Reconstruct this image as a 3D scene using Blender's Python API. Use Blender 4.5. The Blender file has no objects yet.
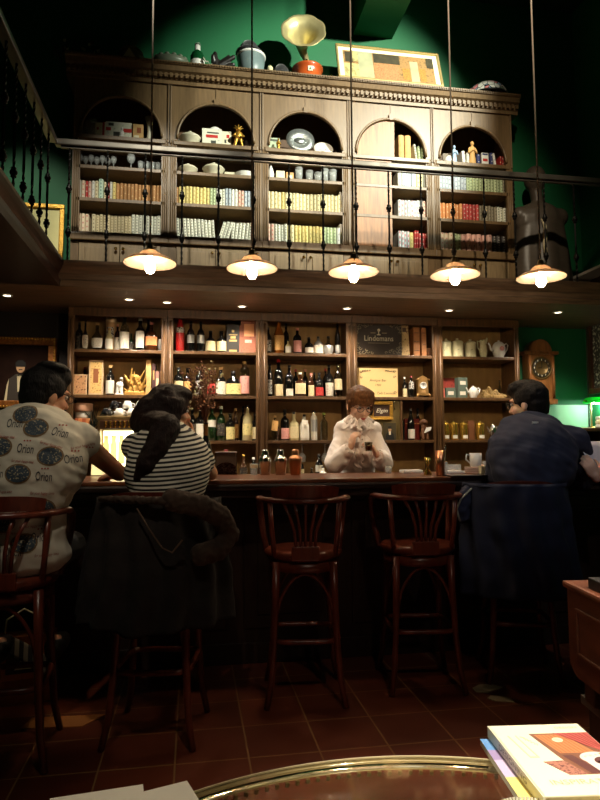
import bpy, bmesh, math, random
from mathutils import Vector, Matrix, noise, Euler
from mathutils.bvhtree import BVHTree
random.seed(7)
SC = bpy.context.scene
COL = SC.collection
PI = math.pi
V = Vector
# ------------------------------------------------------------------ camera
CAMH = 1.275
yaw, pitch, roll, FPX = math.radians(9.74), math.radians(4.38), math.radians(-.34), 628.3
_f = V((math.sin(yaw)*math.cos(pitch), math.cos(yaw)*math.cos(pitch), math.sin(pitch)))
_r0 = V((math.cos(yaw), -math.sin(yaw), 0)); _u0 = _r0.cross(_f)
_r = _r0*math.cos(roll)+_u0*math.sin(roll); _u = -_r0*math.sin(roll)+_u0*math.cos(roll)
cam = bpy.data.cameras.new('camera'); cam.lens = FPX/800*36; cam.sensor_width = 36; cam.clip_start = .05
camo = bpy.data.objects.new('camera', cam); COL.objects.link(camo)
camo.matrix_world = Matrix(((_r.x, _u.x, -_f.x, 0), (_r.y, _u.y, -_f.y, 0), (_r.z, _u.z, -_f.z, CAMH), (0, 0, 0, 1)))
SC.camera = camo
def ray(x, y): return _r*((x-300)/FPX)-_u*((y-400)/FPX)+_f
def PY(x, y, Y):
    d = ray(x, y); return V((0, 0, CAMH))+d*(Y/d.y)
def PZ(x, y, Z):
    d = ray(x, y); return V((0, 0, CAMH))+d*((Z-CAMH)/d.z)
def PX(x, y, X):
    d = ray(x, y); return V((0, 0, CAMH))+d*(X/d.x)
def lin(c):
    return tuple(((v/255+.055)/1.055)**2.4 if v/255 > .04045 else v/255/12.92 for v in c)
# ------------------------------------------------------------------ materials
_M = {}
def nt(m): return m.node_tree.nodes, m.node_tree.links
def mat(key, col=(128, 128, 128), rough=.6, metal=0, noise_amt=0, nscale=8, bump=0, bscale=40, trans=0, alpha=1, emit=None, es=0, coat=0, spec=.5, sheen=0, sss=0, stretch=None, ior=1.45):
    """plain principled surface with optional procedural colour variation and bump; col in 0-255"""
    if key in _M: return _M[key]
    m = bpy.data.materials.new(key); m.use_nodes = True; N, L = nt(m); b = N['Principled BSDF']
    c = lin(col)
    b.inputs['Base Color'].default_value = (*c, 1); b.inputs['Roughness'].default_value = rough
    b.inputs['Metallic'].default_value = metal; b.inputs['Transmission Weight'].default_value = trans
    b.inputs['Alpha'].default_value = alpha; b.inputs['Coat Weight'].default_value = coat; b.inputs['Coat Roughness'].default_value = max(.06, rough*.7)
    b.inputs['Specular IOR Level'].default_value = spec; b.inputs['IOR'].default_value = ior
    if sheen: b.inputs['Sheen Weight'].default_value = sheen
    if sss: b.inputs['Subsurface Weight'].default_value = sss; b.inputs['Subsurface Scale'].default_value = .02
    if emit: b.inputs['Emission Color'].default_value = (*lin(emit), 1); b.inputs['Emission Strength'].default_value = es
    if noise_amt or bump:
        tc = N.new('ShaderNodeTexCoord'); mp = N.new('ShaderNodeMapping'); L.new(tc.outputs['Object'], mp.inputs[0])
        if stretch: mp.inputs['Scale'].default_value = stretch
        if noise_amt:
            n = N.new('ShaderNodeTexNoise'); n.inputs['Scale'].default_value = nscale; n.inputs['Detail'].default_value = 5
            L.new(mp.outputs[0], n.inputs[0])
            r = N.new('ShaderNodeValToRGB'); L.new(n.outputs[0], r.inputs[0])
            r.color_ramp.elements[0].position = .3; r.color_ramp.elements[1].position = .7
            r.color_ramp.elements[0].color = (*[v*(1-noise_amt) for v in c], 1)
            r.color_ramp.elements[1].color = (*[min(1, v*(1+noise_amt*.6)) for v in c], 1)
            L.new(r.outputs[0], b.inputs['Base Color'])
        if bump:
            n2 = N.new('ShaderNodeTexNoise'); n2.inputs['Scale'].default_value = bscale; L.new(mp.outputs[0], n2.inputs[0])
            bp = N.new('ShaderNodeBump'); bp.inputs['Strength'].default_value = bump; bp.inputs['Distance'].default_value = .01
            L.new(n2.outputs[0], bp.inputs['Height']); L.new(bp.outputs[0], b.inputs['Normal'])
    _M[key] = m
    return m
def wood(key, col, rough=.45, amt=.45, stretch=(14, 14, 1.2), coat=.15, nscale=4):
    return mat(key, col, rough, 0, amt, nscale, .08, 60, stretch=stretch, coat=coat)
def striped(key, c1, c2, freq, duty=.5, axis=2, rough=.85, tilt=(0, 0, 0)):
    """hard stripes across one object axis"""
    if key in _M: return _M[key]
    m = bpy.data.materials.new(key); m.use_nodes = True; N, L = nt(m); b = N['Principled BSDF']
    b.inputs['Roughness'].default_value = rough
    tc = N.new('ShaderNodeTexCoord'); mp = N.new('ShaderNodeMapping'); mp.inputs['Rotation'].default_value = tilt
    L.new(tc.outputs['Object'], mp.inputs[0]); sp = N.new('ShaderNodeSeparateXYZ'); L.new(mp.outputs[0], sp.inputs[0])
    mu = N.new('ShaderNodeMath'); mu.operation = 'MULTIPLY'; mu.inputs[1].default_value = freq; L.new(sp.outputs[axis], mu.inputs[0])
    fr = N.new('ShaderNodeMath'); fr.operation = 'FRACT'; L.new(mu.outputs[0], fr.inputs[0])
    gt = N.new('ShaderNodeMath'); gt.operation = 'GREATER_THAN'; gt.inputs[1].default_value = duty; L.new(fr.outputs[0], gt.inputs[0])
    mx = N.new('ShaderNodeMix'); mx.data_type = 'RGBA'; L.new(gt.outputs[0], mx.inputs[0])
    mx.inputs[6].default_value = (*lin(c1), 1); mx.inputs[7].default_value = (*lin(c2), 1)
    L.new(mx.outputs[2], b.inputs['Base Color'])
    _M[key] = m; return m
def printed(key, c1, c2, scale=60, thr=.55, rough=.7, stretch=(1, 1, 1), blocks=False):
    """paper with irregular printed marks (speckle of second colour)"""
    if key in _M: return _M[key]
    m = bpy.data.materials.new(key); m.use_nodes = True; N, L = nt(m); b = N['Principled BSDF']
    b.inputs['Roughness'].default_value = rough
    tc = N.new('ShaderNodeTexCoord'); mp = N.new('ShaderNodeMapping'); L.new(tc.outputs['Object'], mp.inputs[0]); mp.inputs['Scale'].default_value = stretch
    n = N.new('ShaderNodeTexNoise' if not blocks else 'ShaderNodeTexVoronoi'); n.inputs['Scale'].default_value = scale; L.new(mp.outputs[0], n.inputs[0])
    r = N.new('ShaderNodeValToRGB'); L.new(n.outputs[0], r.inputs[0])
    n.inputs['Scale'].default_value = scale*2.2; r.color_ramp.elements[0].position = thr; r.color_ramp.elements[1].position = thr+.12
    r.color_ramp.elements[0].color = (*lin(c1), 1); r.color_ramp.elements[1].color = (*lin(c2), 1)
    L.new(r.outputs[0], b.inputs['Base Color'])
    _M[key] = m; return m
def glass(key, col=(235, 240, 235), tint=.85, rough=.03, gl=.25, fres=False):
    """cheap clear glass: transparent mixed with a sharp reflection by facing"""
    if key in _M: return _M[key]
    m = bpy.data.materials.new(key); m.use_nodes = True; N, L = nt(m)
    for n in list(N):
        if n.type != 'OUTPUT_MATERIAL': N.remove(n)
    out = [n for n in N if n.type == 'OUTPUT_MATERIAL'][0]
    t = N.new('ShaderNodeBsdfTransparent'); t.inputs[0].default_value = (*[v*tint for v in lin(col)], 1)
    g = N.new('ShaderNodeBsdfGlossy'); g.inputs['Roughness'].default_value = rough; g.inputs[0].default_value = (.95, .95, .95, 1)
    lw = N.new('ShaderNodeLayerWeight'); lw.inputs[0].default_value = gl
    if fres: lw = N.new('ShaderNodeFresnel'); lw.inputs[0].default_value = 1.45
    mx = N.new('ShaderNodeMixShader'); L.new(lw.outputs[0 if fres else 'Facing'], mx.inputs[0]); L.new(t.outputs[0], mx.inputs[1]); L.new(g.outputs[0], mx.inputs[2])
    L.new(mx.outputs[0], out.inputs[0])
    _M[key] = m; return m
def emis(key, col, s):
    if key in _M: return _M[key]
    m = bpy.data.materials.new(key); m.use_nodes = True; N, L = nt(m); b = N['Principled BSDF']
    b.inputs['Base Color'].default_value = (.02, .02, .02, 1)
    b.inputs['Emission Color'].default_value = (*lin(col), 1); b.inputs['Emission Strength'].default_value = s
    _M[key] = m; return m
def translucent(key, col, w=.5, rough=.3):
    if key in _M: return _M[key]
    m = bpy.data.materials.new(key); m.use_nodes = True; N, L = nt(m); b = N['Principled BSDF']
    out = [n for n in N if n.type == 'OUTPUT_MATERIAL'][0]
    b.inputs['Base Color'].default_value = (*lin(col), 1); b.inputs['Roughness'].default_value = rough
    t = N.new('ShaderNodeBsdfTranslucent'); t.inputs[0].default_value = (*lin(col), 1)
    mx = N.new('ShaderNodeMixShader'); mx.inputs[0].default_value = w
    L.new(b.outputs[0], mx.inputs[1]); L.new(t.outputs[0], mx.inputs[2]); L.new(mx.outputs[0], out.inputs[0])
    _M[key] = m; return m
# ------------------------------------------------------------------ mesh builder
class MB:
    def __init__(s): s.bm = bmesh.new(); s.mats = []
    def mi(s, m):
        if m not in s.mats: s.mats.append(m)
        return s.mats.index(m)
    def fin(s, faces, m, smooth):
        i = s.mi(m)
        for f in faces: f.material_index = i; f.smooth = smooth
    def box(s, x0, x1, y0, y1, z0, z1, m, bev=0, rot=None, piv=None, smooth=False):
        c = V(((x0+x1)/2, (y0+y1)/2, (z0+z1)/2))
        M = Matrix.Translation(c) @ Matrix.Diagonal((abs(x1-x0), abs(y1-y0), abs(z1-z0), 1))
        if rot:
            p = V(piv) if piv else c
            M = Matrix.Translation(p) @ Euler(rot).to_matrix().to_4x4() @ Matrix.Translation(-p) @ M
        vs = bmesh.ops.create_cube(s.bm, size=1, matrix=M)['verts']
        if bev:
            es = list({e for v in vs for e in v.link_edges})
            r = bmesh.ops.bevel(s.bm, geom=es, offset=bev, segments=2, affect='EDGES', profile=.6)
            fs = set(r['faces'])
            for v in r['verts']: fs.update(v.link_faces)
        else: fs = {f for v in vs for f in v.link_faces}
        s.fin(fs, m, smooth); return s
    def poly(s, pts, m, smooth=False):
        f = s.bm.faces.new([s.bm.verts.new(p) for p in pts]); s.fin([f], m, smooth); return s
    def prism(s, pts, a, b, m, axis='y', smooth=False):
        def q(p, t): return {'y': (p[0], t, p[1]), 'z': (p[0], p[1], t), 'x': (t, p[0], p[1])}[axis]
        A = [s.bm.verts.new(q(p, a)) for p in pts]; B = [s.bm.verts.new(q(p, b)) for p in pts]
        fs = [s.bm.faces.new(A), s.bm.faces.new(B[::-1])]; n = len(pts)
        for i in range(n): fs.append(s.bm.faces.new((A[i], B[i], B[(i+1) % n], A[(i+1) % n])))
        bmesh.ops.recalc_face_normals(s.bm, faces=fs)
        s.fin(fs, m, False)
        if smooth:
            for f in fs[2:]: f.smooth = True
        return s
    def lathe(s, prof, m, c=(0, 0, 0), seg=16, sq=None, sx=1, sy=1, a0=0, a1=2*PI, M=None, cap=True, smooth=True):
        """prof = [(r,z)...]; sq = superellipse power for squarish sections"""
        full = abs(a1-a0-2*PI) < 1e-6; n = seg if full else seg+1; rings = []; c = V(c); off = PI/4 if (sq and seg == 4) else 0
        for r, z in prof:
            ring = []
            for i in range(n):
                a = a0+(a1-a0)*i/seg+off; ca, sa = math.cos(a), math.sin(a); k = 1
                if sq: k = (abs(ca)**sq+abs(sa)**sq)**(-1/sq)
                p = V((ca*r*k*sx, sa*r*k*sy, z))
                if M: p = M @ p
                ring.append(s.bm.verts.new(p+c))
            rings.append(ring)
        fs = []
        for A, B in zip(rings, rings[1:]):
            for i in range(seg):
                j = (i+1) % n
                fs.append(s.bm.faces.new((A[i], A[j], B[j], B[i])))
        if cap and full:
            if prof[0][0] > 1e-4: fs.append(s.bm.faces.new(rings[0][::-1]))
            if prof[-1][0] > 1e-4: fs.append(s.bm.faces.new(rings[-1]))
        s.fin(fs, m, smooth); return s
    def tube(s, pts, r, m, seg=8, closed=False, fl=1, up=None, smooth=True, caps=True):
        """sweep; r number or list; fl squashes the section along 'up' direction"""
        pts = [V(p) for p in pts]; n = len(pts); rs = r if isinstance(r, (list, tuple)) else [r]*n; rings = []; prev = V(up) if up else None
        for i, p in enumerate(pts):
            a = pts[i-1] if (i or closed) else p; b = pts[(i+1) % n] if (i < n-1 or closed) else p
            t = (b-a).normalized() if (b-a).length > 1e-9 else V((0, 0, 1))
            u = (prev if prev is not None else V((0, 0, 1)) if abs(t.z) < .9 else V((1, 0, 0)))
            u = (u-t*u.dot(t)); u = u.normalized() if u.length > 1e-6 else t.orthogonal().normalized()
            if not up: prev = u
            w = t.cross(u)
            rings.append([s.bm.verts.new(p+(w*math.cos(2*PI*k/seg)+u*(math.sin(2*PI*k/seg)*fl))*rs[i]) for k in range(seg)])
        fs = []
        for i in range(n if closed else n-1):
            A, B = rings[i], rings[(i+1) % n]
            for k in range(seg): fs.append(s.bm.faces.new((A[k], A[(k+1) % seg], B[(k+1) % seg], B[k])))
        if not closed and caps: fs += [s.bm.faces.new(rings[0][::-1]), s.bm.faces.new(rings[-1])]
        s.fin(fs, m, smooth); return s
    def ell(s, c, r, m, rot=None, seg=14, smooth=True):
        r = (r, r, r) if not isinstance(r, (tuple, list)) else r
        M = Matrix.Translation(V(c)) @ (Euler(rot).to_matrix().to_4x4() if rot else Matrix()) @ Matrix.Diagonal((*r, 1))
        vs = bmesh.ops.create_uvsphere(s.bm, u_segments=seg, v_segments=max(6, seg*2//3), radius=1, matrix=M)['verts']
        s.fin({f for v in vs for f in v.link_faces}, m, smooth); return s
    def cap(s, p0, p1, r0, r1, m, seg=12):
        s.ell(p0, r0, m, seg=seg); s.ell(p1, r1, m, seg=seg)
        return s.tube([p0, p1], [r0, r1], m, seg=seg)
    def sheet(s, fn, nu, nv, m, smooth=True):
        g = [[s.bm.verts.new(fn(i/nu, j/nv)) for j in range(nv+1)] for i in range(nu+1)]
        fs = [s.bm.faces.new((g[i][j], g[i+1][j], g[i+1][j+1], g[i][j+1])) for i in range(nu) for j in range(nv)]
        s.fin(fs, m, smooth); return s
    def addmesh(s, me, M, m, smooth=False):
        vs = [s.bm.verts.new(M @ v.co) for v in me.vertices]; fs = []
        for p in me.polygons:
            try: fs.append(s.bm.faces.new([vs[i] for i in p.vertices]))
            except ValueError: pass
        s.fin(fs, m, smooth); return s
    def text(s, txt, size, M, m, width=None, ext=0, shear=0):
        me = text_mesh(txt, size, width, ext, shear); s.addmesh(me, M, m); bpy.data.meshes.remove(me); return s
    def mesh(s, name):
        me = bpy.data.meshes.new(name); s.bm.normal_update(); s.bm.to_mesh(me); s.bm.free()
        for m in s.mats: me.materials.append(m)
        return me
    def build(s, name, parent=None, loc=None, rot=None):
        o = bpy.data.objects.new(name, s.mesh(name)); COL.objects.link(o)
        if parent: o.parent = parent
        if loc is not None: o.location = loc
        if rot is not None: o.rotation_euler = rot
        return o
_TS = bpy.data.scenes.new('scratch')
def evaluated(o):
    """bake an object's modifiers in a small scene of its own"""
    _TS.collection.objects.link(o); vl = _TS.view_layers[0]; vl.update(); dg = vl.depsgraph
    me = bpy.data.meshes.new_from_object(o.evaluated_get(dg)); _TS.collection.objects.unlink(o); return me
def text_mesh(txt, size, width=None, ext=0, shear=0):
    c = bpy.data.curves.new('t', 'FONT'); c.body = txt; c.size = size; c.align_x = 'CENTER'; c.align_y = 'CENTER'; c.extrude = ext; c.shear = shear; c.resolution_u = 2
    o = bpy.data.objects.new('t', c); me = evaluated(o)
    bpy.data.objects.remove(o); bpy.data.curves.remove(c)
    if width:
        w = max(v.co.x for v in me.vertices)-min(v.co.x for v in me.vertices)
        for v in me.vertices: v.co.x *= width/w
    return me
FRONT = Matrix(((1, 0, 0, 0), (0, 0, 1, 0), (0, 1, 0, 0), (0, 0, 0, 1)))  # text upright, read from -Y
def front(x, y, z): return Matrix.Translation((x, y, z)) @ Matrix(((1, 0, 0, 0), (0, 0, -1, 0), (0, 1, 0, 0), (0, 0, 0, 1)))
def voxel(mb, size, it=3, disp=None):
    """fuse everything in mb into one continuous surface; returns a mesh"""
    mats = mb.mats[:]; me = mb.mesh('tmp'); o = bpy.data.objects.new('tmp', me)
    r = o.modifiers.new('r', 'REMESH'); r.mode = 'VOXEL'; r.voxel_size = size; r.use_smooth_shade = True
    if it: q = o.modifiers.new('s', 'SMOOTH'); q.iterations = it; q.factor = .5
    out = evaluated(o)
    bpy.data.objects.remove(o); bpy.data.meshes.remove(me)
    out.materials.clear()
    for m in mats[:1]: out.materials.append(m)
    if disp:
        cs = [v.co.copy() for v in out.vertices]; ns = [n.vector.copy() for n in out.vertex_normals]; fl = []
        for c, n in zip(cs, ns): fl.extend(c+disp(c, n))
        out.vertices.foreach_set('co', fl); out.update()
    for p in out.polygons: p.use_smooth = True; p.material_index = 0
    return out
def link(name, me, parent=None, loc=None, rot=None):
    me.name = name; o = bpy.data.objects.new(name, me); COL.objects.link(o)
    if parent: o.parent = parent
    if loc is not None: o.location = loc
    if rot is not None: o.rotation_euler = rot
    return o
def tag(o, label=None, cat=None, group=None, kind=None):
    if label: o['label'] = label
    if cat: o['category'] = cat
    if group: o['group'] = group
    if kind: o['kind'] = kind
    return o
def thing(name, label, cat, loc=(0, 0, 0), rz=0, group=None):
    o = bpy.data.objects.new(name, None); COL.objects.link(o); o.empty_display_size = .1
    o.location = loc; o.rotation_euler = (0, 0, rz); return tag(o, label, cat, group)
def copy_tree(o, parent=None):
    kids = [k for k in bpy.data.objects if k.parent == o]
    c = o.copy(); COL.objects.link(c)
    if parent: c.parent = parent
    for k in kids: copy_tree(k, c)
    return c
def struct(o): o['kind'] = 'structure'; return o
ORD = ['first', 'second', 'third', 'fourth', 'fifth', 'sixth', 'seventh', 'eighth', 'ninth', 'tenth', 'eleventh', 'twelfth', 'thirteenth', 'fourteenth', 'fifteenth', 'sixteenth', 'seventeenth', 'eighteenth', 'nineteenth', 'twentieth', 'twenty-first', 'twenty-second', 'twenty-third', 'twenty-fourth', 'twenty-fifth', 'twenty-sixth']
BAYN = ['leftmost', 'second', 'middle', 'fourth', 'rightmost']
# layout (metres): bays of both cabinets, planes, heights
XB = [-1.0, -.21, .58, 1.37, 2.16, 2.95]
YF, YB = 5.3, 5.62          # cabinet fronts, back wall
SOF, BAL = 2.44, 2.60       # soffit and balcony floor
XL, XR = -2.3, 3.85         # side walls
ZC = 5.75                   # ceiling
YR = 4.62                   # balcony edge
# ================================================================== SETTING
W_UP = wood('wood_upper_lit', (116, 92, 62), .42, amt=.25)  # same wood as the lower cabinets, lighter for the stronger light up here
W_DK = wood('wood_dark', (74, 46, 28), .4)
W_BK = mat('wood_back', (88, 62, 38), .6, noise_amt=.25, nscale=3, stretch=(6, 6, 1))
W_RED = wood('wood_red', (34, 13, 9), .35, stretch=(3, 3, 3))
W_BAL = wood('wood_balcony', (112, 88, 68), .42, stretch=(1.2, 14, 14))
GREEN = mat('green_paint', (18, 100, 58), .6, noise_amt=.12, nscale=2, bump=.05)
BLACKM = mat('black_iron', (26, 24, 22), .38, metal=.6)
GOLD = mat('gold_leaf', (190, 145, 60), .38, metal=.75, noise_amt=.3, nscale=60, bump=.3, bscale=90)
BRASS = mat('brass', (200, 160, 80), .25, metal=1)
STEEL = mat('polished_steel', (210, 210, 205), .15, metal=1)
CREAM = mat('cream_paper', (232, 222, 190), .7)
WHITE = mat('white_glaze', (232, 230, 222), .3, coat=.3)
def tiles():
    m = bpy.data.materials.new('terracotta_tiles'); m.use_nodes = True; N, L = nt(m); b = N['Principled BSDF']
    tc = N.new('ShaderNodeTexCoord'); mp = N.new('ShaderNodeMapping'); L.new(tc.outputs['Object'], mp.inputs[0])
    mp.inputs['Location'].default_value = (.06, .0, 0)
    br = N.new('ShaderNodeTexBrick'); L.new(mp.outputs[0], br.inputs[0]); br.offset = 0; br.inputs['Scale'].default_value = 1
    br.inputs['Brick Width'].default_value = .3; br.inputs['Row Height'].default_value = .3; br.inputs['Mortar Size'].default_value = .004
    br.inputs['Color1'].default_value = (*lin((120, 56, 34)), 1); br.inputs['Color2'].default_value = (*lin((96, 42, 26)), 1); br.inputs['Mortar'].default_value = (*lin((150, 110, 70)), 1)
    n = N.new('ShaderNodeTexNoise'); n.inputs['Scale'].default_value = 5; n.inputs['Detail'].default_value = 6; L.new(mp.outputs[0], n.inputs[0])
    mx = N.new('ShaderNodeMix'); mx.data_type = 'RGBA'; mx.blend_type = 'MULTIPLY'; mx.inputs[0].default_value = .6
    r = N.new('ShaderNodeValToRGB'); L.new(n.outputs[0], r.inputs[0]); r.color_ramp.elements[0].color = (.45, .4, .35, 1); r.color_ramp.elements[1].color = (1, 1, 1, 1)
    L.new(br.outputs[0], mx.inputs[6]); L.new(r.outputs[0], mx.inputs[7]); L.new(mx.outputs[2], b.inputs['Base Color'])
    b.inputs['Roughness'].default_value = .42
    bp = N.new('ShaderNodeBump'); bp.inputs['Strength'].default_value = .25; bp.inputs['Distance'].default_value = .004; bp.invert = True
    L.new(br.outputs['Fac'], bp.inputs['Height']); L.new(bp.outputs[0], b.inputs['Normal'])
    return m
m = MB(); m.box(XL, XR, -1.6, YB, -.1, 0, tiles()); struct(m.build('floor'))
DARKW = mat('dark_wall_panel', (34, 24, 19), .6, noise_amt=.3, nscale=3)
m = MB(); m.box(XL-.1, XR+.1, YB, YB+.12, 0, ZC, GREEN)
struct(m.build('wall_back'))
m = MB(); m.box(XL, XB[0]-.04, YB-.03, YB-.002, 0, SOF, DARKW); struct(m.build('trim_1'))
m = MB(); m.box(XL-.12, XL, -1.6, YB, 0, ZC, GREEN); struct(m.build('wall_left'))
m = MB(); m.box(XR, XR+.12, -1.6, YB, 0, ZC, GREEN); struct(m.build('wall_right'))
m = MB(); m.box(XL-.12, XR+.12, -1.72, -1.6, 0, ZC, DARKW); struct(m.build('wall_front'))
m = MB(); m.box(XL-.1, XR+.1, -1.7, YB+.1, ZC, ZC+.1, mat('dark_green_ceiling', (16, 60, 38), .8)); struct(m.build('ceiling'))
# sloping green beam that meets the back wall
a, b_ = PY(353, 35, YB), PY(392, 42, YB)
m = MB(); m.box(a.x, b_.x, 4.75, YB, a.z, ZC, GREEN); struct(m.build('trim_2'))
# balcony slab: back run, left run
m = MB(); m.box(XL, XR, YR, YB, SOF, BAL, W_BAL); struct(m.build('floor_balcony'))
XLB = -.96
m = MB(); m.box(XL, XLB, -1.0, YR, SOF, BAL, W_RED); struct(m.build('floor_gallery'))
def fascia_profile():
    return [(0, SOF-.01), (-.03, SOF-.01), (-.035, SOF+.03), (-.018, SOF+.045), (-.018, SOF+.085), (-.03, SOF+.1), (-.045, SOF+.125), (-.055, SOF+.15), (-.055, SOF+.172), (0, SOF+.172)]
m = MB(); pr = fascia_profile(); m.prism([(YR+p[0], p[1]) for p in pr], XLB, XR, W_BAL, axis='x'); struct(m.build('trim_3'))
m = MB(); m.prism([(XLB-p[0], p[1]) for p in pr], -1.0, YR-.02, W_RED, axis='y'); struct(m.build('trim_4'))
# pale mint panel on the lower back wall beside the cabinets
m = MB(); m.box(XB[5]+.05, XR, YB-.025, YB-.001, .0, 1.68, mat('pale_mint', (140, 196, 160), .55)); struct(m.build('trim_5'))
# ---------------------------------------------------------- recessed downlights
LENS = emis('downlight_lens', (255, 236, 205), 6)
DL = [(7, 295, 'leftmost recessed downlight, under the left gallery'), (129, 299, 'recessed downlight over the leftmost bottle shelf'), (167, 302, 'recessed downlight over the post right of the leftmost bottle shelf'), (242, 306, 'recessed downlight over the second bottle shelf'), (347, 308, 'recessed downlight near the post left of the certificate'), (449, 310, 'recessed downlight over the teapot shelf'), (558, 312, 'rightmost recessed downlight, above the green wall')]
def downlight(p, label):
    t = thing('recessed_downlight', label, 'downlight', (p.x, p.y, SOF), 0, 'recessed downlights in the soffit')
    MB().lathe([(.042, 0), (.042, -.006), (.03, -.008), (.03, 0)], mat('white_ring', (200, 195, 185), .4), seg=20, cap=False).build('trim_ring', t)
    MB().lathe([(.0, -.003), (.029, -.003), (.029, -.0005)], LENS, seg=20).build('lens', t)
    return t
DLP = []
for x, y, l in DL:
    p = PZ(x, y, SOF); p.y = max(p.y, 2.0); DLP.append(p); downlight(p, l)
# ================================================================== UPPER BOOKCASES
ZT = 4.40                      # underside of cornice
SH = [3.905, 3.645, 3.365, 3.075]   # arch shelf, crockery shelf, book shelves
ZDOOR = 3.005
DOORM = wood('wood_door', (142, 120, 88), .45, amt=.22)
def bookcase(i):
    x0, x1 = XB[i], XB[i+1]; w = x1-x0; cx = w/2
    t = thing('bookcase', ['leftmost dark arched bookcase on the balcony, crystal and a white horn under its arch', 'second arched bookcase from left on the balcony, white tureens on its shelf', 'middle arched bookcase on the balcony, with the big silver plate under its arch', 'fourth arched bookcase from left on the balcony, its left half closed by wooden panels', 'rightmost arched bookcase on the balcony, with small statues under its arch'][i], 'bookcase', (x0, YF, BAL), 0, 'arched bookcases on the balcony')
    z = lambda v: v-BAL
    st = .065; r = (w-2*st)/2; zs = z(3.93)
    for s0 in (.005, w-.03): MB().box(s0, s0+.025, .03, .3, .04, z(ZT), W_UP).build('side_panel', t)
    b = MB(); b.box(.005, w-.005, .285, .3, .04, z(ZT), W_BK); b.build('back_panel', t)
    b = MB()
    for s0 in (0, w-st):
        b.box(s0+.001, s0+st-.001, 0, .03, 0, zs, W_UP)
        for k in range(3): b.tube([(s0+st*(.25+.25*k), 0, z(ZDOOR)+.04), (s0+st*(.25+.25*k), 0, zs-.02)], .006, W_UP, 6)
    n = 28; arc = [(cx-r*math.cos(PI*k/n), zs+r*math.sin(PI*k/n)) for k in range(n+1)]
    top = z(ZT)
    for a, c in zip(arc, arc[1:]):
        b.prism([a, c, (c[0], top), (a[0], top)], 0, .03, W_UP)
    b.box(.001, st, 0, .03, zs, top, W_UP); b.box(w-st, w-.001, 0, .03, zs, top, W_UP)
    b.tube([(p[0], -.006, p[1]) for p in arc], .012, W_UP, 6)
    b.box(cx-.004, cx+.004, -.006, 0, zs+r+.01, top, W_UP); b.prism([(cx-.016, zs+r-.012), (cx+.016, zs+r-.012), (cx+.022, zs+r+.04), (cx-.022, zs+r+.04)], -.02, 0, W_UP)
    for s0 in (.0, w-.02): b.box(s0+.004, s0+.016, -.012, .0, zs-.05, top, W_UP, .003)
    b.build('front_frame', t)
    for k, s in enumerate(SH):
        MB().box(st*.5, w-st*.5, (.0 if k else -.012), .285, z(s)-(.03 if k else .034), z(s), W_UP, .003).build('shelf', t)
    b = MB(); b.box(0, w, -.035, .0, z(ZDOOR)-.01, z(3.055), W_UP, .006); b.box(0, w, -.02, .02, 0, .06, W_UP); b.build('ledge', t)
    for s, kx in ((st, -1), (cx, 1)):
        x1_ = s+(w-2*st)/2
        d = MB(); d.box(s+.003, x1_-.003, -.004, .02, .065, z(ZDOOR)-.015, DOORM, .002)
        d.box(s+.05, x1_-.05, -.012, -.004, .11, z(ZDOOR)-.06, DOORM, .006)
        do = d.build('door', t)
        kxp = x1_-.03 if kx < 0 else s+.03
        MB().lathe([(.006, 0), (.006, .012), (.014, .02), (.012, .03), (0, .033)], BRASS, seg=10, M=Matrix.Rotation(PI/2, 4, 'X')).build('knob', do, (kxp, -.012, z(2.93)))
    if i == 3:   # left half closed by panels
        p = MB()
        PAN = wood('wood_panel', (160, 112, 72), .5, stretch=(10, 10, 1))
        xa, xb = st*.6, cx-.0
        for lo, hi in ((3.075, 3.335), (3.365, 3.615), (3.645, 3.87)): p.box(xa, xb, .004, .016, z(lo), z(hi)-.0, PAN)
        q = [(cx-r, z(3.905))]+[(a[0]+.012, a[1]) for a in arc[:n//2+1]]+[(cx, z(3.905))]
        q = [(cx-r+.005, z(3.905)), *[(cx-(r-.015)*math.cos(PI*k/n), zs+(r-.015)*math.sin(PI*k/n)) for k in range(n//2+2)], (cx+.03, z(3.905))]
        p.prism(q, .006, .018, PAN)
        p.build('cover_panel', t)
    return t
for i in range(5): bookcase(i)
# cornice over all five: one continuous moulding with dentils and bead rows
c = MB(); x0, x1 = XB[0]-.06, XB[5]+.06
steps = [(YF-.01, ZT), (YF-.02, ZT), (YF-.02, ZT+.03), (YF-.03, ZT+.035), (YF-.03, ZT+.085), (YF-.06, ZT+.1), (YF-.075, ZT+.135), (YF-.09, ZT+.14), (YF-.09, ZT+.165), (YB, ZT+.165), (YB, ZT)]
c.prism(steps, x0, x1, W_UP, axis='x')
n = 92
for k in range(n):
    x = x0+(k+.5)*(x1-x0)/n; c.box(x-.012, x+.012, YF-.055, YF-.03, ZT+.042, ZT+.08, W_UP)
for k in range(180):
    x = x0+(k+.5)*(x1-x0)/180; c.box(x-.006, x+.006, YF-.1, YF-.09, ZT+.145, ZT+.16, W_UP)
tag(c.build('cornice'), 'long carved wooden cornice with dentils running above all five bookcases', 'cornice')
ZTOP = ZT+.165

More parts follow.
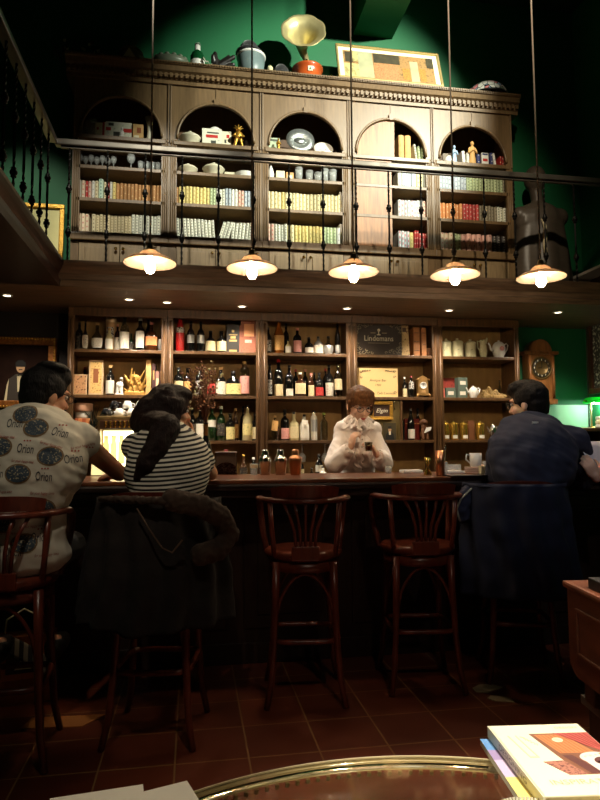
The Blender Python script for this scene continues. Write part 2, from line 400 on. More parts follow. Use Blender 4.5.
# ------------------------------------------------------------------ BOOKS
def bookmat(key, base, mark, freq=26, duty=.62, rnd=True):
    """cloth cover with blocks of a second colour stamped down the spine"""
    k = 'book_'+key
    if k in _M: return _M[k]
    m = bpy.data.materials.new(k); m.use_nodes = True; N, L = nt(m); b = N['Principled BSDF']; b.inputs['Roughness'].default_value = .6
    tc = N.new('ShaderNodeTexCoord'); sp = N.new('ShaderNodeSeparateXYZ'); L.new(tc.outputs['Object'], sp.inputs[0])
    oi = N.new('ShaderNodeObjectInfo')
    mu = N.new('ShaderNodeMath'); mu.operation = 'MULTIPLY_ADD'; mu.inputs[1].default_value = freq; L.new(sp.outputs[2], mu.inputs[0]); L.new(oi.outputs['Random'], mu.inputs[2])
    fr = N.new('ShaderNodeMath'); fr.operation = 'FRACT'; L.new(mu.outputs[0], fr.inputs[0])
    gt = N.new('ShaderNodeMath'); gt.operation = 'GREATER_THAN'; gt.inputs[1].default_value = duty; L.new(fr.outputs[0], gt.inputs[0])
    # keep a margin at the spine's two edges
    ab = N.new('ShaderNodeMath'); ab.operation = 'ABSOLUTE'; L.new(sp.outputs[0], ab.inputs[0])
    lt = N.new('ShaderNodeMath'); lt.operation = 'LESS_THAN'; lt.inputs[1].default_value = .0055; L.new(ab.outputs[0], lt.inputs[0])
    ml = N.new('ShaderNodeMath'); ml.operation = 'MULTIPLY'; L.new(gt.outputs[0], ml.inputs[0]); L.new(lt.outputs[0], ml.inputs[1])
    mf = N.new('ShaderNodeMath'); mf.operation = 'MULTIPLY'; mf.inputs[1].default_value = .7; L.new(ml.outputs[0], mf.inputs[0]); ml = mf
    hs = N.new('ShaderNodeHueSaturation'); hs.inputs['Color'].default_value = (*lin(base), 1)
    rr = N.new('ShaderNodeMapRange'); rr.inputs[3].default_value = .78; rr.inputs[4].default_value = 1.1; L.new(oi.outputs['Random'], rr.inputs[0]); L.new(rr.outputs[0], hs.inputs['Value'])
    mx = N.new('ShaderNodeMix'); mx.data_type = 'RGBA'; L.new(ml.outputs[0], mx.inputs[0]); L.new(hs.outputs[0], mx.inputs[6]); mx.inputs[7].default_value = (*lin(mark), 1)
    L.new(mx.outputs[2], b.inputs['Base Color']); _M[k] = m; return m
PAGES = mat('book_pages', (225, 212, 180), .8)
def book(x, y, z, w, h, d, m, label, group, lean=0, cat='book', name='book'):
    b = MB(); n = 5
    sp = [(-w/2+w*k/n, -.009*math.sin(PI*k/n)) for k in range(n+1)]
    b.prism(sp+[(w/2, .006), (-w/2, .006)], 0, h, m, axis='z')
    b.box(-w/2, -w/2+.002, .006, d, 0, h, m); b.box(w/2-.002, w/2, .006, d, 0, h, m)
    b.box(-w/2+.002, w/2-.002, .006, d-.004, .003, h-.004, PAGES)
    o = b.build(name, None, (x, y, z), (0, lean, 0)); return tag(o, label, cat, group)
K = {'cream': bookmat('cream', (226, 214, 176), (120, 96, 60), 30), 'creamred': bookmat('creamred', (226, 208, 180), (190, 70, 60), 22, .7),
     'red': bookmat('red', (176, 46, 44), (230, 200, 180), 20, .8), 'teal': bookmat('teal', (190, 216, 196), (40, 110, 96), 34, .45),
     'white': bookmat('white', (232, 232, 222), (150, 150, 150), 18, .8), 'tan': bookmat('tan', (186, 136, 84), (226, 196, 140), 14, .88),
     'whitedark': bookmat('whitedark', (228, 228, 210), (44, 50, 44), 40, .6), 'paledot': bookmat('paledot', (222, 208, 168), (110, 80, 46), 44, .6),
     'yellow': bookmat('yellow', (224, 206, 132), (150, 120, 60), 28, .75), 'paleyel': bookmat('paleyel', (234, 224, 178), (96, 90, 70), 24, .72), 'bluewhite': bookmat('bluewhite', (196, 206, 212), (84, 104, 130), 22, .7),
     'green': bookmat('green', (190, 204, 160), (70, 90, 60), 34, .6), 'pink': bookmat('pink', (226, 176, 160), (90, 60, 50), 17, .74), 'redblue': bookmat('redblue', (222, 226, 226), (196, 60, 70), 21, .5),
     'orange': bookmat('orange', (222, 150, 90), (240, 214, 170), 20, .8), 'dark': bookmat('dark', (52, 44, 40), (220, 214, 200), 42, .72), 'rose': bookmat('rose', (196, 74, 70), (236, 206, 190), 24, .72), 'grey': bookmat('grey', (150, 140, 116), (60, 52, 44), 30, .7), 'rosewhite': bookmat('rosewhite', (226, 196, 176), (186, 66, 60), 26, .6), 'navy': bookmat('navy', (40, 52, 110), (220, 220, 220), 16, .85)}
CN = {'cream': 'cream', 'creamred': 'cream spine with red marks', 'red': 'red', 'teal': 'pale teal patterned', 'white': 'plain white', 'tan': 'tan leather', 'whitedark': 'white spine with dark dots', 'paledot': 'beige dotted', 'yellow': 'yellow', 'paleyel': 'pale yellow', 'bluewhite': 'pale blue', 'green': 'pale green', 'pink': 'pink', 'redblue': 'red and white', 'orange': 'orange tan', 'dark': 'dark speckled', 'rose': 'rose red', 'grey': 'grey brown', 'rosewhite': 'cream and red', 'navy': 'navy'}
YBK = YF+.045
def row(bay, rown, z, segs, px0, px1, ypx, hbase):
    """segs = [(kind, count, rel width, rel height, lean)] spread between two pixels of the shelf"""
    xa, xb = PY(px0, ypx, YBK).x, PY(px1, ypx, YBK).x
    tot = sum(s[1]*s[2] for s in segs); x = xa; k = 0
    for kind, n, rw, rh, lean in segs:
        for j in range(n):
            w = (xb-xa)*rw/tot
            if kind != 'gap':
                h = hbase*rh*random.uniform(.97, 1.03)
                book(x+w/2-(math.sin(lean)*h/2 if lean else 0), YBK+random.uniform(-.005, .008), z+(abs(math.sin(lean))*w*.45 if lean else .0004), w*(.86 if not lean else .78), h, random.uniform(.12, .15), K[kind],
                     f'{ORD[k]} book from left, {rown} of {BAYN[bay]} bookcase, {CN[kind]}', f'books in the {rown} of the {BAYN[bay]} bookcase', lean); k += 1
            x += w
U, Lw = 'upper book row', 'bottom book row'
row(0, U, SH[2], [('white', 1, .9, 1.02, 0), ('creamred', 1, 1.2, 1, 0), ('red', 1, .8, .98, 0), ('rosewhite', 1, .9, .95, 0), ('white', 1, .9, 1, 0), ('cream', 1, 1, 1.02, 0), ('teal', 1, 1.4, 1.1, 0), ('cream', 1, .9, 1, 0), ('red', 1, .8, .96, 0), ('white', 1, .8, .96, 0), ('yellow', 1, 1, .97, 0), ('tan', 13, 1.02, .94, 0)], 77.5, 163, 200, .162)
row(0, Lw, SH[3], [('creamred', 3, 1.1, 1, 0), ('gap', 1, .7, 1, 0), ('cream', 1, 1.2, 1, 0), ('paledot', 10, 1, .96, 0), ('whitedark', 9, 1.04, 1.06, 0)], 77, 164, 232, .165)
row(1, U, SH[2], [('tan', 1, 1, .98, 0), ('yellow', 9, 1, 1, 0), ('green', 2, .9, 1, 0), ('whitedark', 3, .9, 1, 0), ('bluewhite', 2, .9, 1.04, 0), ('white', 2, 1, 1.02, 0), ('rosewhite', 2, .9, .98, 0), ('bluewhite', 3, .9, .95, 0)], 175, 253, 205, .16)
row(1, Lw, SH[3], [('whitedark', 11, 1, 1, -.07), ('gap', 1, 1.6, 1, 0), ('whitedark', 3, 1.05, .98, .3), ('whitedark', 6, 1, .95, .1)], 176, 252, 236, .165)
row(2, U, SH[2], [('paleyel', 4, 1, 1, 0), ('yellow', 1, 1, 1, 0), ('paleyel', 16, 1, 1, 0)], 267, 341, 208, .165)
row(2, Lw, SH[3], [('rosewhite', 2, 1, 1, 0), ('whitedark', 4, .9, 1, 0), ('paleyel', 2, 1, 1, 0), ('yellow', 8, 1, .98, 0), ('green', 4, 1, .95, 0), ('white', 1, 1.3, .97, 0)], 267, 341, 240, .165)
row(3, 'row behind the rail', SH[1], [('whitedark', 1, 1, 1, 0), ('bluewhite', 3, 1.2, 1.02, 0), ('paleyel', 2, .9, .96, 0), ('bluewhite', 1, .9, 1, 0)], 397.5, 427, 185, .16)
row(3, U, SH[2], [('redblue', 8, 1, 1, 0), ('rosewhite', 2, 1, .96, 0)], 398, 429, 217, .165)
row(3, Lw, SH[3], [('redblue', 4, 1, 1, 0), ('yellow', 1, 1.4, .96, 0), ('red', 2, .9, 1.12, .06), ('rose', 4, 1, .93, 0)], 398.5, 430, 245, .16)
row(4, 'row behind the rail', SH[1], [('bluewhite', 9, 1, 1, 0), ('green', 12, 1, 1, 0), ('grey', 1, .7, .9, 0)], 439, 505, 190, .155)
row(4, U, SH[2], [('orange', 7, 1, 1, 0), ('rose', 5, 1, 1.02, 0), ('grey', 6, .9, .98, 0), ('whitedark', 3, .9, .95, 0)], 439, 506, 220, .158)
row(4, Lw, SH[3], [('creamred', 3, 1.15, 1, 0), ('green', 2, 1, .98, 0), ('pink', 6, 1.35, 1, 0), ('dark', 3, 1.2, .98, 0)], 440, 506, 248, .168)
# arch books of the fourth bay and the rightmost bay
def uprights(bay, items, z, y, where):
    for k, (px, py, wpx, hpx, kind, desc, lean) in enumerate(items):
        p = PY(px, py, y); s = 1/119
        book(p.x, y, z+.001+abs(math.sin(lean))*wpx*s*.5, wpx*s, hpx*s, .15, K[kind] if isinstance(kind, str) else kind, f'{desc} {where}', 'books under the arches', lean)
PLAINTAN = mat('plain_tan_cloth', (206, 164, 106), .7, noise_amt=.2, nscale=20)
uprights(3, [(401.5, 155, 6, 28, PLAINTAN, 'left one of two tall tan volumes', 0), (408, 155.5, 6.5, 28, PLAINTAN, 'right one of two tall tan volumes', 0), (416.5, 156, 2.2, 19, 'whitedark', 'first thin pale booklet, leaning, right of the tan volumes', -.12), (419.5, 156, 2.4, 17, 'green', 'second thin pale green booklet right of the tan volumes', -.06), (422.5, 157, 2.4, 16, 'green', 'third thin pale green booklet, nearest the arch edge,', 0)], SH[0], YBK, 'under the fourth arch')
uprights(4, [(464, 160, 3.2, 15.5, 'white', 'tall white book left of the tan statue', -.06), (468, 160, 3, 14, 'white', 'white book half behind the tan statue', 0), (478.5, 161, 4.4, 13, 'navy', 'navy book right of the tan statue', 0), (492, 162, 3, 16, 'navy', 'leaning navy book right of the white magazine', -.05), (495.5, 162.5, 2.6, 15.5, 'white', 'leaning white book at the right end', -.14), (500.5, 163, 1.5, 13, 'red', 'first thin red book at the far right', 0), (502.8, 163, 1.5, 13, 'red', 'last thin red book at the far right', 0)], SH[0], YBK, 'under the rightmost arch')
# two white bookends
for px, py, z, l in ((344.0, 209, SH[2], 'white upright box file at right end of the middle bookcase upper book row'), (344, 241, SH[3], 'white upright box file at right end of the middle bookcase bottom row')):
    p = PY(px-2.2, py, YBK); b = MB(); b.box(-.02, .02, 0, .2, .0005, .2, WHITE, .003); b.box(-.012, .012, -.002, 0, .06, .12, CREAM); tag(b.build('box_file', None, (p.x, YBK, z)), l, 'box file')
# ================================================================== things on the upper shelves and on top
def at(px, py, Y, z): p = PY(px, py, Y); return V((p.x, Y, z))
S = 1/117.0     # metres per pixel near the cabinets
CRYS = mat('crystal', (232, 238, 236), .12, alpha=.27, coat=.6, spec=.8)
SILV = mat('silver_plate', (190, 198, 196), .3, metal=.85, noise_amt=.25, nscale=30, bump=.3, bscale=50)
def goblet(p, h, r, label, grp, tumbler=False):
    b = MB()
    if tumbler: prof = [(0, 0), (r*.8, 0), (r, h), (r*.93, h), (r*.74, .012), (0, .012)]
    else: prof = [(0, 0), (r*.9, 0), (r*.85, .004), (.005, .012), (.005, h*.45), (r*.7, h*.55), (r, h*.75), (r*.85, h), (r*.8, h), (r*.93, h*.75), (r*.6, h*.58), (0, h*.5)]
    b.lathe(prof, CRYS, seg=14, cap=False)
    return tag(b.build('tumbler' if tumbler else 'goblet', None, p), label, 'glass', grp)
for k in range(7):
    goblet(at(80+k*5.6, 164, YF+.07+(k % 2)*.03, SH[1]), .11, .026, f'{ORD[k]} crystal goblet from left on the leftmost bookcase glass shelf', 'goblets on the leftmost bookcase')
goblet(at(131, 167, YF+.07, SH[1]), .14, .036, 'large wide goblet right of the row of crystal goblets', 'goblets on the leftmost bookcase')
for k in range(4): goblet(at(140.5+k*5.8, 168, YF+.07, SH[1]), .085, .024, f'{ORD[k]} small tumbler from left, right of the large goblet', 'small tumblers on the leftmost bookcase', True)
for k, (x, h) in enumerate(((299, 15), (309.5, 14), (318, 11), (325, 17), (333, 15))):
    goblet(at(x, 179+k*.6, YF+.07+(k % 2)*.03, SH[1]), h*S, .036, f'{ORD[k]} cut glass tumbler from left on the middle bookcase', 'tumblers on the middle bookcase', True)
# crystal pieces under leftmost arch
for k, (x, h, r) in enumerate(((84, 10, .03), (89, 17, .035), (93.5, 19, .03))):
    b = MB(); b.lathe([(0, 0), (r, 0), (r*.6, .02), (r, h*S*.5), (r*.7, h*S*.75), (r*1.1, h*S)], CRYS, seg=10, cap=False, smooth=False)
    tag(b.build('crystal_vase', None, at(x, 130, YBK+.02, SH[0])), f'{["short", "middle", "tallest"][k]} faceted crystal vase under the leftmost arch', 'vase', 'crystal vases')
MAG = printed('magazine_print', (225, 222, 200), (120, 130, 110), 18, .6)
MAGR = mat('red_print', (190, 46, 38), .6)
def card(px, py, wpx, hpx, m, label, name='magazine', lean=.12, y=None, marks=(), z=None, th=.012, rot=0, cat='magazine'):
    y = y or YBK+.02; p = at(px, py, y, (SH[0] if z is None else z)+.002); b = MB(); w, h = wpx*S, hpx*S
    b.box(-w/2, w/2, 0, th, 0, h, m, .002)
    for q_, (a, c, e, f, mm) in enumerate(marks): b.box(-w/2+a*w, -w/2+c*w, -.0015-.0006*q_, .0, e*h, f*h, mm)
    return tag(b.build(name, None, p, (-lean, rot, 0)), label, cat)
DKP = mat('dark_print', (70, 74, 66), .6)
card(98.5, 130, 6.5, 18, CREAM, 'narrow cream booklet left of the red banded magazine', marks=[(.2, .5, .55, .7, MAGR)], name='booklet', cat='booklet')
card(104, 131, 3.4, 19, MAGR, 'thin red book with cream edge beside the red banded magazine', name='book', cat='book', marks=[(.6, 1, 0, 1, CREAM)])
card(118.5, 132, 25, 20, MAG, 'cream magazine with red bands under the leftmost arch', marks=[(0, .2, .5, .68, MAGR), (.62, 1, .45, .66, MAGR), (.3, .55, .1, .45, DKP), (.65, .9, .05, .2, DKP), (.1, .3, .78, .92, DKP)])
card(138, 135, 10, 18, PLAINTAN, 'tan patterned box left of the white horn vase', name='box', th=.05, lean=0, marks=[(.1, .6, 0, .35, CREAM), (.4, .8, .5, .8, mat('russet', (150, 84, 50), .6))], cat='box')
b = MB(); b.lathe([(.0, 0), (.036, 0), (.026, .03), (.018, .1), (.024, .17), (.04, .225), (.034, .225), (.016, .17)], mat('horn_white', (206, 200, 176), .4), seg=14, cap=False)
tag(b.build('horn_vase', None, at(149.5, 137, YBK+.03, SH[0])), 'tall white flared horn vase at the right of the leftmost arch', 'vase')
b = MB(); b.box(-.02, .02, -.015, .015, 0, .02, WHITE, .004); b.ell((0, 0, .045), (.018, .014, .03), WHITE); b.ell((0, 0, .085), (.012, .012, .014), WHITE)
tag(b.build('figurine', None, at(122, 133, YBK-.02, SH[0])), 'tiny white figurine in front of the red banded magazine', 'figurine')
# second arch
def tureen(px, py, r, h, label, z, m=None, lid=True, y=None):
    m = m or mat('ivory_china', (214, 208, 180), .3, coat=.3, noise_amt=.12, nscale=40)
    t = thing('tureen', label, 'tureen', at(px, py, y or YF+.11, z))
    MB().lathe([(0, 0), (r*.55, 0), (r*.5, h*.08), (r*.85, h*.3), (r, h*.52), (r*1.04, h*.56), (r*.95, h*.56), (0, h*.5)], m, seg=24, cap=False).build('bowl', t)
    if lid: MB().lathe([(r*.97, h*.57), (r*.9, h*.66), (r*.5, h*.8), (r*.14, h*.86), (r*.1, h*.9), (r*.16, h*.96), (0, h)], m, seg=24, cap=False).build('lid', t)
    return t
tureen(190, 139, .092, .15, 'ornate white tureen under the second arch, silver dish leaning behind', SH[0], y=YF+.1)
def plate(px, py, rx, rz, m, label, z, y, lean=.25, name='plate', motif=None):
    b = MB(); Mx = Matrix.Rotation(PI/2-lean, 4, 'X')
    b.lathe([(0, .004), (.55, .004), (.62, .012), (1, .022), (1, .028), (.6, .018), (0, .01)], m, seg=36, M=Mx @ Matrix.Diagonal((rx, rz, 1, 1)), cap=False)
    if motif: b.lathe([(0, .011), (.45, .011), (.45, .0195), (0, .0195)], motif, seg=20, M=Mx @ Matrix.Diagonal((rx, rz*.6, 1, 1)), cap=False)
    return tag(b.build(name, None, at(px, py, y, z+rz*math.cos(lean)+.004)), label, 'plate')
plate(189, 139, .1, .085, SILV, 'embossed silver dish leaning behind the white tureen under the second arch', SH[0], YBK+.185)
card(212, 141, 20, 21, MAG, 'cream magazine with red title under the second arch', marks=[(.2, .8, .5, .66, MAGR), (.45, .7, .05, .35, DKP), (.25, .85, .74, .8, DKP)])
card(226.5, 143, 10, 19, CREAM, 'cream printed card left of the gold figurine', name='card', marks=[(.5, .8, .6, .8, MAGR), (.3, .5, .3, .5, DKP)], cat='card')
b = MB(); b.lathe([(0, 0), (.05, 0), (.055, .02), (.05, .045)], WHITE, seg=20, cap=False); b.ell((0, 0, .18), (.06, .05, .05), WHITE, seg=20); b.lathe([(.02, .04), (.02, .14)], WHITE, seg=10, cap=False)
tag(b.build('lidded_jar', None, at(215, 141, YBK+.11, SH[0])), 'pale domed jar behind the magazine under the second arch', 'jar')
def statue(px, py, h, m, label, z, y, arms=True, halo=False):
    k = h; b = MB()
    b.lathe([(0, 0), (k*.17, 0), (k*.17, k*.05), (k*.14, k*.07)], m, seg=12)
    b.lathe([(k*.14, k*.06), (k*.13, k*.25), (k*.1, k*.45), (k*.13, k*.62), (k*.12, k*.72), (k*.05, k*.78), (k*.045, k*.82)], m, seg=12, sx=1, sy=.75)
    b.ell((0, 0, k*.89), (k*.075, k*.08, k*.1), m)
    if arms:
        for s in (-1, 1): b.cap((s*k*.12, 0, k*.7), (s*k*.17, -k*.05, k*.5), k*.04, k*.035, m, 8); b.cap((s*k*.17, -k*.05, k*.5), (s*k*.03, -k*.13, k*.58), k*.035, k*.025, m, 8)
    if halo: b.lathe([(k*.1, 0), (k*.16, 0), (k*.16, k*.02), (k*.1, k*.02)], m, c=(0, k*.05, k*.9), seg=16, M=Matrix.Rotation(PI/2, 4, 'X'), cap=False)
    me = voxel(b, max(.003, h/60), 1); o = link('statuette', me, None, at(px, py, y, z)); return tag(o, label, 'statuette')
b = MB(); g = GOLD
for s in (-1, 1):
    b.cap((s*.035, 0, .0), (s*.018, 0, .075), .012, .016, g, 8); b.cap((s*.018, 0, .13), (s*.045, -.01, .1), .012, .009, g, 8); b.cap((s*.045, -.01, .1), (s*.02, -.03, .09), .009, .008, g, 8)
b.ell((0, 0, .105), (.03, .022, .045), g); b.ell((0, 0, .165), (.022, .022, .022), g)
for k in range(5): b.cap((0, 0, .17), (.045*math.cos(PI*k/4), 0, .175+.035*math.sin(PI*k/4)), .008, .003, g, 6)
b.box(-.05, .05, -.02, .02, -.0, .01, g)
tag(link('figurine', voxel(b, .003, 1), None, at(238.5, 144, YBK-.01, SH[0]+.001)), 'small gold figurine with a spiky crown under the second arch', 'figurine')
card(249, 145, 9, 12, mat('dark_card', (70, 52, 40), .6), 'small dark box at the right of the second arch', name='box', th=.06, lean=0, y=YBK+.05, cat='box')
tureen(188, 174, .082, .12, 'left low lidded ivory tureen on the second bookcase crockery shelf', SH[1])
tureen(213.5, 175, .095, .145, 'right taller lidded ivory tureen on the second bookcase crockery shelf', SH[1])
b = MB(); b.box(-.05, .05, -.03, .05, .0005, .06, mat('ivory_china'), .006); b.box(-.035, .035, -.031, -.03, .015, .045, CREAM)
tag(b.build('butter_dish', None, at(230, 176, YF+.12, SH[1])), 'small ivory box dish between the tureen and the stacked plates', 'dish')
for k in range(5):
    MBk = MB(); MBk.lathe([(0, 0), (.06, 0), (.1, .012), (.1, .016), (.058, .006), (0, .006)], WHITE, seg=28, cap=False)
    tag(MBk.build('plate', None, at(245, 178, YF+.125, SH[1]+.0005+k*.0095)), f'{["bottom", "second from bottom", "middle", "second from top", "topmost"][k]} white plate of the stack on the second bookcase', 'plate', 'stacked white plates')
# middle arch
card(274.5, 148, 12, 18, printed('green_print', (176, 190, 160), (60, 90, 70), 14, .55), 'pale green printed card at left under the middle arch', name='card', cat='card', y=YBK+.05, marks=[(.1, .9, .78, .9, DKP)])
statue(278.5, 148, .12, GOLD, 'small seated gold figure in front of the green card, middle arch', SH[0], YBK+.0)
plate(300, 149, .128, .118, SILV, 'large round embossed silver plate under the middle arch', SH[0], YBK+.04, .2, motif=SILV)
plate(323, 150, .09, .072, WHITE, 'white oval plate with red lettering under the middle arch', SH[0], YBK+.08, .3, 'oval_plate', motif=printed('plate_motif', (228, 224, 210), (190, 60, 50), 26, .55))
card(333, 151, 9, 17, mat('dark_card'), 'dark card behind the oval plate under the middle arch', name='card', cat='card', y=YBK+.14)
b = MB(); b.lathe([(0, 0), (.028, 0), (.022, .02), (.03, .06), (.02, .1), (.008, .13), (0, .145)], WHITE, seg=12, cap=False)
tag(b.build('white_bust', None, at(271, 179, YF+.08, SH[1])), 'small white porcelain figure left on the middle bookcase crockery shelf', 'figurine')
for k, (x, w, h) in enumerate(((280.5, 9, 11), (290, 8, 10))):
    b = MB(); b.box(-w*S/2, w*S/2, 0, .06, .0005, h*S, CREAM if k == 0 else PLAINTAN, .003); b.box(-w*S*.3, w*S*.3, -.0012, 0, h*S*.3, h*S*.7, MAG)
    tag(b.build('carton', None, at(x, 180, YF+.07, SH[1])), ['cream carton right of the white porcelain figure', 'tan carton left of the cut glass tumblers'][k], 'carton')
# rightmost arch
card(447, 158, 8, 16, mat('grey_card', (110, 98, 84), .6), 'grey card with red mark at left under the rightmost arch', name='card', cat='card', marks=[(.2, .9, .4, .55, MAGR)], y=YBK+.06)
b = MB(); b.lathe([(0, 0), (.04, 0), (.05, .02), (.04, .05), (.015, .075), (0, .08)], WHITE, seg=16, cap=False); tag(b.build('shell', None, at(449, 159, YBK+.0, SH[0])), 'white shell shaped ornament left of the blue statue', 'ornament')
statue(454.5, 160, .185, mat('blue_porcelain', (150, 176, 200), .35), 'pale blue porcelain statue of a robed figure, rightmost arch', SH[0], YBK)
b = MB(); b.ell((0, 0, .075), (.03, .03, .075), WHITE); tag(b.build('white_vase', None, at(461, 160, YBK+.1, SH[0])), 'rounded white vase behind the blue statue', 'vase')
statue(472.5, 162, .235, mat('sandstone', (206, 160, 96), .6), 'tall tan robed statue under the rightmost arch', SH[0], YBK-.005)
card(485.5, 163, 8, 17, WHITE, 'white magazine with red block under the rightmost arch', marks=[(.15, .85, .42, .6, MAGR), (.2, .8, .1, .2, DKP), (.1, .9, .85, .95, mat('navy_print', (40, 52, 110), .6))], th=.02, lean=.05)
# ------------------------------------------------------------------ on top of the cornice
T = ZTOP+.001
def top(px, py, Y=YF+.04): p = PY(px, py, Y); return V((p.x, Y, T))
DRIED = mat('dried_flowers', (96, 86, 58), .8); PALE = mat('pale_petals', (196, 190, 150), .8)
def wreath(px, py, w, label, seed, petals):
    random.seed(seed); t = thing('flower_arrangement', label, 'flowers', top(px, py))
    b = MB(); f = MB()
    for k in range(46):
        a = V((random.uniform(-w, w), random.uniform(-.08, .08), 0)); e = a+V((random.uniform(-.06, .06), random.uniform(-.05, .05), random.uniform(.04, .16)))
        a.z = .004; b.tube([a, (a+e)/2+V((random.uniform(-.02, .02), 0, .01)), e], [.005, .004, .002], mat('dark_foliage', (26, 34, 24), .7), 5)
        if k < petals:
            for q in range(4): f.ell(e+V((random.uniform(-.012, .012), random.uniform(-.012, .012), random.uniform(-.01, .01))), (.012, .006, .01), PALE if k % 2 else DRIED, rot=(random.random()*3, random.random()*3, 0), seg=6)
    b.build('stems', t); f.build('blossoms', t); return t
wreath(78, 50, .19, 'dark dried flower arrangement at far left on top of the bookcases', 3, 16)
# nest like basket with twigs
t = thing('basket', 'round twig basket with pale eggs, left on top of the bookcases', 'basket', top(131, 54))
b = MB(); random.seed(5)
for k in range(60):
    a = random.uniform(0, 2*PI); r = random.uniform(.075, .105); z = random.uniform(.008, .13)
    b.tube([(r*math.cos(a+d)*(1+.1*random.random()), r*math.sin(a+d), z+random.uniform(-.006, .006)) for d in (0, .35, .7, 1.05)], .004, DRIED, 5)
b.lathe([(0, 0), (.08, 0), (.1, .08), (.085, .13)], DRIED, seg=20, cap=False); b.build('bowl', t)
b = MB()
for k in range(8): b.tube([(random.uniform(-.03, .03), .02, .1), (random.uniform(-.06, .06), .03, .27)], [.004, .0015], DRIED, 5)
b.build('twigs', t)
b = MB(); b.prism([(-.05, .01), (.05, .01), (-.005, .09)], -.115, -.1, mat('pale_cloth', (214, 206, 160), .8)); b.build('paper_cone', t)
b = MB(); g = mat('grey_china', (120, 128, 108), .4, coat=.2)
b.lathe([(0, 0), (.09, 0), (.13, .04), (.14, .075), (.13, .08), (.1, .045), (0, .02)], g, seg=24, sx=1.1, sy=.75, cap=False)
for k in range(14):
    a = 2*PI*k/14; b.ell((.13*math.cos(a), .09*math.sin(a), .085), (.022, .018, .016), g, seg=8)
tag(b.build('serving_bowl', None, top(171, 60)), 'grey scalloped serving bowl left of the green bottle', 'bowl')
t = thing('bottle', 'green spirits bottle with white label standing on top of the bookcases', 'bottle', top(197.5, 62))
MB().lathe([(0, 0), (.06, 0), (.064, .01), (.064, .13), (.05, .165), (.024, .19), (.021, .235), (.026, .238), (.026, .248), (0, .248)], mat('green_glass', (16, 70, 36), .08, coat=.5), seg=18, cap=False).build('glass_body', t)
MB().lathe([(.0655, .02), (.0655, .085)], WHITE, seg=14, a0=PI*1.08, a1=PI*1.92, cap=False).build('label', t)
MB().lathe([(.025, .19), (.025, .252), (0, .252)], WHITE, seg=14, cap=False).build('cap', t)
# dark figurine group
b = MB(); k_ = mat('dark_figurine', (30, 26, 24), .4); random.seed(9)
for q in range(12): b.cap((random.uniform(-.1, .1), random.uniform(-.04, .04), .03), (random.uniform(-.1, .1), random.uniform(-.04, .04), random.uniform(.08, .19)), .03, .02, k_, 8)
b.box(-.12, .12, -.06, .06, 0, .03, k_)
tag(link('sculpture', voxel(b, .006, 1), None, top(224, 65)), 'dark tangled bronze sculpture between green bottle and grey bucket', 'sculpture')
b = MB(); b.sheet(lambda u, v: V((-.08+.11*u, -.07+.03*v, .004+.1*(1-u)*(.6+.4*v)+.008*math.sin(u*20))), 14, 4, printed('spotted_cloth', (196, 190, 170), (40, 36, 34), 60, .5)); me = b.mesh('scarf')
o = link('scarf', me, None, top(212, 64, YF+.02)); so = o.modifiers.new('s', 'SOLIDIFY'); so.thickness = .004; tag(o, 'pale spotted scarf draped left of the dark sculpture', 'scarf')
t = thing('bucket', 'grey enamel bucket with white rim under a black bowler hat', 'bucket', top(251, 68))
MB().lathe([(0, 0), (.105, 0), (.11, .01), (.125, .175), (.118, .175), (.1, .015), (0, .012)], mat('grey_enamel', (108, 124, 124), .4, noise_amt=.3, nscale=9), seg=28, cap=False).build('body', t)
MB().lathe([(.121, .165), (.131, .17), (.131, .183), (.121, .188)], WHITE, seg=28, cap=False).build('rim', t)
def bowler(p, r, label):
    t = thing('bowler_hat', label, 'hat', p); f = mat('black_felt', (20, 20, 22), .8, sheen=.3)
    MB().lathe([(r*.98, .0), (r*1.35, .008), (r*1.42, .024), (r*1.4, .026), (r*1.3, .014), (r, .008), (r, .05), (r*.93, .085), (r*.65, .115), (r*.3, .125), (0, .127)], f, seg=28, sy=1.1, cap=False).build('crown', t)
    MB().lathe([(r*1.01, .01), (r*1.015, .035)], mat('hat_ribbon', (40, 44, 48), .5), seg=28, sy=1.1, cap=False).build('ribbon', t)
p = top(249, 68); p.z += .188; bowler(p, .085, 'black bowler hat resting on the grey enamel bucket')
bowler(top(281, 69), .072, 'blue black bowler hat standing on the cornice left of the gramophone')
b = MB(); b.ell((0, 0, .045), (.026, .026, .03), mat('pale_cloth')); b.lathe([(0, 0), (.03, 0), (.02, .02)], BRASS, seg=12)
tag(b.build('ornament', None, top(270, 68, YF-.03)), 'tiny pale knob ornament between the bucket and the bowler hat', 'ornament')
# gramophone
t = thing('gramophone', 'gramophone with brass horn and round orange base on top of the bookcases', 'gramophone', top(307.5, 74, YF+.055))
ORW = mat('orange_wood', (176, 78, 32), .3, noise_amt=.3, nscale=6, coat=.4)
bd = MB().lathe([(0, 0), (.125, 0), (.13, .012), (.12, .02), (.13, .1), (.14, .112), (.14, .128), (.12, .134), (0, .134)], ORW, seg=32, cap=False).build('drum_base', t)
b = MB(); b.box(-.02, .022, -.131, -.123, .04, .085, CREAM, .004); b.prism([(-.012, .05), (.014, .05), (.001, .078)], -.1325, -.131, mat('badge_green', (60, 110, 70), .5)); b.build('badge', bd)
MB().lathe([(0, .135), (.11, .135), (.11, .142), (0, .143)], mat('dark_turntable', (40, 30, 26), .4), seg=28, cap=False).build('turntable', t)
b = MB(); b.tube([(.03, .07, .14), (.03, .075, .18), (.02, .04, .2), (-.01, -.02, .205)], .012, BRASS, 10); b.build('tone_arm', t)
hb = MB(); A = V((.03, .07, .17)); pts = []
HM = mat('horn_brass', (206, 192, 140), .42, metal=.65, noise_amt=.2, nscale=5)
ax = V((-.12, -.93, .3)).normalized(); Bp = V((-.06, -.14, .4))
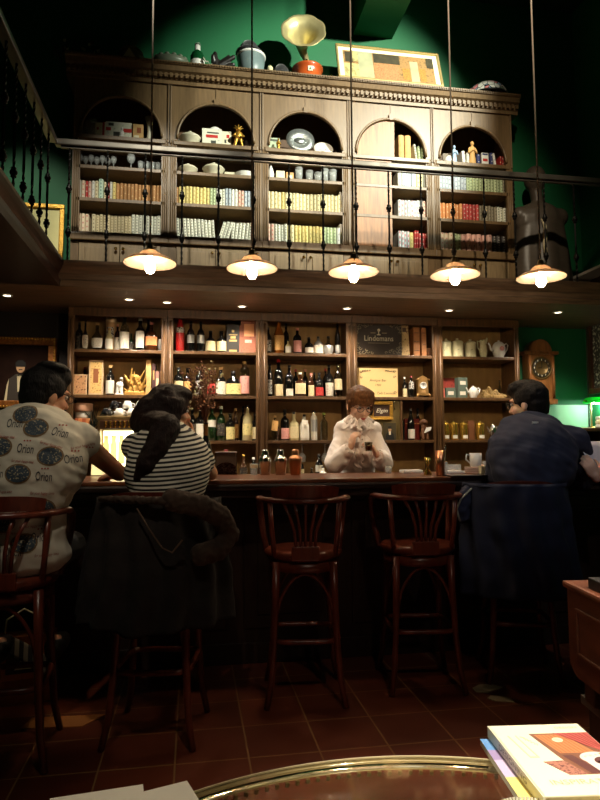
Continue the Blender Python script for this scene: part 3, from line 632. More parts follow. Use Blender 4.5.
path = [A, A+V((0, .02, .05)), A+V((-.02, .03, .11)), V((-.03, .06, .33)), V((-.05, .01, .375)), Bp-ax*.03, Bp]; rad = [.014, .018, .026, .038, .06, .135, .195]
seg = 32; rings = []
for q in range(26):
    t_ = q/25*(len(path)-1); i_ = min(int(t_), len(path)-2); f_ = t_-i_; c_ = path[i_].lerp(path[i_+1], f_); r_ = rad[i_]*(rad[i_+1]/rad[i_])**f_
    w_ = min(1, max(0, (q-8)/17)); ring = []; tg = (path[min(i_+1, len(path)-1)]-path[i_]).normalized().lerp((path[min(i_+2, len(path)-1)]-path[min(i_+1, len(path)-2)]).normalized() if i_+2 < len(path) else ax, f_).normalized(); e1 = tg.cross(V((1, 0, 0))).normalized(); e2 = tg.cross(e1)
    for s_ in range(seg):
        a_ = 2*PI*s_/seg; rr_ = r_*(1+.05*w_*abs(math.sin(a_*4))); ring.append(hb.bm.verts.new(c_+(e1*math.cos(a_)+e2*math.sin(a_))*rr_*V((1, 1, 1)).x))
    rings.append(ring)
fs = [hb.bm.faces.new((X[i_], X[(i_+1) % seg], Y_[(i_+1) % seg], Y_[i_])) for X, Y_ in zip(rings, rings[1:]) for i_ in range(seg)]
hb.fin(fs, HM, True); ho = hb.build('horn', t); ho.modifiers.new('s', 'SOLIDIFY').thickness = .003
# leaning framed picture
p0, p1 = PY(338, 84, YF-.05), PY(443, 93, YF-.05); w = p1.x-p0.x; h = .41
t = thing('framed_picture', 'wide gold framed picture with cream mat leaning on top of the bookcases', 'picture', ((p0.x+p1.x)/2, YF-.06, T), 0)
def frame(b, w, h, t_, d, m, y=0, bead=None):
    for (a, c, e, f) in ((-w/2, w/2, 0, t_), (-w/2, w/2, h-t_, h), (-w/2, -w/2+t_, t_, h-t_), (w/2-t_, w/2, t_, h-t_)): b.box(a, c, y-d, y, e, f, m, min(.008, t_*.3))
TL = -.3
b = MB(); frame(b, w, h, .02, .025, mat('pale_gold', (170, 150, 100), .4, metal=.5)); 
for k in range(70):
    x = -w/2+.01+k*(w-.02)/69; b.ell((x, -.026, h-.01), .005, GOLD, seg=6)
b.build('frame', t, rot=(TL, 0, 0))
MB().box(-w/2+.018, w/2-.018, -.008, -.004, .018, h-.018, mat('ivory_mat', (238, 230, 190), .7)).build('mat_board', t, rot=(TL, 0, 0))
b = MB(); iw, ih = w-.13, h-.095; z0 = .035
b.box(-iw/2, iw/2, -.0095, -.008, z0, z0+ih, printed('art_ground', (150, 114, 66), (104, 80, 46), 22, .55))
A1 = printed('art_pale', (176, 166, 112), (140, 130, 80), 14, .5); A2 = printed('art_orange', (176, 120, 76), (140, 88, 52), 60, .5); A3 = printed('art_dots', (170, 120, 50), (50, 34, 20), 70, .55); A4 = mat('art_dark', (60, 54, 34), .8, noise_amt=.4, nscale=20); A5 = mat('art_grey', (156, 156, 122), .8, noise_amt=.2)
def st(u0, u1, v0, v1, m, d=.001): b.box(-iw/2+u0*iw, -iw/2+u1*iw, -.0095-d, -.0095, z0+v0*ih, z0+v1*ih, m)
st(.02, .1, .55, .95, A4); st(.1, .16, .6, 1, A1); st(.16, .32, 0, 1, A5); st(.0, .16, 0, .5, A1); st(.33, .6, 0, .6, A2); st(.33, .62, .62, .98, A4); st(.64, .72, .05, .5, A3); st(.73, .82, .0, .8, A5); st(.83, .9, .05, .55, A3); st(.92, 1, .6, 1, A4)
b.build('picture_sheet', t, rot=(TL, 0, 0))
MB().box(-w/2+.01, w/2-.01, -.004, .004, .01, h-.01, W_DK).build('backing', t, rot=(TL, 0, 0))
# floral glass dome and dark stuff to its right
t = thing('glass_lampshade', 'leaded glass dome lampshade with pink flowers on top of the bookcases', 'lampshade', top(486, 92, YF+.07))
def floral():
    m = bpy.data.materials.new('leaded_floral_glass'); m.use_nodes = True; N, L = nt(m); bb = N['Principled BSDF']; bb.inputs['Roughness'].default_value = .25
    tc = N.new('ShaderNodeTexCoord'); vo = N.new('ShaderNodeTexVoronoi'); vo.inputs['Scale'].default_value = 22; L.new(tc.outputs['Object'], vo.inputs[0])
    r = N.new('ShaderNodeValToRGB'); r.color_ramp.interpolation = 'CONSTANT'; sp = N.new('ShaderNodeSeparateColor'); L.new(vo.outputs['Color'], sp.inputs[0]); L.new(sp.outputs[0], r.inputs[0])
    cs = [(0, (190, 190, 180)), (.35, (190, 120, 120)), (.55, (120, 140, 120)), (.7, (210, 170, 170)), (.85, (140, 160, 180))]
    while len(r.color_ramp.elements) < len(cs): r.color_ramp.elements.new(.5)
    for e, (pos, c) in zip(r.color_ramp.elements, cs): e.position = pos; e.color = (*lin(c), 1)
    ve = N.new('ShaderNodeTexVoronoi'); ve.feature = 'DISTANCE_TO_EDGE'; ve.inputs['Scale'].default_value = 22; L.new(tc.outputs['Object'], ve.inputs[0])
    gt = N.new('ShaderNodeMath'); gt.operation = 'LESS_THAN'; gt.inputs[1].default_value = .05; L.new(ve.outputs[0], gt.inputs[0])
    mx = N.new('ShaderNodeMix'); mx.data_type = 'RGBA'; L.new(gt.outputs[0], mx.inputs[0]); L.new(r.outputs[0], mx.inputs[6]); mx.inputs[7].default_value = (.01, .01, .01, 1); L.new(mx.outputs[2], bb.inputs['Base Color'])
    return m
MB().lathe([(.2*math.cos(a), .01+.15*math.sin(a)) for a in [PI/2*k/12 for k in range(13)]], floral(), seg=36, cap=False).build('dome', t)
MB().lathe([(.185, 0), (.205, 0), (.205, .014), (.19, .014)], BLACKM, seg=36, cap=False).build('rim', t)
b = MB(); b.lathe([(0, 0), (.02, 0), (.02, .02), (.008, .03), (.008, .05), (0, .05)], BRASS, seg=12); tag(b.build('brass_finial', None, top(331, 77, YF-.02)), 'small brass finial lying by the gramophone and picture', 'finial')
# ================================================================== RAILINGS
RT = 3.535
def baluster(t, x, y, seed=0):
    z0, z1 = BAL+.004, RT-.045
    b = MB(); n = 60; pts = [(x, y, z0+(z1-z0)*k/n) for k in range(n+1)]
    seg = 4; rings = []
    for k, p in enumerate(pts):
        a = k*.55 if (k < 24 or k > 36) else 23*.55
        rings.append([b.bm.verts.new((p[0]+.0085*math.cos(a+PI/2*q), p[1]+.0085*math.sin(a+PI/2*q), p[2])) for q in range(4)])
    b.fin([b.bm.faces.new((A[q], A[(q+1) % 4], B[(q+1) % 4], B[q])) for A, B in zip(rings, rings[1:]) for q in range(4)], BLACKM, False)
    for kz in (BAL+.245, BAL+.57):
        b.lathe([(.009, -.03), (.017, -.026), (.013, -.018), (.022, -.006), (.022, .006), (.013, .018), (.017, .026), (.009, .03)], BLACKM, c=(x, y, kz), seg=10)
    b.lathe([(.02, 0), (.02, .006), (.01, .014)], BLACKM, c=(x, y, BAL), seg=10)
    return b.build('baluster', t)
RAILM = mat('worn_dark_rail', (104, 98, 90), .3, metal=.5, noise_amt=.2)
t = thing('balcony_railing', 'long dark balcony railing with twisted iron balusters in front of the bookcases', 'railing')
b = MB(); b.box(XLB-.04, XR-.002, YR+.02, YR+.085, RT-.045, RT, RAILM, .008); b.box(XLB, XR-.002, YR+.04, YR+.065, RT-.06, RT-.045, RAILM); b.build('top_rail', t)
for px in (68.7, 107, 145, 182, 218.5, 253.5, 289, 323, 356, 388.7, 421, 452.7, 484, 514, 544, 574):
    baluster(t, PY(px, 200, YR+.05).x, YR+.05)
t = thing('gallery_railing', 'dark railing with twisted iron balusters along the left gallery', 'railing')
b = MB(); b.box(XLB-.085, XLB-.02, -.9, YR+.015, RT-.045, RT, RAILM, .008); b.build('top_rail', t)
y = YR-.12
for k in range(26): baluster(t, XLB-.05, y); y -= .205
# ------------------------------------------------------------------ leaning cream picture, left end of the balcony
p0 = PY(64, 262, YB-.05); pw = .42
t = thing('gilt_picture', 'cream picture in a gilt frame leaning at the left end of the balcony', 'picture', (p0.x-pw/2, YB-.1, BAL+.001))
b = MB(); frame(b, pw, .78, .04, .03, GOLD); b.build('frame', t, rot=(-.06, 0, 0))
MB().box(-pw/2+.02, pw/2-.02, -.012, -.004, .02, .75, mat('pale_yellow_sheet', (222, 214, 150), .7, noise_amt=.1)).build('picture_sheet', t, rot=(-.06, 0, 0))
b = MB(); b.lathe([(0, 0), (.03, 0), (.028, .02), (.05, .06), (.055, .13), (.03, .17), (.034, .2), (.028, .2), (.02, .17), (0, .16)], WHITE, seg=20, cap=False)
q = PY(54, 255, YB-.28); tag(b.build('white_vase', None, (q.x, YB-.3, BAL+.001)), 'white vase on the balcony floor before the cream gilt picture', 'vase')
# ------------------------------------------------------------------ dark dress form at right end
q = PY(543, 262, YB-.3); mx_, my_ = q.x, YB-.26
DF = mat('dark_satin', (80, 70, 60), .42, noise_amt=.2, nscale=4)
t = thing('dress_form', 'tall dark cloaked dress form with white tassel, right end of the balcony', 'mannequin', (mx_, my_, BAL))
b = MB(); b.ell((-.03, 0, 1.22), (.1, .11, .13), DF, seg=20); b.cap((-.03, 0, 1.13), (-.01, 0, .98), .06, .055, DF)
b.cap((-.2, 0, .86), (.2, 0, .86), .08, .09, DF); b.ell((0, 0, .8), (.25, .14, .2), DF)
for k in range(15): zz = .74-.045*k; b.ell((0.01, 0, zz), (.235+.005*k, .145+.0025*k, .15 if zz > .2 else max(.03, zz)), DF, seg=24)
me = voxel(b, .012, 5, lambda c, nn: nn*(.012*math.sin(c.x*26+math.sin(c.z*3)*1.2)*max(0, min(1, (1.0-c.z)*2)))); link('cloaked_body', me, t)
b = MB(); b.lathe([(.0, 0), (.2, 0), (.2, .015), (.03, .03), (.02, .2), (0, .2)], BLACKM, seg=24, cap=False); b.build('stand', t)
b = MB(); b.tube([(-.06, -.15, .78), (-.045, -.17, .7), (-.05, -.175, .6), (-.06, -.175, .52), (-.05, -.175, .45)], [.012, .016, .02, .016, .022], mat('white_tassel', (210, 196, 160), .7), 8); b.build('tassel', t)
b = MB(); b.box(-.02, .02, -.012, .0, 0, .17, CREAM, .002); q2 = PY(529, 272, YB-.47); tag(b.build('standing_card', None, (q2.x, YB-.47, BAL+.001)), 'small pale card standing before the dark dress form', 'card')
# low white shelf with records at right wall
t = thing('white_bookshelf', 'low white edged bookshelf against the right wall of the balcony', 'bookshelf', (XR-.005, 5.1, BAL))
b = MB(); wt = mat('off_white_paint', (206, 200, 186), .6); b.box(-.2, 0, -.3, -.28, 0, .3, wt); b.box(-.2, 0, .38, .4, 0, .3, wt); b.box(-.2, 0, -.3, .4, .3, .325, wt); b.build('carcass', t)
MB().box(-.012, -.0, -.28, .38, 0, .3, W_DK).build('back_panel', t)
for k in range(5):
    b = MB(); b.box(-.17, 0, -.009, .009, .0005, .22+.012*(k % 3), mat(f'file_{k}', [(206, 196, 160), (170, 150, 110), (222, 216, 196), (150, 130, 100), (214, 208, 180)][k], .7), .001)
    tag(b.build('record_sleeve', None, (XR-.02, 4.86+k*.021, BAL)), f'{ORD[k]} pale record sleeve from the front in the white edged bookshelf', 'record sleeve', 'record sleeves')
for k in range(4):
    b = MB(); b.box(-.16, 0, -.014, .014, .0005, .27-.02*k, mat(f'file_{(k*2)%5}'), .002)
    tag(b.build('folder', None, (XR-.02, 4.785-k*.0285, BAL)), f'{ORD[k]} tall pale folder standing before the white edged bookshelf', 'folder', 'folders on the balcony')
# ------------------------------------------------------------------ PENDANTS
BULB = emis('filament_bulb', (255, 228, 188), 150)
SHADE = translucent('milk_glass', (164, 144, 126), .5, .3)
BRZ = mat('aged_brass', (150, 120, 70), .35, metal=.9)
PEND = [(150, 262, 3.62, 'leftmost pendant lamp with white shade over the bar'), (252, 267.5, 3.60, 'second pendant lamp from left, over the bar'), (353.5, 271, 3.57, 'middle pendant lamp over the bar'), (455, 274, 3.54, 'fourth pendant lamp from left, over the bar'), (541, 276.5, 3.52, 'rightmost pendant lamp, over the man in navy')]
PP = []
for x, y, Y, l in PEND:
    p = PY(x, y, Y); PP.append(p)
    t = thing('pendant_lamp', l, 'pendant lamp', p, 0, 'pendant lamps over the bar')
    MB().lathe([(.0, -.068), (.016, -.064), (.027, -.046), (.03, -.026), (.024, .0), (.015, .024), (.014, .04)], BULB, seg=16, cap=False).build('bulb', t)
    MB().lathe([(.032, .066), (.05, .058), (.062, .04), (.075, .03), (.12, .016), (.148, -.004), (.15, -.01), (.146, -.008), (.118, .012), (.072, .025), (.058, .036), (.047, .053), (.03, .061)], SHADE, seg=40, cap=False).build('lamp_shade', t)
    b = MB(); b.lathe([(.016, .04), (.02, .045), (.033, .06), (.034, .07), (.022, .075), (.017, .1), (.007, .108), (0, .11)], BRZ, seg=16, cap=False); b.tube([(.018, 0, .085), (.034, 0, .085), (.036, 0, .093)], .004, BRZ, 6); b.build('socket', t)
    MB().tube([(0, 0, .105), (0, 0, ZC-p.z-.02)], .0055, mat('fabric_cord', (150, 138, 124), .6), 8).build('cord', t)
    MB().lathe([(0, -.03), (.05, -.025), (.055, 0)], BRZ, c=(0, 0, ZC-p.z-.0005), seg=20).build('ceiling_rose', t)
# ================================================================== BACK BAR
LS = [2.092, 1.719, 1.341]; CT = 1.0
LB = wood('wood_lower_dim', (90, 62, 34), .42); LBK = mat('lower_back', (158, 122, 70), .6, noise_amt=.2, nscale=3, stretch=(6, 6, 1))  # same wood as the bookcases, its dimmer light put into the colour
BD = ['leftmost dark bottle cabinet behind the bar, above the lit coffee machine', 'second bottle cabinet from left behind the bar, red figure bottle on top shelf', 'middle bottle cabinet behind the bar, three full shelves of bottles', 'fourth cabinet from left, holding the black sign and the certificate', 'rightmost cabinet behind the bar, teapots on its top shelf']
for i in range(5):
    x0 = XB[i]+.0; w = XB[i+1]-XB[i]
    t = thing('bottle_cabinet', BD[i], 'cabinet', (x0, YF, 0), 0, 'bottle cabinets behind the bar')
    for s in (.004, w-.028): MB().box(s, s+.024, .02, .3, CT, SOF-.004, LB).build('side_panel', t)
    MB().box(.004, w-.004, .285, .3, CT, SOF-.004, LBK).build('back_panel', t)
    b = MB()
    for s in (0, w-.05):
        b.box(s+.001, s+.049, -.012, .02, CT, SOF-.07, LB, .003); b.tube([(s+.025, -.012, CT+.02), (s+.025, -.012, SOF-.1)], .009, LB, 6)
    b.box(.001, w-.001, -.02, .02, SOF-.075, SOF-.004, LB, .004); b.build('front_frame', t)
    for k, z in enumerate(LS):
        MB().box(.03, w-.03, -.004, .285, z-.026, z, LB, .003).build('shelf', t)
    if i == 3:
        MB().box(.44, .455, .0, .285, LS[2], LS[1]-.03, LB).build('divider', t)
        MB().box(.03, .44, .03, .05, LS[2]+.001, LS[1]-.03, mat('olive_board', (110, 92, 48), .6, noise_amt=.2)).build('board', t)
t = thing('back_counter', 'dark low back counter running under the bottle cabinets', 'counter', (0, 0, 0))
MB().box(XB[0]-.04, XB[5]+.04, 4.98, YF+.29, CT-.04, CT, W_DK, .005).build('worktop', t)
b = MB(); b.box(XB[0]-.03, XB[5]+.03, 5.02, YF+.28, .0, CT-.04, W_DK); b.build('cupboard_body', t)
# ------------------------------------------------------------------ bottles
GL = {'dark': mat('dark_bottle_glass', (14, 13, 12), .06, coat=.6), 'brown': mat('brown_bottle_glass', (58, 30, 12), .06, coat=.6), 'amber': mat('amber_spirit', (120, 66, 18), .06, coat=.7), 'green': mat('green_bottle_glass', (22, 44, 20), .06, coat=.6), 'clear': glass('clear_bottle', (225, 228, 215), .78, .04, .4), 'grey': mat('pewter_bottle', (120, 116, 108), .2, metal=.5), 'white': mat('white_ceramic_bottle', (226, 222, 208), .3, coat=.4), 'red': mat('red_bottle', (150, 26, 24), .25, coat=.5), 'pale': mat('pale_spirit', (196, 184, 140), .08, coat=.6)}
LAB = {'white': mat('label_white', (226, 220, 204), .6, noise_amt=.0), 'cream': printed('label_cream', (222, 206, 160), (150, 116, 70), 60, .62), 'tan': printed('label_tan', (206, 158, 92), (120, 70, 34), 50, .6), 'red': printed('label_red', (186, 48, 44), (226, 170, 150), 60, .62), 'pink': printed('label_pink', (226, 160, 150), (190, 90, 90), 40, .6), 'yellow': printed('label_yellow', (222, 208, 140), (90, 120, 60), 34, .58), 'orange': printed('label_orange', (222, 138, 84), (160, 84, 44), 40, .62), 'dark': printed('label_dark', (40, 34, 30), (190, 170, 130), 60, .58), 'print': printed('label_print', (222, 214, 196), (60, 50, 44), 50, .6), 'silver': mat('label_silver', (190, 190, 186), .3, metal=.7), 'skull': printed('label_skull', (200, 196, 186), (30, 26, 24), 34, .5)}
CAPM = {'dark': mat('cap_dark', (24, 20, 18), .35), 'red': mat('cap_red', (150, 30, 28), .4), 'cork': mat('cap_cork', (190, 150, 96), .7), 'white': mat('cap_white', (226, 220, 208), .4), 'gold': BRASS, 'pink': mat('cap_pink', (206, 130, 112), .45), 'silver': STEEL, 'green': mat('cap_green', (120, 140, 50), .35)}
SHP = {  # relative profile: (r, z) with r of body=1, z of height=1
 'wine': [(0, 0), (.92, 0), (1, .02), (1, .6), (.85, .69), (.42, .77), (.36, .8), (.36, 1)],
 'whisky': [(0, 0), (.94, 0), (1, .02), (1, .62), (.9, .69), (.42, .76), (.36, .8), (.36, 1)],
 'tall': [(0, 0), (.95, 0), (1, .02), (1, .55), (.7, .68), (.42, .78), (.4, 1)],
 'squat': [(0, 0), (.92, 0), (1, .03), (1, .5), (.88, .6), (.4, .7), (.34, .74), (.34, 1)],
 'round': [(0, 0), (.5, 0), (.62, .03), (.95, .2), (1, .34), (.9, .5), (.5, .62), (.32, .68), (.3, 1)],
 'jug': [(0, 0), (.95, 0), (1, .03), (1, .55), (.8, .68), (.35, .76), (.3, 1)],
 'slim': [(0, 0), (.95, 0), (1, .02), (1, .72), (.9, .8), (.5, .86), (.45, 1)],
 'flare': [(0, 0), (.8, 0), (.85, .02), (1, .5), (.92, .62), (.4, .74), (.32, .8), (.32, 1)]}
def bottle(px, ypx, wpx, hpx, z, shape, gl, lab, cap, label, Y=None, sq=None, l0=.08, l1=.52, tag_=None, group='bottles behind the bar', lw=1.0, k=None):
    Y = Y or YF+.09; s = (k or 1)*Y/621.0; r = wpx*s/2; h = hpx*s; p = PY(px, ypx, Y)
    t = thing('bottle', label, 'bottle', (p.x, Y, z+.0005), 0, group)
    pr = SHP[shape]; ch = .09
    prof = [(a*r, b*h*(1-.01)) for a, b in pr]; sy = 1 if not sq else .8
    if shape == 'round': sy = .6
    MB().lathe(prof+[(0, h*.99)], GL[gl], seg=18, sq=sq, sy=sy, cap=False).build('glass_body', t)
    if lab:
        half = PI*.38*lw
        rr = lambda zz: next((a0+(a1-a0)*((zz-b0)/(b1-b0) if b1 > b0 else 0) for (a0, b0), (a1, b1) in zip(pr[1:], pr[2:]) if b0 <= zz <= b1), .4)*r+.0012
        zz = [l0+(l1-l0)*q/6 for q in range(7)]
        MB().lathe([(rr(v), v*h*.99) for v in zz], LAB[lab], seg=12, a0=-PI/2-half, a1=-PI/2+half, sq=sq, sy=sy+.02, cap=False).build('label', t)
    nr = pr[-1][0]*r
    MB().lathe([(nr*1.06, h*(1-ch)), (nr*1.1, h*1.0), (0, h*1.002)], CAPM[cap], seg=14, cap=False).build('cap' if cap != 'cork' else 'cork_stopper', t)
    if tag_:
        b = MB(); b.box(-tag_[1]*s/2, tag_[1]*s/2, -.003, 0, -tag_[2]*s, 0, LAB[tag_[0]]); b.tube([(0, 0, 0), (0, r*.5, .02)], .0015, LAB[tag_[0]], 5); b.build('hang_tag', t, (0, -r-.004, h*.78), (-.12, .15, 0))
    return t
B = bottle
a, b_ = LS[0], LS[1]; c_ = LS[2]
w1, w2, w3, w4 = 'on leftmost cabinet top shelf', 'on second cabinet top shelf', 'on middle cabinet top shelf', 'bottom shelf'
# leftmost cabinet, top shelf
B(79, 350, 7, 28, a, 'wine', 'dark', 'dark', 'dark', 'dark unlit bottle farthest left '+w1, YF+.14)
B(85, 350, 6, 29, a, 'round', 'dark', 'print', 'silver', 'second dark bottle from left, silver top, '+w1)
B(97, 350, 11, 27, a, 'round', 'clear', 'print', 'cork', 'faceted clear decanter with pale paper label '+w1, l0=.1, l1=.45)
B(109, 350, 7.5, 22, a, 'tall', 'pale', 'white', 'cork', 'bottle with white label before the cream tube '+w1)
t = thing('cardboard_tube', 'tall cream and brown cylindrical box behind a white labelled bottle', 'cylinder box', (*PY(110.8, 349, YF+.17).xy, a+.0005))
MB().lathe([(0, 0), (.043, 0), (.043, .29), (0, .29)], mat('tube_cream', (190, 150, 104), .6), seg=20, cap=False).build('tube', t)
MB().lathe([(.0445, .25), (.0445, .306), (0, .307)], mat('tube_lid', (206, 180, 140), .6), seg=20, cap=False).build('lid', t)
MB().lathe([(.0437, .12), (.0437, .21)], LAB['skull'], seg=10, a0=PI*1.2, a1=PI*1.7, cap=False).build('label', t)
B(117.3, 350.5, 6, 27, a, 'wine', 'brown', 'print', 'pink', 'brown bottle with pinkish cap right of the cream tube', YF+.14)
B(124.3, 351, 9.5, 35, a, 'wine', 'clear', 'white', 'dark', 'big bottle with wide white label and red line '+w1, l0=.06, l1=.53)
B(131, 350.5, 5, 18, a, 'squat', 'green', 'dark', 'dark', 'small green bottle right of the wide white label bottle', YF+.12)
B(140, 351, 10.5, 33, a, 'flare', 'dark', 'white', 'white', 'bottle with white diamond shaped label '+w1, l0=.1, l1=.6, lw=.75)
B(148, 351, 6, 36, a, 'tall', 'dark', None, 'cork', 'tall dark bottle behind the orange label bottle', YF+.17)
B(151.3, 351, 11, 29, a, 'squat', 'brown', 'orange', 'pink', 'squarish bottle with orange label and pink cap', sq=5, l0=.2, l1=.5)
B(161.3, 351.5, 7, 24, a, 'round', 'clear', 'silver', 'silver', 'pale round decanter at right end '+w1)
# second cabinet, top shelf
t = B(180, 352, 8.5, 40, a, 'tall', 'red', 'skull', 'silver', 'tall red and white skull figure bottle '+w2, l0=.48, l1=.62)
B(190.7, 352, 7.5, 31, a, 'wine', 'dark', 'silver', 'dark', 'left one of two black bottles with silver emblem '+w2, l0=.3, l1=.56)
B(200.7, 352, 7.5, 31, a, 'wine', 'dark', 'silver', 'dark', 'right one of two black bottles with silver emblem '+w2, l0=.3, l1=.56)
B(210.5, 352, 10, 22, a, 'squat', 'dark', 'cream', 'dark', 'left one of two squat dark bottles with cream label '+w2)
B(221.3, 352, 10, 22, a, 'squat', 'dark', 'cream', 'dark', 'right one of two squat dark bottles with cream label '+w2)
def boxed(px, ypx, wpx, hpx, z, m, label, name='gift_box', cat='box', marks=(), Y=None, d=.07, lid=False, rot=0, bev=.002):
    Y = Y or YF+.07; s = Y/621; w, h = wpx*s, hpx*s; p = PY(px, ypx, Y)
    b = MB(); b.box(-w/2, w/2, 0, d, 0, h, m, bev)
    for q_, (u0, u1, v0, v1, mm) in enumerate(marks): b.box(-w/2+u0*w, -w/2+u1*w, -.0015-.0008*q_, .001, v0*h, v1*h, mm)
    return tag(b.build(name, None, (p.x, Y, z+.0006), (0, 0, rot)), label, cat)
DBX = mat('black_box_card', (38, 34, 30), .5); GMK = mat('gold_print', (190, 160, 100), .4, metal=.4)
boxed(233, 352, 12.5, 29, a, DBX, 'black bottle box with gold lettering '+w2, marks=[(.4, .6, .72, .8, GMK), (.15, .85, .62, .65, GMK), (.3, .7, .5, .58, GMK), (.2, .8, .4, .46, GMK), (.2, .8, .05, .11, GMK)])
boxed(240.2, 352, 1.6, 28, a, mat('pink_brown', (150, 90, 70), .6), 'narrow brown box edge beside the black bottle box')
boxed(248.7, 353, 15.5, 38, a, printed('rose_box', (150, 88, 66), (110, 58, 44), 40, .55), 'large rosy brown box with pale orange square '+w2, marks=[(.2, .85, .45, .78, mat('peach', (226, 160, 110), .6)), (.25, .7, .28, .36, LAB['pink'])])
# second cabinet, second shelf
B(178.5, 394, 9, 28, b_, 'wine', 'dark', 'cream', 'dark', 'dark bottle with tan label, leftmost on second shelf of second cabinet')
B(187.5, 394, 8, 28, b_, 'wine', 'dark', 'tan', 'dark', 'dark bottle with tan label behind the dried flowers', YF+.12)
B(199.8, 394, 9, 29, b_, 'whisky', 'dark', 'skull', 'dark', 'dark bottle with round emblem label right of the dried flowers')
B(210.7, 394.5, 10, 26, b_, 'round', 'brown', 'red', 'dark', 'round bottle with red label on second shelf of second cabinet', l0=.1, l1=.48)
B(220.7, 394.5, 10, 29, b_, 'squat', 'dark', 'print', 'cork', 'bottle with pale printed label and cork right of the round red label', l0=.06, l1=.5)
B(233.2, 394.5, 14.5, 25, b_, 'jug', 'dark', 'yellow', 'dark', 'wide dark jug bottle with pale yellow label', l0=.08, l1=.5, sq=4)
B(244.5, 395, 9.5, 35, b_, 'slim', 'clear', 'pink', 'cork', 'tall clear bottle with pink and white label, right on second shelf', l0=.08, l1=.58)
# second cabinet, bottom shelf
B(192, 440, 8, 32, c_, 'wine', 'dark', 'dark', 'dark', 'dark bottle right of the womans hand, bottom shelf of second cabinet')
B(200, 440, 8, 32, c_, 'wine', 'dark', 'white', 'silver', 'dark bottle with narrow white label beside the flower vase')
B(211.8, 440.5, 8.5, 34, c_, 'wine', 'green', 'white', 'silver', 'green bottle with high white label, bottom shelf of second cabinet', l0=.4, l1=.6)
B(221, 440.5, 8.5, 34, c_, 'wine', 'green', 'dark', 'white', 'dark green bottle with white cap left of the yellow label', l0=.15, l1=.5)
B(230.2, 440.5, 9, 27, c_, 'whisky', 'dark', 'yellow', 'dark', 'bottle with bright yellow label, bottom shelf of second cabinet', l0=.05, l1=.5)
B(235.5, 440, 6, 32, c_, 'tall', 'brown', 'tan', 'cork', 'slim brown bottle behind the bright yellow label bottle', YF+.17)
B(243, 440, 6, 34, c_, 'wine', 'dark', None, 'dark', 'dark bottle behind the clear bottle near the right post', YF+.18)
B(247.5, 440.5, 10, 35, c_, 'whisky', 'pale', 'yellow', 'silver', 'clear bottle with yellow liquid near the right post of second cabinet', l0=.15, l1=.48)
B(255, 441, 7, 27, c_, 'whisky', 'dark', 'cream', 'dark', 'bottle with cream label at right end, bottom shelf of second cabinet', l0=.06, l1=.5)
B(243.5, 472, 8, 27, CT, 'squat', 'brown', 'dark', 'gold', 'dark round decanter on the back counter right of the bean box', 5.2)
B(253.5, 472, 7, 24, CT, 'wine', 'dark', None, 'white', 'small dark bottle on back counter below the right post of second cabinet', 5.2)
# middle cabinet, top shelf
B(268.5, 352, 5.5, 27, a, 'wine', 'dark', 'skull', 'dark', 'dark bottle cut off by the post, leftmost '+w3)
B(279, 353, 10.5, 36, a, 'tall', 'amber', 'tan', 'gold', 'big amber bottle with tan label '+w3, l0=.1, l1=.52)
B(286, 352, 6.5, 33, a, 'wine', 'dark', None, 'dark', 'tall dark bottle behind the big amber bottle', YF+.18)
B(288.2, 353.5, 6, 14, a, 'squat', 'pale', 'white', 'dark', 'short pale bottle with white label right of the big amber bottle', YF+.05)
B(297.3, 353, 8.5, 27, a, 'whisky', 'dark', 'pink', 'pink', 'dark bottle with white and red label and pink top '+w3)
B(309, 353.5, 9, 18, a, 'squat', 'dark', 'white', 'dark', 'short dark bottle with a small white label '+w3, l0=.1, l1=.4)
B(318.3, 353.5, 9, 19, a, 'jug', 'grey', 'print', 'dark', 'square pewter coloured flask '+w3, sq=6)
B(328.4, 353.5, 10.5, 19.5, a, 'round', 'clear', 'silver', 'dark', 'round clear flask right of the square flask')
B(337.6, 354, 5.5, 35, a, 'tall', 'dark', 'silver', 'silver', 'tall thin bottle with silver neck, right end '+w3, l0=.08, l1=.3)
# middle cabinet, second shelf
e = ' on second shelf of middle cabinet'
B(270, 396, 4.5, 33, b_, 'slim', 'dark', 'skull', 'dark', 'slim dark speckled bottle leftmost'+e)
B(278.5, 396, 9, 38, b_, 'wine', 'dark', 'cream', 'red', 'dark wine bottle with cream label and red neck'+e, l0=.02, l1=.33)
B(289.3, 396.5, 8.5, 32, b_, 'wine', 'dark', 'white', 'dark', 'dark bottle with round white label'+e, l0=.03, l1=.25, lw=.8)
B(295.8, 396, 6, 29, b_, 'wine', 'dark', None, 'red', 'dark bottle with red cap left behind the oval label bottle', YF+.18)
B(300.3, 396.5, 10.5, 25, b_, 'squat', 'brown', 'cream', 'white', 'bottle with wide cream oval label and white cap'+e, l0=.12, l1=.55, sq=4)
B(305.3, 396, 6, 29, b_, 'wine', 'dark', None, 'pink', 'dark bottle with pink cap behind the oval label bottle', YF+.18)
B(311, 396.5, 6.5, 24, b_, 'tall', 'brown', 'cream', 'pink', 'slim bottle with cream label left of the red label'+e, l0=.04, l1=.5)
B(319.3, 396.5, 8.5, 25, b_, 'whisky', 'dark', 'red', 'dark', 'dark bottle with plain red label'+e, l0=.06, l1=.4)
B(314.5, 396, 6, 26, b_, 'wine', 'dark', None, 'dark', 'dark bottle with black cap behind the red label bottle', YF+.18)
B(325.7, 396, 6, 30, b_, 'wine', 'dark', None, 'red', 'dark bottle with red cap behind the tapering white label', YF+.18)
B(329.2, 396.5, 9, 33, b_, 'flare', 'dark', 'print', 'dark', 'bottle with tapering white label right of the red label', l0=.04, l1=.44)
B(338.2, 396.5, 8.5, 34, b_, 'wine', 'clear', 'cream', 'silver', 'clear bottle with cream label at right end'+e, l0=.22, l1=.55)
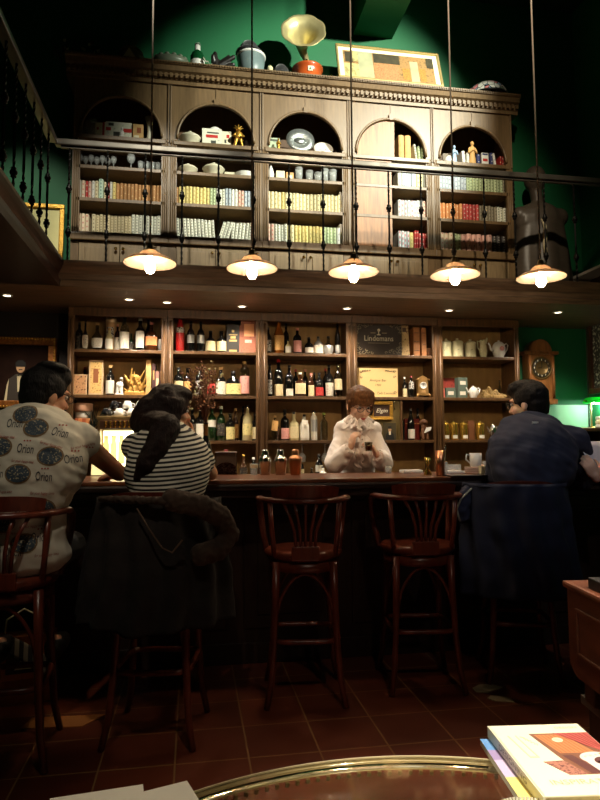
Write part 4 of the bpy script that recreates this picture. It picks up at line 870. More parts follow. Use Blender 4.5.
# middle cabinet, bottom shelf
e = ' on bottom shelf of middle cabinet'
B(275, 441, 8, 25, c_, 'squat', 'clear', None, 'cork', 'clear bottle with hanging brown tag'+e, tag_=('tan', 6, 10))
B(285, 441, 8.5, 31, c_, 'whisky', 'dark', 'pink', 'dark', 'dark bottle with pink label'+e, l0=.05, l1=.4)
B(294, 441, 9.5, 29, c_, 'squat', 'pale', 'cream', 'dark', 'squarish bottle with cream label'+e, sq=5, l0=.08, l1=.48)
B(304.3, 441, 10, 26, c_, 'jug', 'white', 'white', 'dark', 'white ceramic jug bottle with folded paper tag'+e, tag_=('white', 6, 5))
B(314, 441, 6.8, 30, c_, 'slim', 'white', 'silver', 'silver', 'slim white metal bottle with grey swirl'+e, l0=.3, l1=.7)
B(324, 441, 8, 28, c_, 'whisky', 'clear', None, 'green', 'clear bottle with green neck beside the bartender')
B(301, 472, 6, 24, CT, 'wine', 'dark', 'cream', 'red', 'bottle with red cap on back counter behind the shakers', 5.15)
B(319, 473, 8, 27, CT, 'wine', 'dark', 'white', 'dark', 'dark bottle with white label on back counter left of the bartender', 5.15, l0=.35, l1=.6)
B(323, 473, 8, 15, CT, 'squat', 'white', None, 'dark', 'short white jar bottle on back counter left of the bartender', 5.1)
B(311.5, 473, 6, 14, CT, 'squat', 'clear', None, 'silver', 'small clear flask on back counter right of the red capped bottle', 5.1)
for k, x in enumerate((279, 302, 325)):
    b = MB(); b.lathe([(0, -.002), (.035, -.003), (.03, -.007), (.004, -.018), (.004, -.075), (.022, -.09), (.036, -.115), (.03, -.16), (.028, -.16), (.033, -.115), (.02, -.094), (0, -.088)], CRYS, seg=14, cap=False)
    tag(b.build('hanging_stem_glass', None, (PY(x, 445, YF+.08).x, YF+.08, LS[2]-.026)), f'{["left","middle","right"][k]} one of three stem glasses hanging under the middle cabinet bottom shelf', 'glass', 'hanging stem glasses')
# ------------------------------------------------------------------ leftmost cabinet, lower items
ART = printed('art_card', (200, 150, 104), (60, 34, 24), 26, .55); ART2 = printed('poster_card', (214, 176, 108), (130, 80, 40), 30, .55)
boxed(79.8, 394, 12.5, 20, b_, mat('card_rim', (206, 176, 136), .6), 'small framed card with dark figure, left on second shelf', 'framed_card', 'card', [(.08, .92, .06, .94, ART)], d=.02)
boxed(95.5, 394, 13, 34, b_, mat('card_rim'), 'tall cream decorated tin with figures, second shelf of leftmost cabinet', 'decorated_tin', 'tin', [(.1, .9, .06, .94, ART2), (.32, .68, .35, .75, mat('russet_print', (140, 84, 48), .6))], d=.06)
B(84.5, 394, 6, 28, b_, 'wine', 'dark', None, 'red', 'dark bottle standing behind the small framed card', YF+.18)
B(110, 394, 8, 29, b_, 'whisky', 'dark', 'white', 'cork', 'dark bottle with plain white label beside the decorated tin', l0=.06, l1=.5)
# figurines
b = MB(); q = WHITE
b.cap((-.02, 0, .02), (-.012, 0, .075), .012, .016, q, 8); b.cap((.015, 0, .02), (.008, 0, .075), .012, .016, q, 8); b.ell((0, 0, .085), (.03, .022, .03), q); b.cap((.008, 0, .1), (.016, 0, .125), .014, .012, q, 8); b.ell((.014, -.008, .135), (.016, .022, .015), q); b.box(-.035, .03, -.02, .02, 0, .014, q)
tag(link('horse_figurine', voxel(b, .003, 1), None, (PY(119.5, 394, YF+.05).x, YF+.05, b_+.0005)), 'small white animal figurine left of the golden branching carving', 'figurine')
GC = mat('golden_carving', (190, 146, 74), .4, metal=.35, noise_amt=.3, nscale=40)
b = MB(); random.seed(11)
b.box(-.085, .085, -.02, .03, 0, .03, GC); b.box(-.06, .03, -.012, .015, .03, .06, GC)
for k in range(22):
    s0 = V((random.uniform(-.07, .07), random.uniform(-.015, .02), random.uniform(.03, .12))); e_ = s0+V((random.uniform(-.05, .05), random.uniform(-.02, .01), random.uniform(.03, .12))); e_.z = min(e_.z, .25)
    b.cap(s0, e_, random.uniform(.008, .014), .006, GC, 6)
b.cap((-.05, 0, .03), (0, 0, .15), .014, .012, GC, 8); b.cap((.06, 0, .03), (.02, 0, .16), .014, .012, GC, 8); b.ell((.0, 0, .15), (.04, .025, .03), GC)
tag(link('carving', voxel(b, .004, 1), None, (PY(135, 394.5, YF+.07).x, YF+.07, b_+.0005)), 'golden branching carved ornament on the second shelf of leftmost cabinet', 'carving')
boxed(148.4, 394.5, 5, 35, b_, PLAINTAN, 'tall tan book standing right of the golden carving', 'book', 'book', d=.15)
for k, (x, w_, h_, mm) in enumerate(((153.5, 3, 31, mat('plum_book', (70, 40, 40), .6)), (157.2, 3.6, 24, mat('mauve_book', (150, 110, 100), .6)), (161, 2.5, 30, mat('plum_book')), (162.8, 1.6, 30, mat('mauve_book')))):
    boxed(x, 394.5, w_, h_, b_, mm, ['dark plum book right of the tall tan book', 'short mauve book fourth from the right post', 'dark plum book second from the right post', 'thin mauve book touching the right post'][k]+', leftmost cabinet', 'book', 'book', [(.2, .8, .2, .7, LAB['cream'])] if k == 1 else [(.3, .7, .5, .8, LAB['tan'])], d=.15)
# stack of tins + upright menus left end of back counter
PT = mat('pink_tin', (196, 150, 122), .4); GT = mat('grey_tin', (168, 166, 156), .4)
q = PY(83, 416, YF+.09)
for k in range(4):
    b = MB(); xx = PY(77+k*3.7, 440, YF+.06).x; b.box(-.0145, .0145, 0, .15, 0, .185, mat(f'rust_{k%2}', [(150, 74, 38), (190, 120, 70)][k % 2], .6), .003)
    tag(b.build('menu_folder', None, (xx, YF+.015, LS[2]+.0005)), f'{ORD[k]} rust coloured upright folder from left under the pink tin', 'folder', 'rust folders')
b = MB(); b.lathe([(0, 0), (.064, 0), (.066, .005), (.066, .058), (0, .058)], GT, seg=24, cap=False); tag(b.build('round_tin', None, (q.x, YF+.1, LS[2]+.187)), 'grey round tin under the pink tin at the left', 'tin')
b = MB(); b.lathe([(0, 0), (.074, 0), (.078, .006), (.078, .06), (.074, .066), (0, .066)], PT, seg=24, cap=False); tag(b.build('round_tin', None, (q.x, YF+.1, LS[2]+.2455)), 'pink round tin topmost on the stack at the left', 'tin')
# lit coffee machine
q = PY(126, 470, 5.2)
t = thing('coffee_machine', 'lit brass fronted coffee machine with cups on top behind the bar', 'coffee machine', (q.x, 5.05, CT+.0005))
PB = mat('patina_brass', (150, 126, 84), .35, metal=.6, noise_amt=.3, nscale=12)
b = MB(); b.box(-.2, .2, .0, .2, 0, .12, PB, .006); b.box(-.2, .2, .14, .2, .12, .52, PB, .004); b.box(-.2, -.185, .0, .14, .12, .52, PB); b.box(.185, .2, .0, .14, .12, .52, PB); b.box(-.21, .21, -.01, .21, .5, .53, PB, .006); b.build('housing', t)
b = MB(); b.box(-.185, .185, -.012, .005, .43, .5, W_DK, .004); 
for k in range(9): b.lathe([(.004, 0), (.012, .02), (.008, .04), (.013, .05)], BRASS, c=(-.14+.035*k, -.016, .442), seg=8)
b.build('name_panel', t)
for k in range(6):
    b = MB(); b.lathe([(0, 0), (.022, 0), (.024, .01), (.024, .15), (.015, .18), (.018, .22), (0, .22)], translucent('frosted_cylinder', (250, 244, 216), .75, .3), c=(-.145+.058*k, .06, .16), seg=14, cap=False); b.build('group_cylinder', t)
MB().box(-.175, .175, .125, .138, .14, .42, emis('machine_backlight', (255, 240, 190), 4)).build('light_panel', t)
b = MB(); b.box(-.16, .16, -.03, .1, .12, .135, STEEL, .004); b.build('drip_tray', t)
b = MB(); b.box(-.1, .06, -.09, .0, .04, .075, PT, .004); b.build('tray_lip', t)
def cup(x, y, z, r, h, m, label, up=False):
    b = MB(); pr = [(0, h), (r*.55, h), (r*.6, h*.93), (r*.92, h*.5), (r, 0), (r*.94, 0), (r*.85, h*.5), (0, h*.9)]
    if up: pr = [(a_, h-b2) for a_, b2 in pr]
    b.lathe(pr, m, seg=18, cap=False); pts = [(r*.85, 0, h*.25), (r*1.3, 0, h*.3), (r*1.35, 0, h*.6), (r*.75, 0, h*.75)]; b.tube(pts, .005, m, 6)
    return tag(b.build('cup', None, (x, y, z)), label, 'cup', 'cups on the coffee machine')
BC = mat('black_cup', (20, 20, 22), .2, coat=.5)
zc = CT+.532
for r_, y0 in enumerate((5.09, 5.19)):
    for k in range(4): cup(q.x-.145+.097*k, y0, zc, .04, .062, WHITE if (k+r_) % 3 else BC, f'{ORD[k]} upturned cup from left in the {["front","back"][r_]} row on the coffee machine')
for k in range(3): cup(q.x-.09+.1*k, 5.14, zc+.064, .04, .06, BC if k == 0 else WHITE, f'{["left black","middle white","right white"][k]} cup stacked on top of the cups on the coffee machine')
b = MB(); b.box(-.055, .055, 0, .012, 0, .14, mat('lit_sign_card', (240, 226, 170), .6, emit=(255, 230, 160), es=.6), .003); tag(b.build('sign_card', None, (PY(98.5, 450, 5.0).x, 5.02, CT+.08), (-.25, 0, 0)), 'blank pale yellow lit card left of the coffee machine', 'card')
b = MB(); b.box(-.06, .06, -.03, .07, 0, .079, W_DK, .004); tag(b.build('card_stand', None, (PY(98.5, 450, 5.0).x, 5.02, CT)), 'dark block under the pale yellow lit card', 'stand')
b = MB(); random.seed(4)
for k in range(26):
    s0 = V((random.uniform(-.02, .02), random.uniform(-.02, .02), .1)); e_ = s0+V((random.uniform(-.09, .09), random.uniform(-.05, .05), random.uniform(.06, .22))); b.tube([s0, (s0+e_)/2+V((0, 0, .03)), e_], [.004, .01, .002], mat('dark_foliage'), 5, fl=.3)
t = thing('potted_plant', 'small dark potted plant left of the coffee machine cups', 'plant', (PY(95, 440, 5.4).x, 5.36, LS[2]+.0005)); b.build('leaves', t)
MB().lathe([(0, 0), (.035, 0), (.045, .1), (.04, .1), (0, .09)], W_DK, seg=14, cap=False).build('pot', t)
boxed(143, 438, 8, 36, LS[2], printed('flower_tin', (150, 110, 100), (90, 50, 50), 30, .5), 'tall flowered card standing right of the coffee machine cups', 'decorated_card', 'card', d=.02, Y=YF+.02)
# ------------------------------------------------------------------ fourth cabinet
def lettered(b, txt, w, size, x, y, z, m, shear=0): b.text(txt, size, front(x, y, z), m, width=w, shear=shear)
p = PY(379, 355, YF+.04); sw, sh = 50*5.34/621*1.0, 35*5.34/621
t = thing('black_sign', 'black ornamental sign with white Lindemans lettering in the fourth cabinet', 'sign', (p.x, YF+.04, a+.001))
MB().box(-sw/2, sw/2, 0, .014, 0, sh, mat('sign_brown', (40, 28, 16), .5), .006).build('board', t)
SW = mat('sign_white', (226, 216, 190), .5); SG = mat('sign_grey', (150, 138, 112), .5)
b = MB(); lettered(b, "Lindemans", sw*.62, .07, 0, -.002, sh*.5, SW); b.build('lettering', t)
b = MB(); random.seed(2)
def curl(cx, cz, r, a0, turns, m): b.tube([(cx+r*(1-k/26)*math.cos(a0+turns*k/20), -.002, cz+r*(1-k/26)*math.sin(a0+turns*k/20)) for k in range(21)], .0022, m, 5)
for sx in (-1, 1):
    for sz in (0, 1):
        for (u, v, r) in ((.45, .12, .022), (.4, .2, .016), (.33, .09, .02), (.24, .11, .018), (.45, .26, .014), (.15, .08, .014), (.46, .36, .014), (.41, .07, .014), (.28, .16, .012)):
            zz = v*sh if sz == 0 else sh-v*sh*.9
            curl(sx*u*sw, zz, r, PI*sz, sx*5.5*(1 if sz == 0 else -1), SG)
for sx in (-1, 1): b.box(min(sx*.03, sx*.075), max(sx*.03, sx*.075), -.003, 0, sh*.655, sh*.68, SG)
b.lathe([(0, 0), (.014, .0), (.014, .003), (0, .003)], SW, c=(0, -.003, sh*.75), seg=10, M=Matrix.Rotation(PI/2, 4, 'X')); b.box(-.004, .004, -.003, 0, sh*.62, sh*.74, SW); b.box(-.016, .016, -.003, 0, sh*.6, sh*.63, SW); b.box(-.1, .1, -.003, 0, sh*.36, sh*.37, SG)
b.build('scrollwork', t)
bk = lambda x, yb, w_, h_, m_, l, rot=0, z=None: boxed(x, yb, w_, h_, a if z is None else z, m_, l, 'book', 'book', d=.15, rot=rot)
OLD = printed('old_book', (206, 176, 124), (120, 80, 50), 26, .55); OLD2 = mat('tan_leather', (176, 116, 66), .5, noise_amt=.3, nscale=20)
o = boxed(405.7, 356, 9.5, 35, a, OLD, 'large pale old book leaning beside the black sign', 'book', 'book', d=.15, marks=[(.3, .75, .72, .85, W_DK)]); o.rotation_euler.y = -.05; o.location.z += .004
boxed(417, 357, 6.8, 31, a, OLD2, 'left one of two tan leather books in the fourth cabinet', 'book', 'book', d=.15, marks=[(.1, .9, .8, .82, LAB['dark']), (.1, .9, .5, .52, LAB['dark']), (.1, .9, .2, .22, LAB['dark'])])
boxed(424.3, 357, 5.4, 31, a, OLD2, 'right one of two tan leather books in the fourth cabinet', 'book', 'book', d=.15, marks=[(.1, .9, .8, .82, LAB['dark']), (.1, .9, .4, .42, LAB['dark'])])
boxed(429.6, 357.5, 3, 9.5, a, PT, 'tiny pink box right of the tan leather books')
p = PY(378, 396, YF+.05); cw, chh = 43*5.35/621, 30*5.35/621
t = thing('certificate', 'cream Antique Bar certificate standing on second shelf behind the bartender', 'certificate', (p.x, YF+.05, b_+.001))
MB().box(-cw/2, cw/2, 0, .012, 0, chh, mat('certificate_paper', (236, 200, 138), .6), .003).build('sheet', t)
INK = mat('brown_ink', (70, 46, 26), .7)
b = MB(); lettered(b, 'Antique Bar', cw*.42, .03, -.0, -.001, chh*.58, INK, .2); lettered(b, '1900', cw*.14, .026, 0, -.001, chh*.42, INK, .2); lettered(b, 'Tyla Leonetti', cw*.48, .03, cw*.2, -.001, chh*.14, INK, .4); b.build('lettering', t)
b = MB()
for sx in (-1, 1):
    for sz in (.16, .7, .88): curl(sx*cw*.42, chh*sz, .014, 0, sx*5, INK)
    for k in range(5): curl(sx*cw*(.2+.045*k), chh*.91, .008, k, 5, INK)
b.build('corner_ornaments', t)
B(404.8, 396.5, 4.6, 21.5, b_, 'wine', 'dark', 'cream', 'white', 'dark bottle with white neck right of the certificate', l0=.05, l1=.45)
B(411.3, 396.5, 6, 23, b_, 'wine', 'dark', 'skull', 'red', 'dark bottle with white bow left of the mantel clock', l0=.4, l1=.75)
# mantel clock
CL = mat('gilt_bronze', (166, 128, 76), .4, metal=.5, noise_amt=.3, nscale=30)
t = thing('mantel_clock', 'small ornate bronze mantel clock with white dial', 'clock', (PY(422.8, 397, YF+.06).x, YF+.06, b_+.001))
b = MB(); b.prism([(-.05, .02), (.05, .02), (.047, .06), (.045, .15), (.05, .165), (.03, .18), (.012, .192), (0, .2), (-.012, .192), (-.03, .18), (-.05, .165), (-.045, .15), (-.047, .06)], -.02, .04, CL)
for s in (-1, 1): b.tube([(s*.045, -.02, .03), (s*.058, -.025, .02), (s*.062, -.03, .006)], [.012, .01, .007], CL, 8); b.ell((s*.05, -.02, .16), (.012, .012, .012), CL, seg=8); curl(s*.03, .175, .012, 0, 5*s, CL)
b.build('case', t)
MB().lathe([(0, 0), (.026, 0), (.026, .004), (.03, .004), (.03, 0), (.033, 0)], WHITE, c=(0, -.021, .108), seg=24, M=Matrix.Rotation(PI/2, 4, 'X'), cap=False).build('dial', t)
b = MB(); b.box(-.0012, .0012, -.028, -.0262, .106, .128, DBX); b.box(0, .014, -.028, -.0262, .107, .1095, DBX); b.build('hands', t)
b = MB(); b.prism([(-.02, .045), (.02, .045), (.015, .07), (-.015, .07)], -.024, -.02, PLAINTAN); b.build('pendulum_window', t)
# framed name panel, key, portrait card
p = PY(381.5, 411, YF+.02)
t = thing('framed_word', 'small gilt framed dark panel with handwritten word behind the bartender', 'picture', (p.x, YF+.024, PY(381, 420, YF+.02).z))
fw, fh = 24*5.32/621, 19*5.32/621
b = MB(); frame(b, fw, fh, .03, .02, GOLD)
for k in range(14):
    for zz in (.006, fh-.006): b.ell((-fw/2+.008+k*(fw-.016)/13, -.016, zz), (.009, .007, .009), GOLD, seg=6)
b.build('frame', t); MB().box(-fw/2+.02, fw/2-.02, -.006, .0, .02, fh-.02, mat('panel_brown', (58, 34, 22), .6)).build('panel', t)
b = MB(); lettered(b, 'Elgin', fw*.5, .05, 0, -.0075, fh*.5, SW, .3); b.build('lettering', t)
b = MB(); b.lathe([(.007, -.002), (.012, 0), (.007, .002)], STEEL, c=(0, 0, .03), seg=16, M=Matrix.Rotation(PI/2, 4, 'X')); b.tube([(0, 0, .02), (0, 0, -.04)], .003, STEEL, 6); b.box(0, .012, -.002, .002, -.038, -.03, STEEL)
tag(b.build('key', None, (PY(394, 406, YF+.02).x, YF+.022, PY(394, 405, YF).z)), 'silver key hanging right of the gilt framed word', 'key')
t = thing('portrait_card', 'small dark portrait card of a man in black suit on bottom shelf', 'portrait', (PY(390, 440, YF+.01).x, YF+.012, c_+.001))
MB().box(-.058, .058, 0, .008, 0, .15, mat('portrait_ground', (62, 52, 26), .6, noise_amt=.3), .002).build('card', t)
SKF = mat('painted_skin', (190, 150, 110), .7); SUIT = mat('painted_suit', (18, 16, 14), .7)
b = MB(); b.prism([(-.042, .0), (.042, .0), (.034, .05), (.012, .075), (-.012, .075), (-.034, .05)], -.0012, 0, SUIT); b.prism([(-.008, .045), (.008, .045), (.01, .076), (-.01, .076)], -.002, -.0012, SW)
b.prism([(.015*math.cos(k*PI/8), .094+.021*math.sin(k*PI/8)) for k in range(16)], -.002, 0, SKF); b.prism([(-.017, .098), (.017, .098), (.013, .12), (-.013, .12)], -.003, 0, SUIT); b.build('painted_figure', t)
B(402.6, 441, 4.5, 23, c_, 'slim', 'dark', None, 'dark', 'slim dark bottle at the divider, bottom shelf of fourth cabinet')
B(411.2, 441.5, 7.5, 33, c_, 'tall', 'dark', 'white', 'dark', 'black bottle with white label and silver neck beside red books', l0=.05, l1=.34)
B(418.2, 441, 6, 33, c_, 'tall', 'dark', None, 'dark', 'plain black bottle behind the brown dog figurine', YF+.19)
RB = mat('red_leather', (126, 34, 20), .5, noise_amt=.2)
for k, x in enumerate((407, 414.8, 418.2)): boxed(x, 441, 3.4, 22, c_, RB, ['left red book behind the bottles, fourth cabinet bottom shelf', 'middle red book behind the bottles, fourth cabinet bottom shelf', 'right red book next to the brown dog figurine'][k], 'book', 'book', [(.1, .9, .75, .8, LAB['tan'])], Y=YF+.135, d=.12)
BDG = mat('brown_dog', (96, 58, 28), .6, noise_amt=.3)
b = MB(); b.ell((0, 0, .05), (.035, .03, .05), BDG); b.ell((.0, -.005, .11), (.026, .024, .035), BDG); b.ell((0, -.008, .16), (.03, .026, .026), BDG); b.ell((0, -.035, .155), (.014, .02, .012), BDG)
for s in (-1, 1): b.ell((s*.03, 0, .152), (.01, .012, .022), BDG); b.cap((s*.018, -.025, .09), (s*.02, -.04, .01), .011, .012, BDG, 8)
t = thing('dog_figurine', 'brown sitting dog figurine with white cloth, bottom shelf of fourth cabinet', 'figurine', (PY(424, 441, YF+.06).x, YF+.06, c_+.0005)); link('body', voxel(b, .004, 1), t)
b = MB(); b.prism([(-.012, .06), (.045, .085), (.055, .115), (.01, .11)], -.05, -.036, WHITE); b.build('white_cloth', t)
# ------------------------------------------------------------------ rightmost cabinet
JAR = printed('floral_china', (214, 208, 168), (140, 140, 96), 26, .62, rough=.3)
for k, (x, w_, h_) in enumerate(((446.5, 9.5, 17), (457.5, 11, 17.5), (470.5, 10.5, 17))):
    s = 5.4/621; t = thing('canister', f'{["left","middle","right"][k]} one of three lidded floral china canisters', 'canister', (PY(x, 357.5, YF+.09).x, YF+.09, a+.0005))
    MB().lathe([(0, 0), (w_*s*.46, 0), (w_*s*.5, .006), (w_*s*.48, .016), (w_*s*.48, h_*s*.9), (w_*s*.5, h_*s*.94), (0, h_*s*.95)], JAR, seg=20, sq=5, cap=False).build('body', t)
    MB().lathe([(w_*s*.5, h_*s*.94), (w_*s*.44, h_*s*1.0), (w_*s*.16, h_*s*1.06), (w_*s*.1, h_*s*1.1), (w_*s*.14, h_*s*1.16), (0, h_*s*1.2)], JAR, seg=20, sq=3, cap=False).build('lid', t)
t = thing('china_pitcher', 'slim floral china pitcher between the canisters and the teapot', 'pitcher', (PY(483.5, 358, YF+.09).x, YF+.09, a+.0005))
MB().lathe([(0, 0), (.034, 0), (.03, .02), (.036, .06), (.028, .13), (.03, .17), (.026, .17), (0, .1)], JAR, seg=18, cap=False).build('body', t)
b = MB(); b.tube([(-.026, 0, .15), (-.055, 0, .16), (-.055, 0, .1), (-.03, 0, .06)], .006, JAR, 8); b.build('handle', t); MB().tube([(.024, 0, .14), (.032, 0, .165), (.04, 0, .19)], [.012, .012, .008], JAR, 8).build('spout', t)
def teapot(px, ypx, Y, z, r, h, m, label, motif=None):
    t = thing('teapot', label, 'teapot', (PY(px, ypx, Y).x, Y, z+.0005))
    bo = MB().lathe([(0, 0), (r*.6, 0), (r*.7, h*.08), (r*.95, h*.4), (r*1.0, h*.55), (r*.85, h*.74), (r*.7, h*.8), (0, h*.8)], m, seg=24, cap=False).build('body', t)
    if motif: MB().lathe([(0, 0), (r*.35, 0), (r*.35, .002), (0, .002)], motif, c=(0, -r*1.0, h*.5), seg=16, M=Matrix.Rotation(PI/2, 4, 'X'), cap=False).build('rose_motif', bo)
    MB().lathe([(r*.72, h*.8), (r*.5, h*.88), (r*.12, h*.92), (r*.16, h*.97), (0, h)], m, seg=20, cap=False).build('lid', t)
    MB().tube([(-r*.85, 0, h*.4), (-r*1.25, 0, h*.5), (-r*1.4, 0, h*.7), (-r*1.65, 0, h*.84)], [r*.22, r*.17, r*.12, r*.1], m, 10).build('spout', t)
    MB().tube([(r*.8, 0, h*.72), (r*1.25, 0, h*.82), (r*1.5, 0, h*.75), (r*1.35, 0, h*.5), (r*.9, 0, h*.25)], .007, m, 8).build('handle', t); return t
teapot(499, 358.5, YF+.1, a, .062, .175, WHITE, 'white china teapot with rose motif on the top shelf', LAB['pink'])
teapot(473.5, 398, YF+.06, b_, .042, .115, WHITE, 'plain white small teapot on second shelf of rightmost cabinet')
GB = mat('grey_green_box', (90, 104, 92), .6); RBX = printed('red_box', (150, 52, 40), (90, 30, 24), 20, .55)
LBL = [(.2, .8, .3, .65, LAB['white'])]
boxed(449, 398, 15, 22, b_, RBX, 'large red patterned box behind the grey green boxes', Y=YF+.16, d=.08)
boxed(451, 398, 10.5, 11, b_, GB, 'grey green box with white label, lower left of the three', marks=LBL, d=.08)
boxed(463, 398, 10.5, 11, b_, GB, 'grey green box with white label, under the upper one', marks=LBL, d=.08)
boxed(463, 387, 10.5, 11, b_+.0953, GB, 'grey green box with white label, stacked on top', marks=LBL, d=.08)
boxed(443, 398, 4.5, 10, b_, mat('salmon_box', (206, 110, 90), .6), 'small salmon pink box left of the grey green boxes', d=.05)
DW = mat('driftwood', (150, 122, 72), .7, noise_amt=.4, nscale=30, bump=.4)
b = MB(); random.seed(8)
for k in range(16): s0 = V((random.uniform(-.08, .07), random.uniform(-.03, .03), .02)); b.cap(s0, s0+V((random.uniform(-.05, .05), 0, random.uniform(.01, .09)*(1-abs(s0.x)*6))), .025, .012, DW, 8)
b.box(-.1, .11, -.03, .03, 0, .02, DW); b.cap((.02, 0, .04), (.12, -.01, .02), .022, .015, DW, 8)
tag(link('driftwood', voxel(b, .005, 1, lambda c, n: n*.005*noise.noise(c*60)), None, (PY(493, 398, YF+.08).x, YF+.08, b_+.0005)), 'rough golden brown driftwood piece on second shelf of rightmost cabinet', 'driftwood')
B(500, 398, 4, 20, b_, 'tall', 'clear', None, 'silver', 'small clear bottle behind the driftwood', YF+.15)
GTN = mat('gold_tin', (206, 164, 70), .22, metal=.85, noise_amt=.25, nscale=10)
for k, (x, w_) in enumerate(((446, 7), (454, 8.4), (464, 8.6), (480.3, 9))):
    s = 5.36/621; t = thing('gold_tin', f'{["leftmost gold tea tin beside the post", "second gold tea tin from the post", "third gold tea tin, left of the brown box", "fourth gold tea tin, right of the brown box"][k]} on the bottom shelf', 'tin', (PY(x, 440, YF+.07).x, YF+.07, c_+.0005), 0, 'gold tea tins')
    r = w_*s/2; MB().lathe([(0, 0), (r*.96, 0), (r, .005), (r, .135), (r*.97, .14), (0, .14)], GTN, seg=20, cap=False).build('body', t)
    MB().lathe([(r*1.03, .128), (r*1.03, .148), (r*.8, .154), (r*.2, .156), (r*.2, .168), (0, .17)], GTN, seg=20, cap=False).build('lid', t)
    MB().lathe([(r*1.015, .012), (r*1.015, .042)], LAB['white'], seg=8, a0=PI*1.3, a1=PI*1.75, cap=False).build('label', t)
boxed(471.8, 440.5, 7, 20, c_, mat('brown_carton', (110, 66, 34), .6), 'plain brown box between the gold tea tins')
teapot(493, 441, YF+.06, c_, .034, .15, STEEL, 'polished steel coffee pot right of the gold tea tins')
b = MB(); b.lathe([(0, 0), (.02, 0), (.026, .03), (.02, .07), (.03, .1), (.026, .1), (0, .05)], STEEL, seg=16, cap=False); tag(b.build('milk_jug', None, (PY(501, 441, YF+.06).x+.012, YF+.1, c_+.0005)), 'small steel milk jug at right end of the bottom shelf', 'jug')
# ================================================================== BAR COUNTER
BT = 1.1; BX0, BX1 = -1.75, 2.95; BY0, BY1 = 3.53, 4.33
BARW = wood('bar_top_wood', (120, 66, 34), .28, stretch=(1, 10, 10), coat=.4); BARD = wood('bar_dark_wood', (40, 24, 16), .4)
t = thing('bar_counter', 'long dark bar counter with a reddish wooden top', 'bar counter', (0, 0, 0))
MB().box(BX0, BX1, BY0, BY1, BT-.022, BT, BARW, .006).build('counter_top', t)
b = MB(); b.box(BX0, BX1, BY0-.012, BY0+.05, BT-.06, BT-.0225, BARD, .012); b.box(BX0, BX1, BY0+.03, BY0+.09, BT-.1, BT-.06, BARD, .008); b.build('edge_moulding', t)
b = MB(); b.box(BX0, BX1, 3.85, 3.9, 0, BT-.022, BARD)
for k in range(7):
    x = BX0+.05+k*.67; b.box(x, x+.57, 3.838, 3.85, .2, .95, BARD, .008); b.box(x+.08, x+.49, 3.83, 3.838, .28, .87, BARD, .006)
b.box(BX0, BX1, 3.835, 3.85, 0, .12, BARD, .004); b.build('front_panel', t)
MB().box(BX0, BX1, 4.28, 4.31, 0, BT-.022, BARD).build('back_panel', t)
# ------------------------------------------------------------------ things on the bar
def onbar(px, py): p = PZ(px, py, BT); p.z = BT+.0006; return p
t = thing('bean_box', 'clear acrylic box half full of coffee beans on the bar', 'box', onbar(226, 474.5))
ACR = glass('acrylic', (236, 232, 228), .86, .05, .2)
b = MB(); w = .072
for (a_, c2, e, f) in ((-w, -w+.003, -.04, .04), (w-.003, w, -.04, .04), (-w, w, -.04, -.037), (-w, w, .037, .04)): b.box(a_, c2, e, f, 0, .148, ACR)
b.build('acrylic_walls', t)
MB().box(-w, w, -.042, .042, .1485, .153, mat('pale_lid', (206, 196, 190), .4), .002).build('lid', t)
MB().box(-w+.004, w-.004, -.026, -.021, .002, .146, mat('frosted_back', (190, 176, 166), .5)).build('backing', t)
BN = mat('coffee_bean', (74, 30, 20), .4); b = MB(); random.seed(3)
b.sheet(lambda u, v: V((-w+.005+(2*w-.01)*u, -.036+.009*v, .004+.075*math.sin(PI*(.12+.76*u))**.6)), 12, 4, BN)
for k in range(260):
    x = random.uniform(-w+.008, w-.008); u = (x+w)/(2*w); top_ = .076*math.sin(PI*(.12+.76*u))**.6
    y_, z_ = (-.034, random.uniform(.006, top_)) if k % 3 else (random.uniform(-.034, -.029), top_+.002)
    b.ell((x, y_, z_), (.0055, .004, .0035), BN, rot=(random.random()*3, random.random()*3, random.random()*3), seg=6)
tag(b.build('coffee_beans', t), kind='stuff')
MB().box(-.012, .012, -.012, .012, .1535, .168, mat('pink_knob', (206, 96, 100), .5), .004).build('knob', t)
b = MB(); b.box(-.014, .014, -.02, .02, 0, .05, CREAM, .002); tag(b.build('napkin_holder', None, onbar(213.5, 475)), 'small cream napkin block left of the coffee bean box', 'napkin block')
b = MB(); b.lathe([(0, 0), (.022, 0), (.026, .075), (.023, .075), (.02, .004)], CRYS, seg=16, cap=False); b.lathe([(.0265, .045), (.0268, .07)], CREAM, seg=16, cap=False); tag(b.build('small_jar', None, onbar(254, 475)), 'small glass jar with cream band left of the shakers', 'jar')
COPP = mat('copper', (196, 142, 106), .28, metal=1)
for k, (px, m_, l) in enumerate(((265, STEEL, 'left polished steel cocktail shaker on the bar'), (280.5, STEEL, 'middle polished steel cocktail shaker on the bar'), (295.5, COPP, 'right copper coloured cocktail shaker on the bar'))):
    t = thing('cocktail_shaker', l, 'cocktail shaker', onbar(px, 475), 0, 'cocktail shakers on the bar'); g_ = 1
    MB().lathe([(0, 0), (.031, 0), (.034, .006), (.043, .09), (.043, .096), (0, .096)], m_, seg=24, cap=False).build('body', t)
    MB().lathe([(.044, .094), (.044, .1), (.038, .116), (.023, .128), (.022, .136), (0, .136)], m_, seg=24, cap=False).build('strainer', t)
    MB().lathe([(.024, .13), (.024, .158), (.018, .166), (0, .168)], m_, seg=20, cap=False).build('cap', t)
def tumb(px, py, r, h, label, m_=CRYS, name='glass_tumbler'):
    b = MB(); b.lathe([(0, 0), (r*.82, 0), (r, h), (r*.94, h), (r*.76, .008), (0, .008)], m_, seg=18, cap=False); return tag(b.build(name, None, onbar(px, py)), label, 'glass')
tumb(388.5, 473.5, .024, .05, 'small glass on the bar right of the bartender')
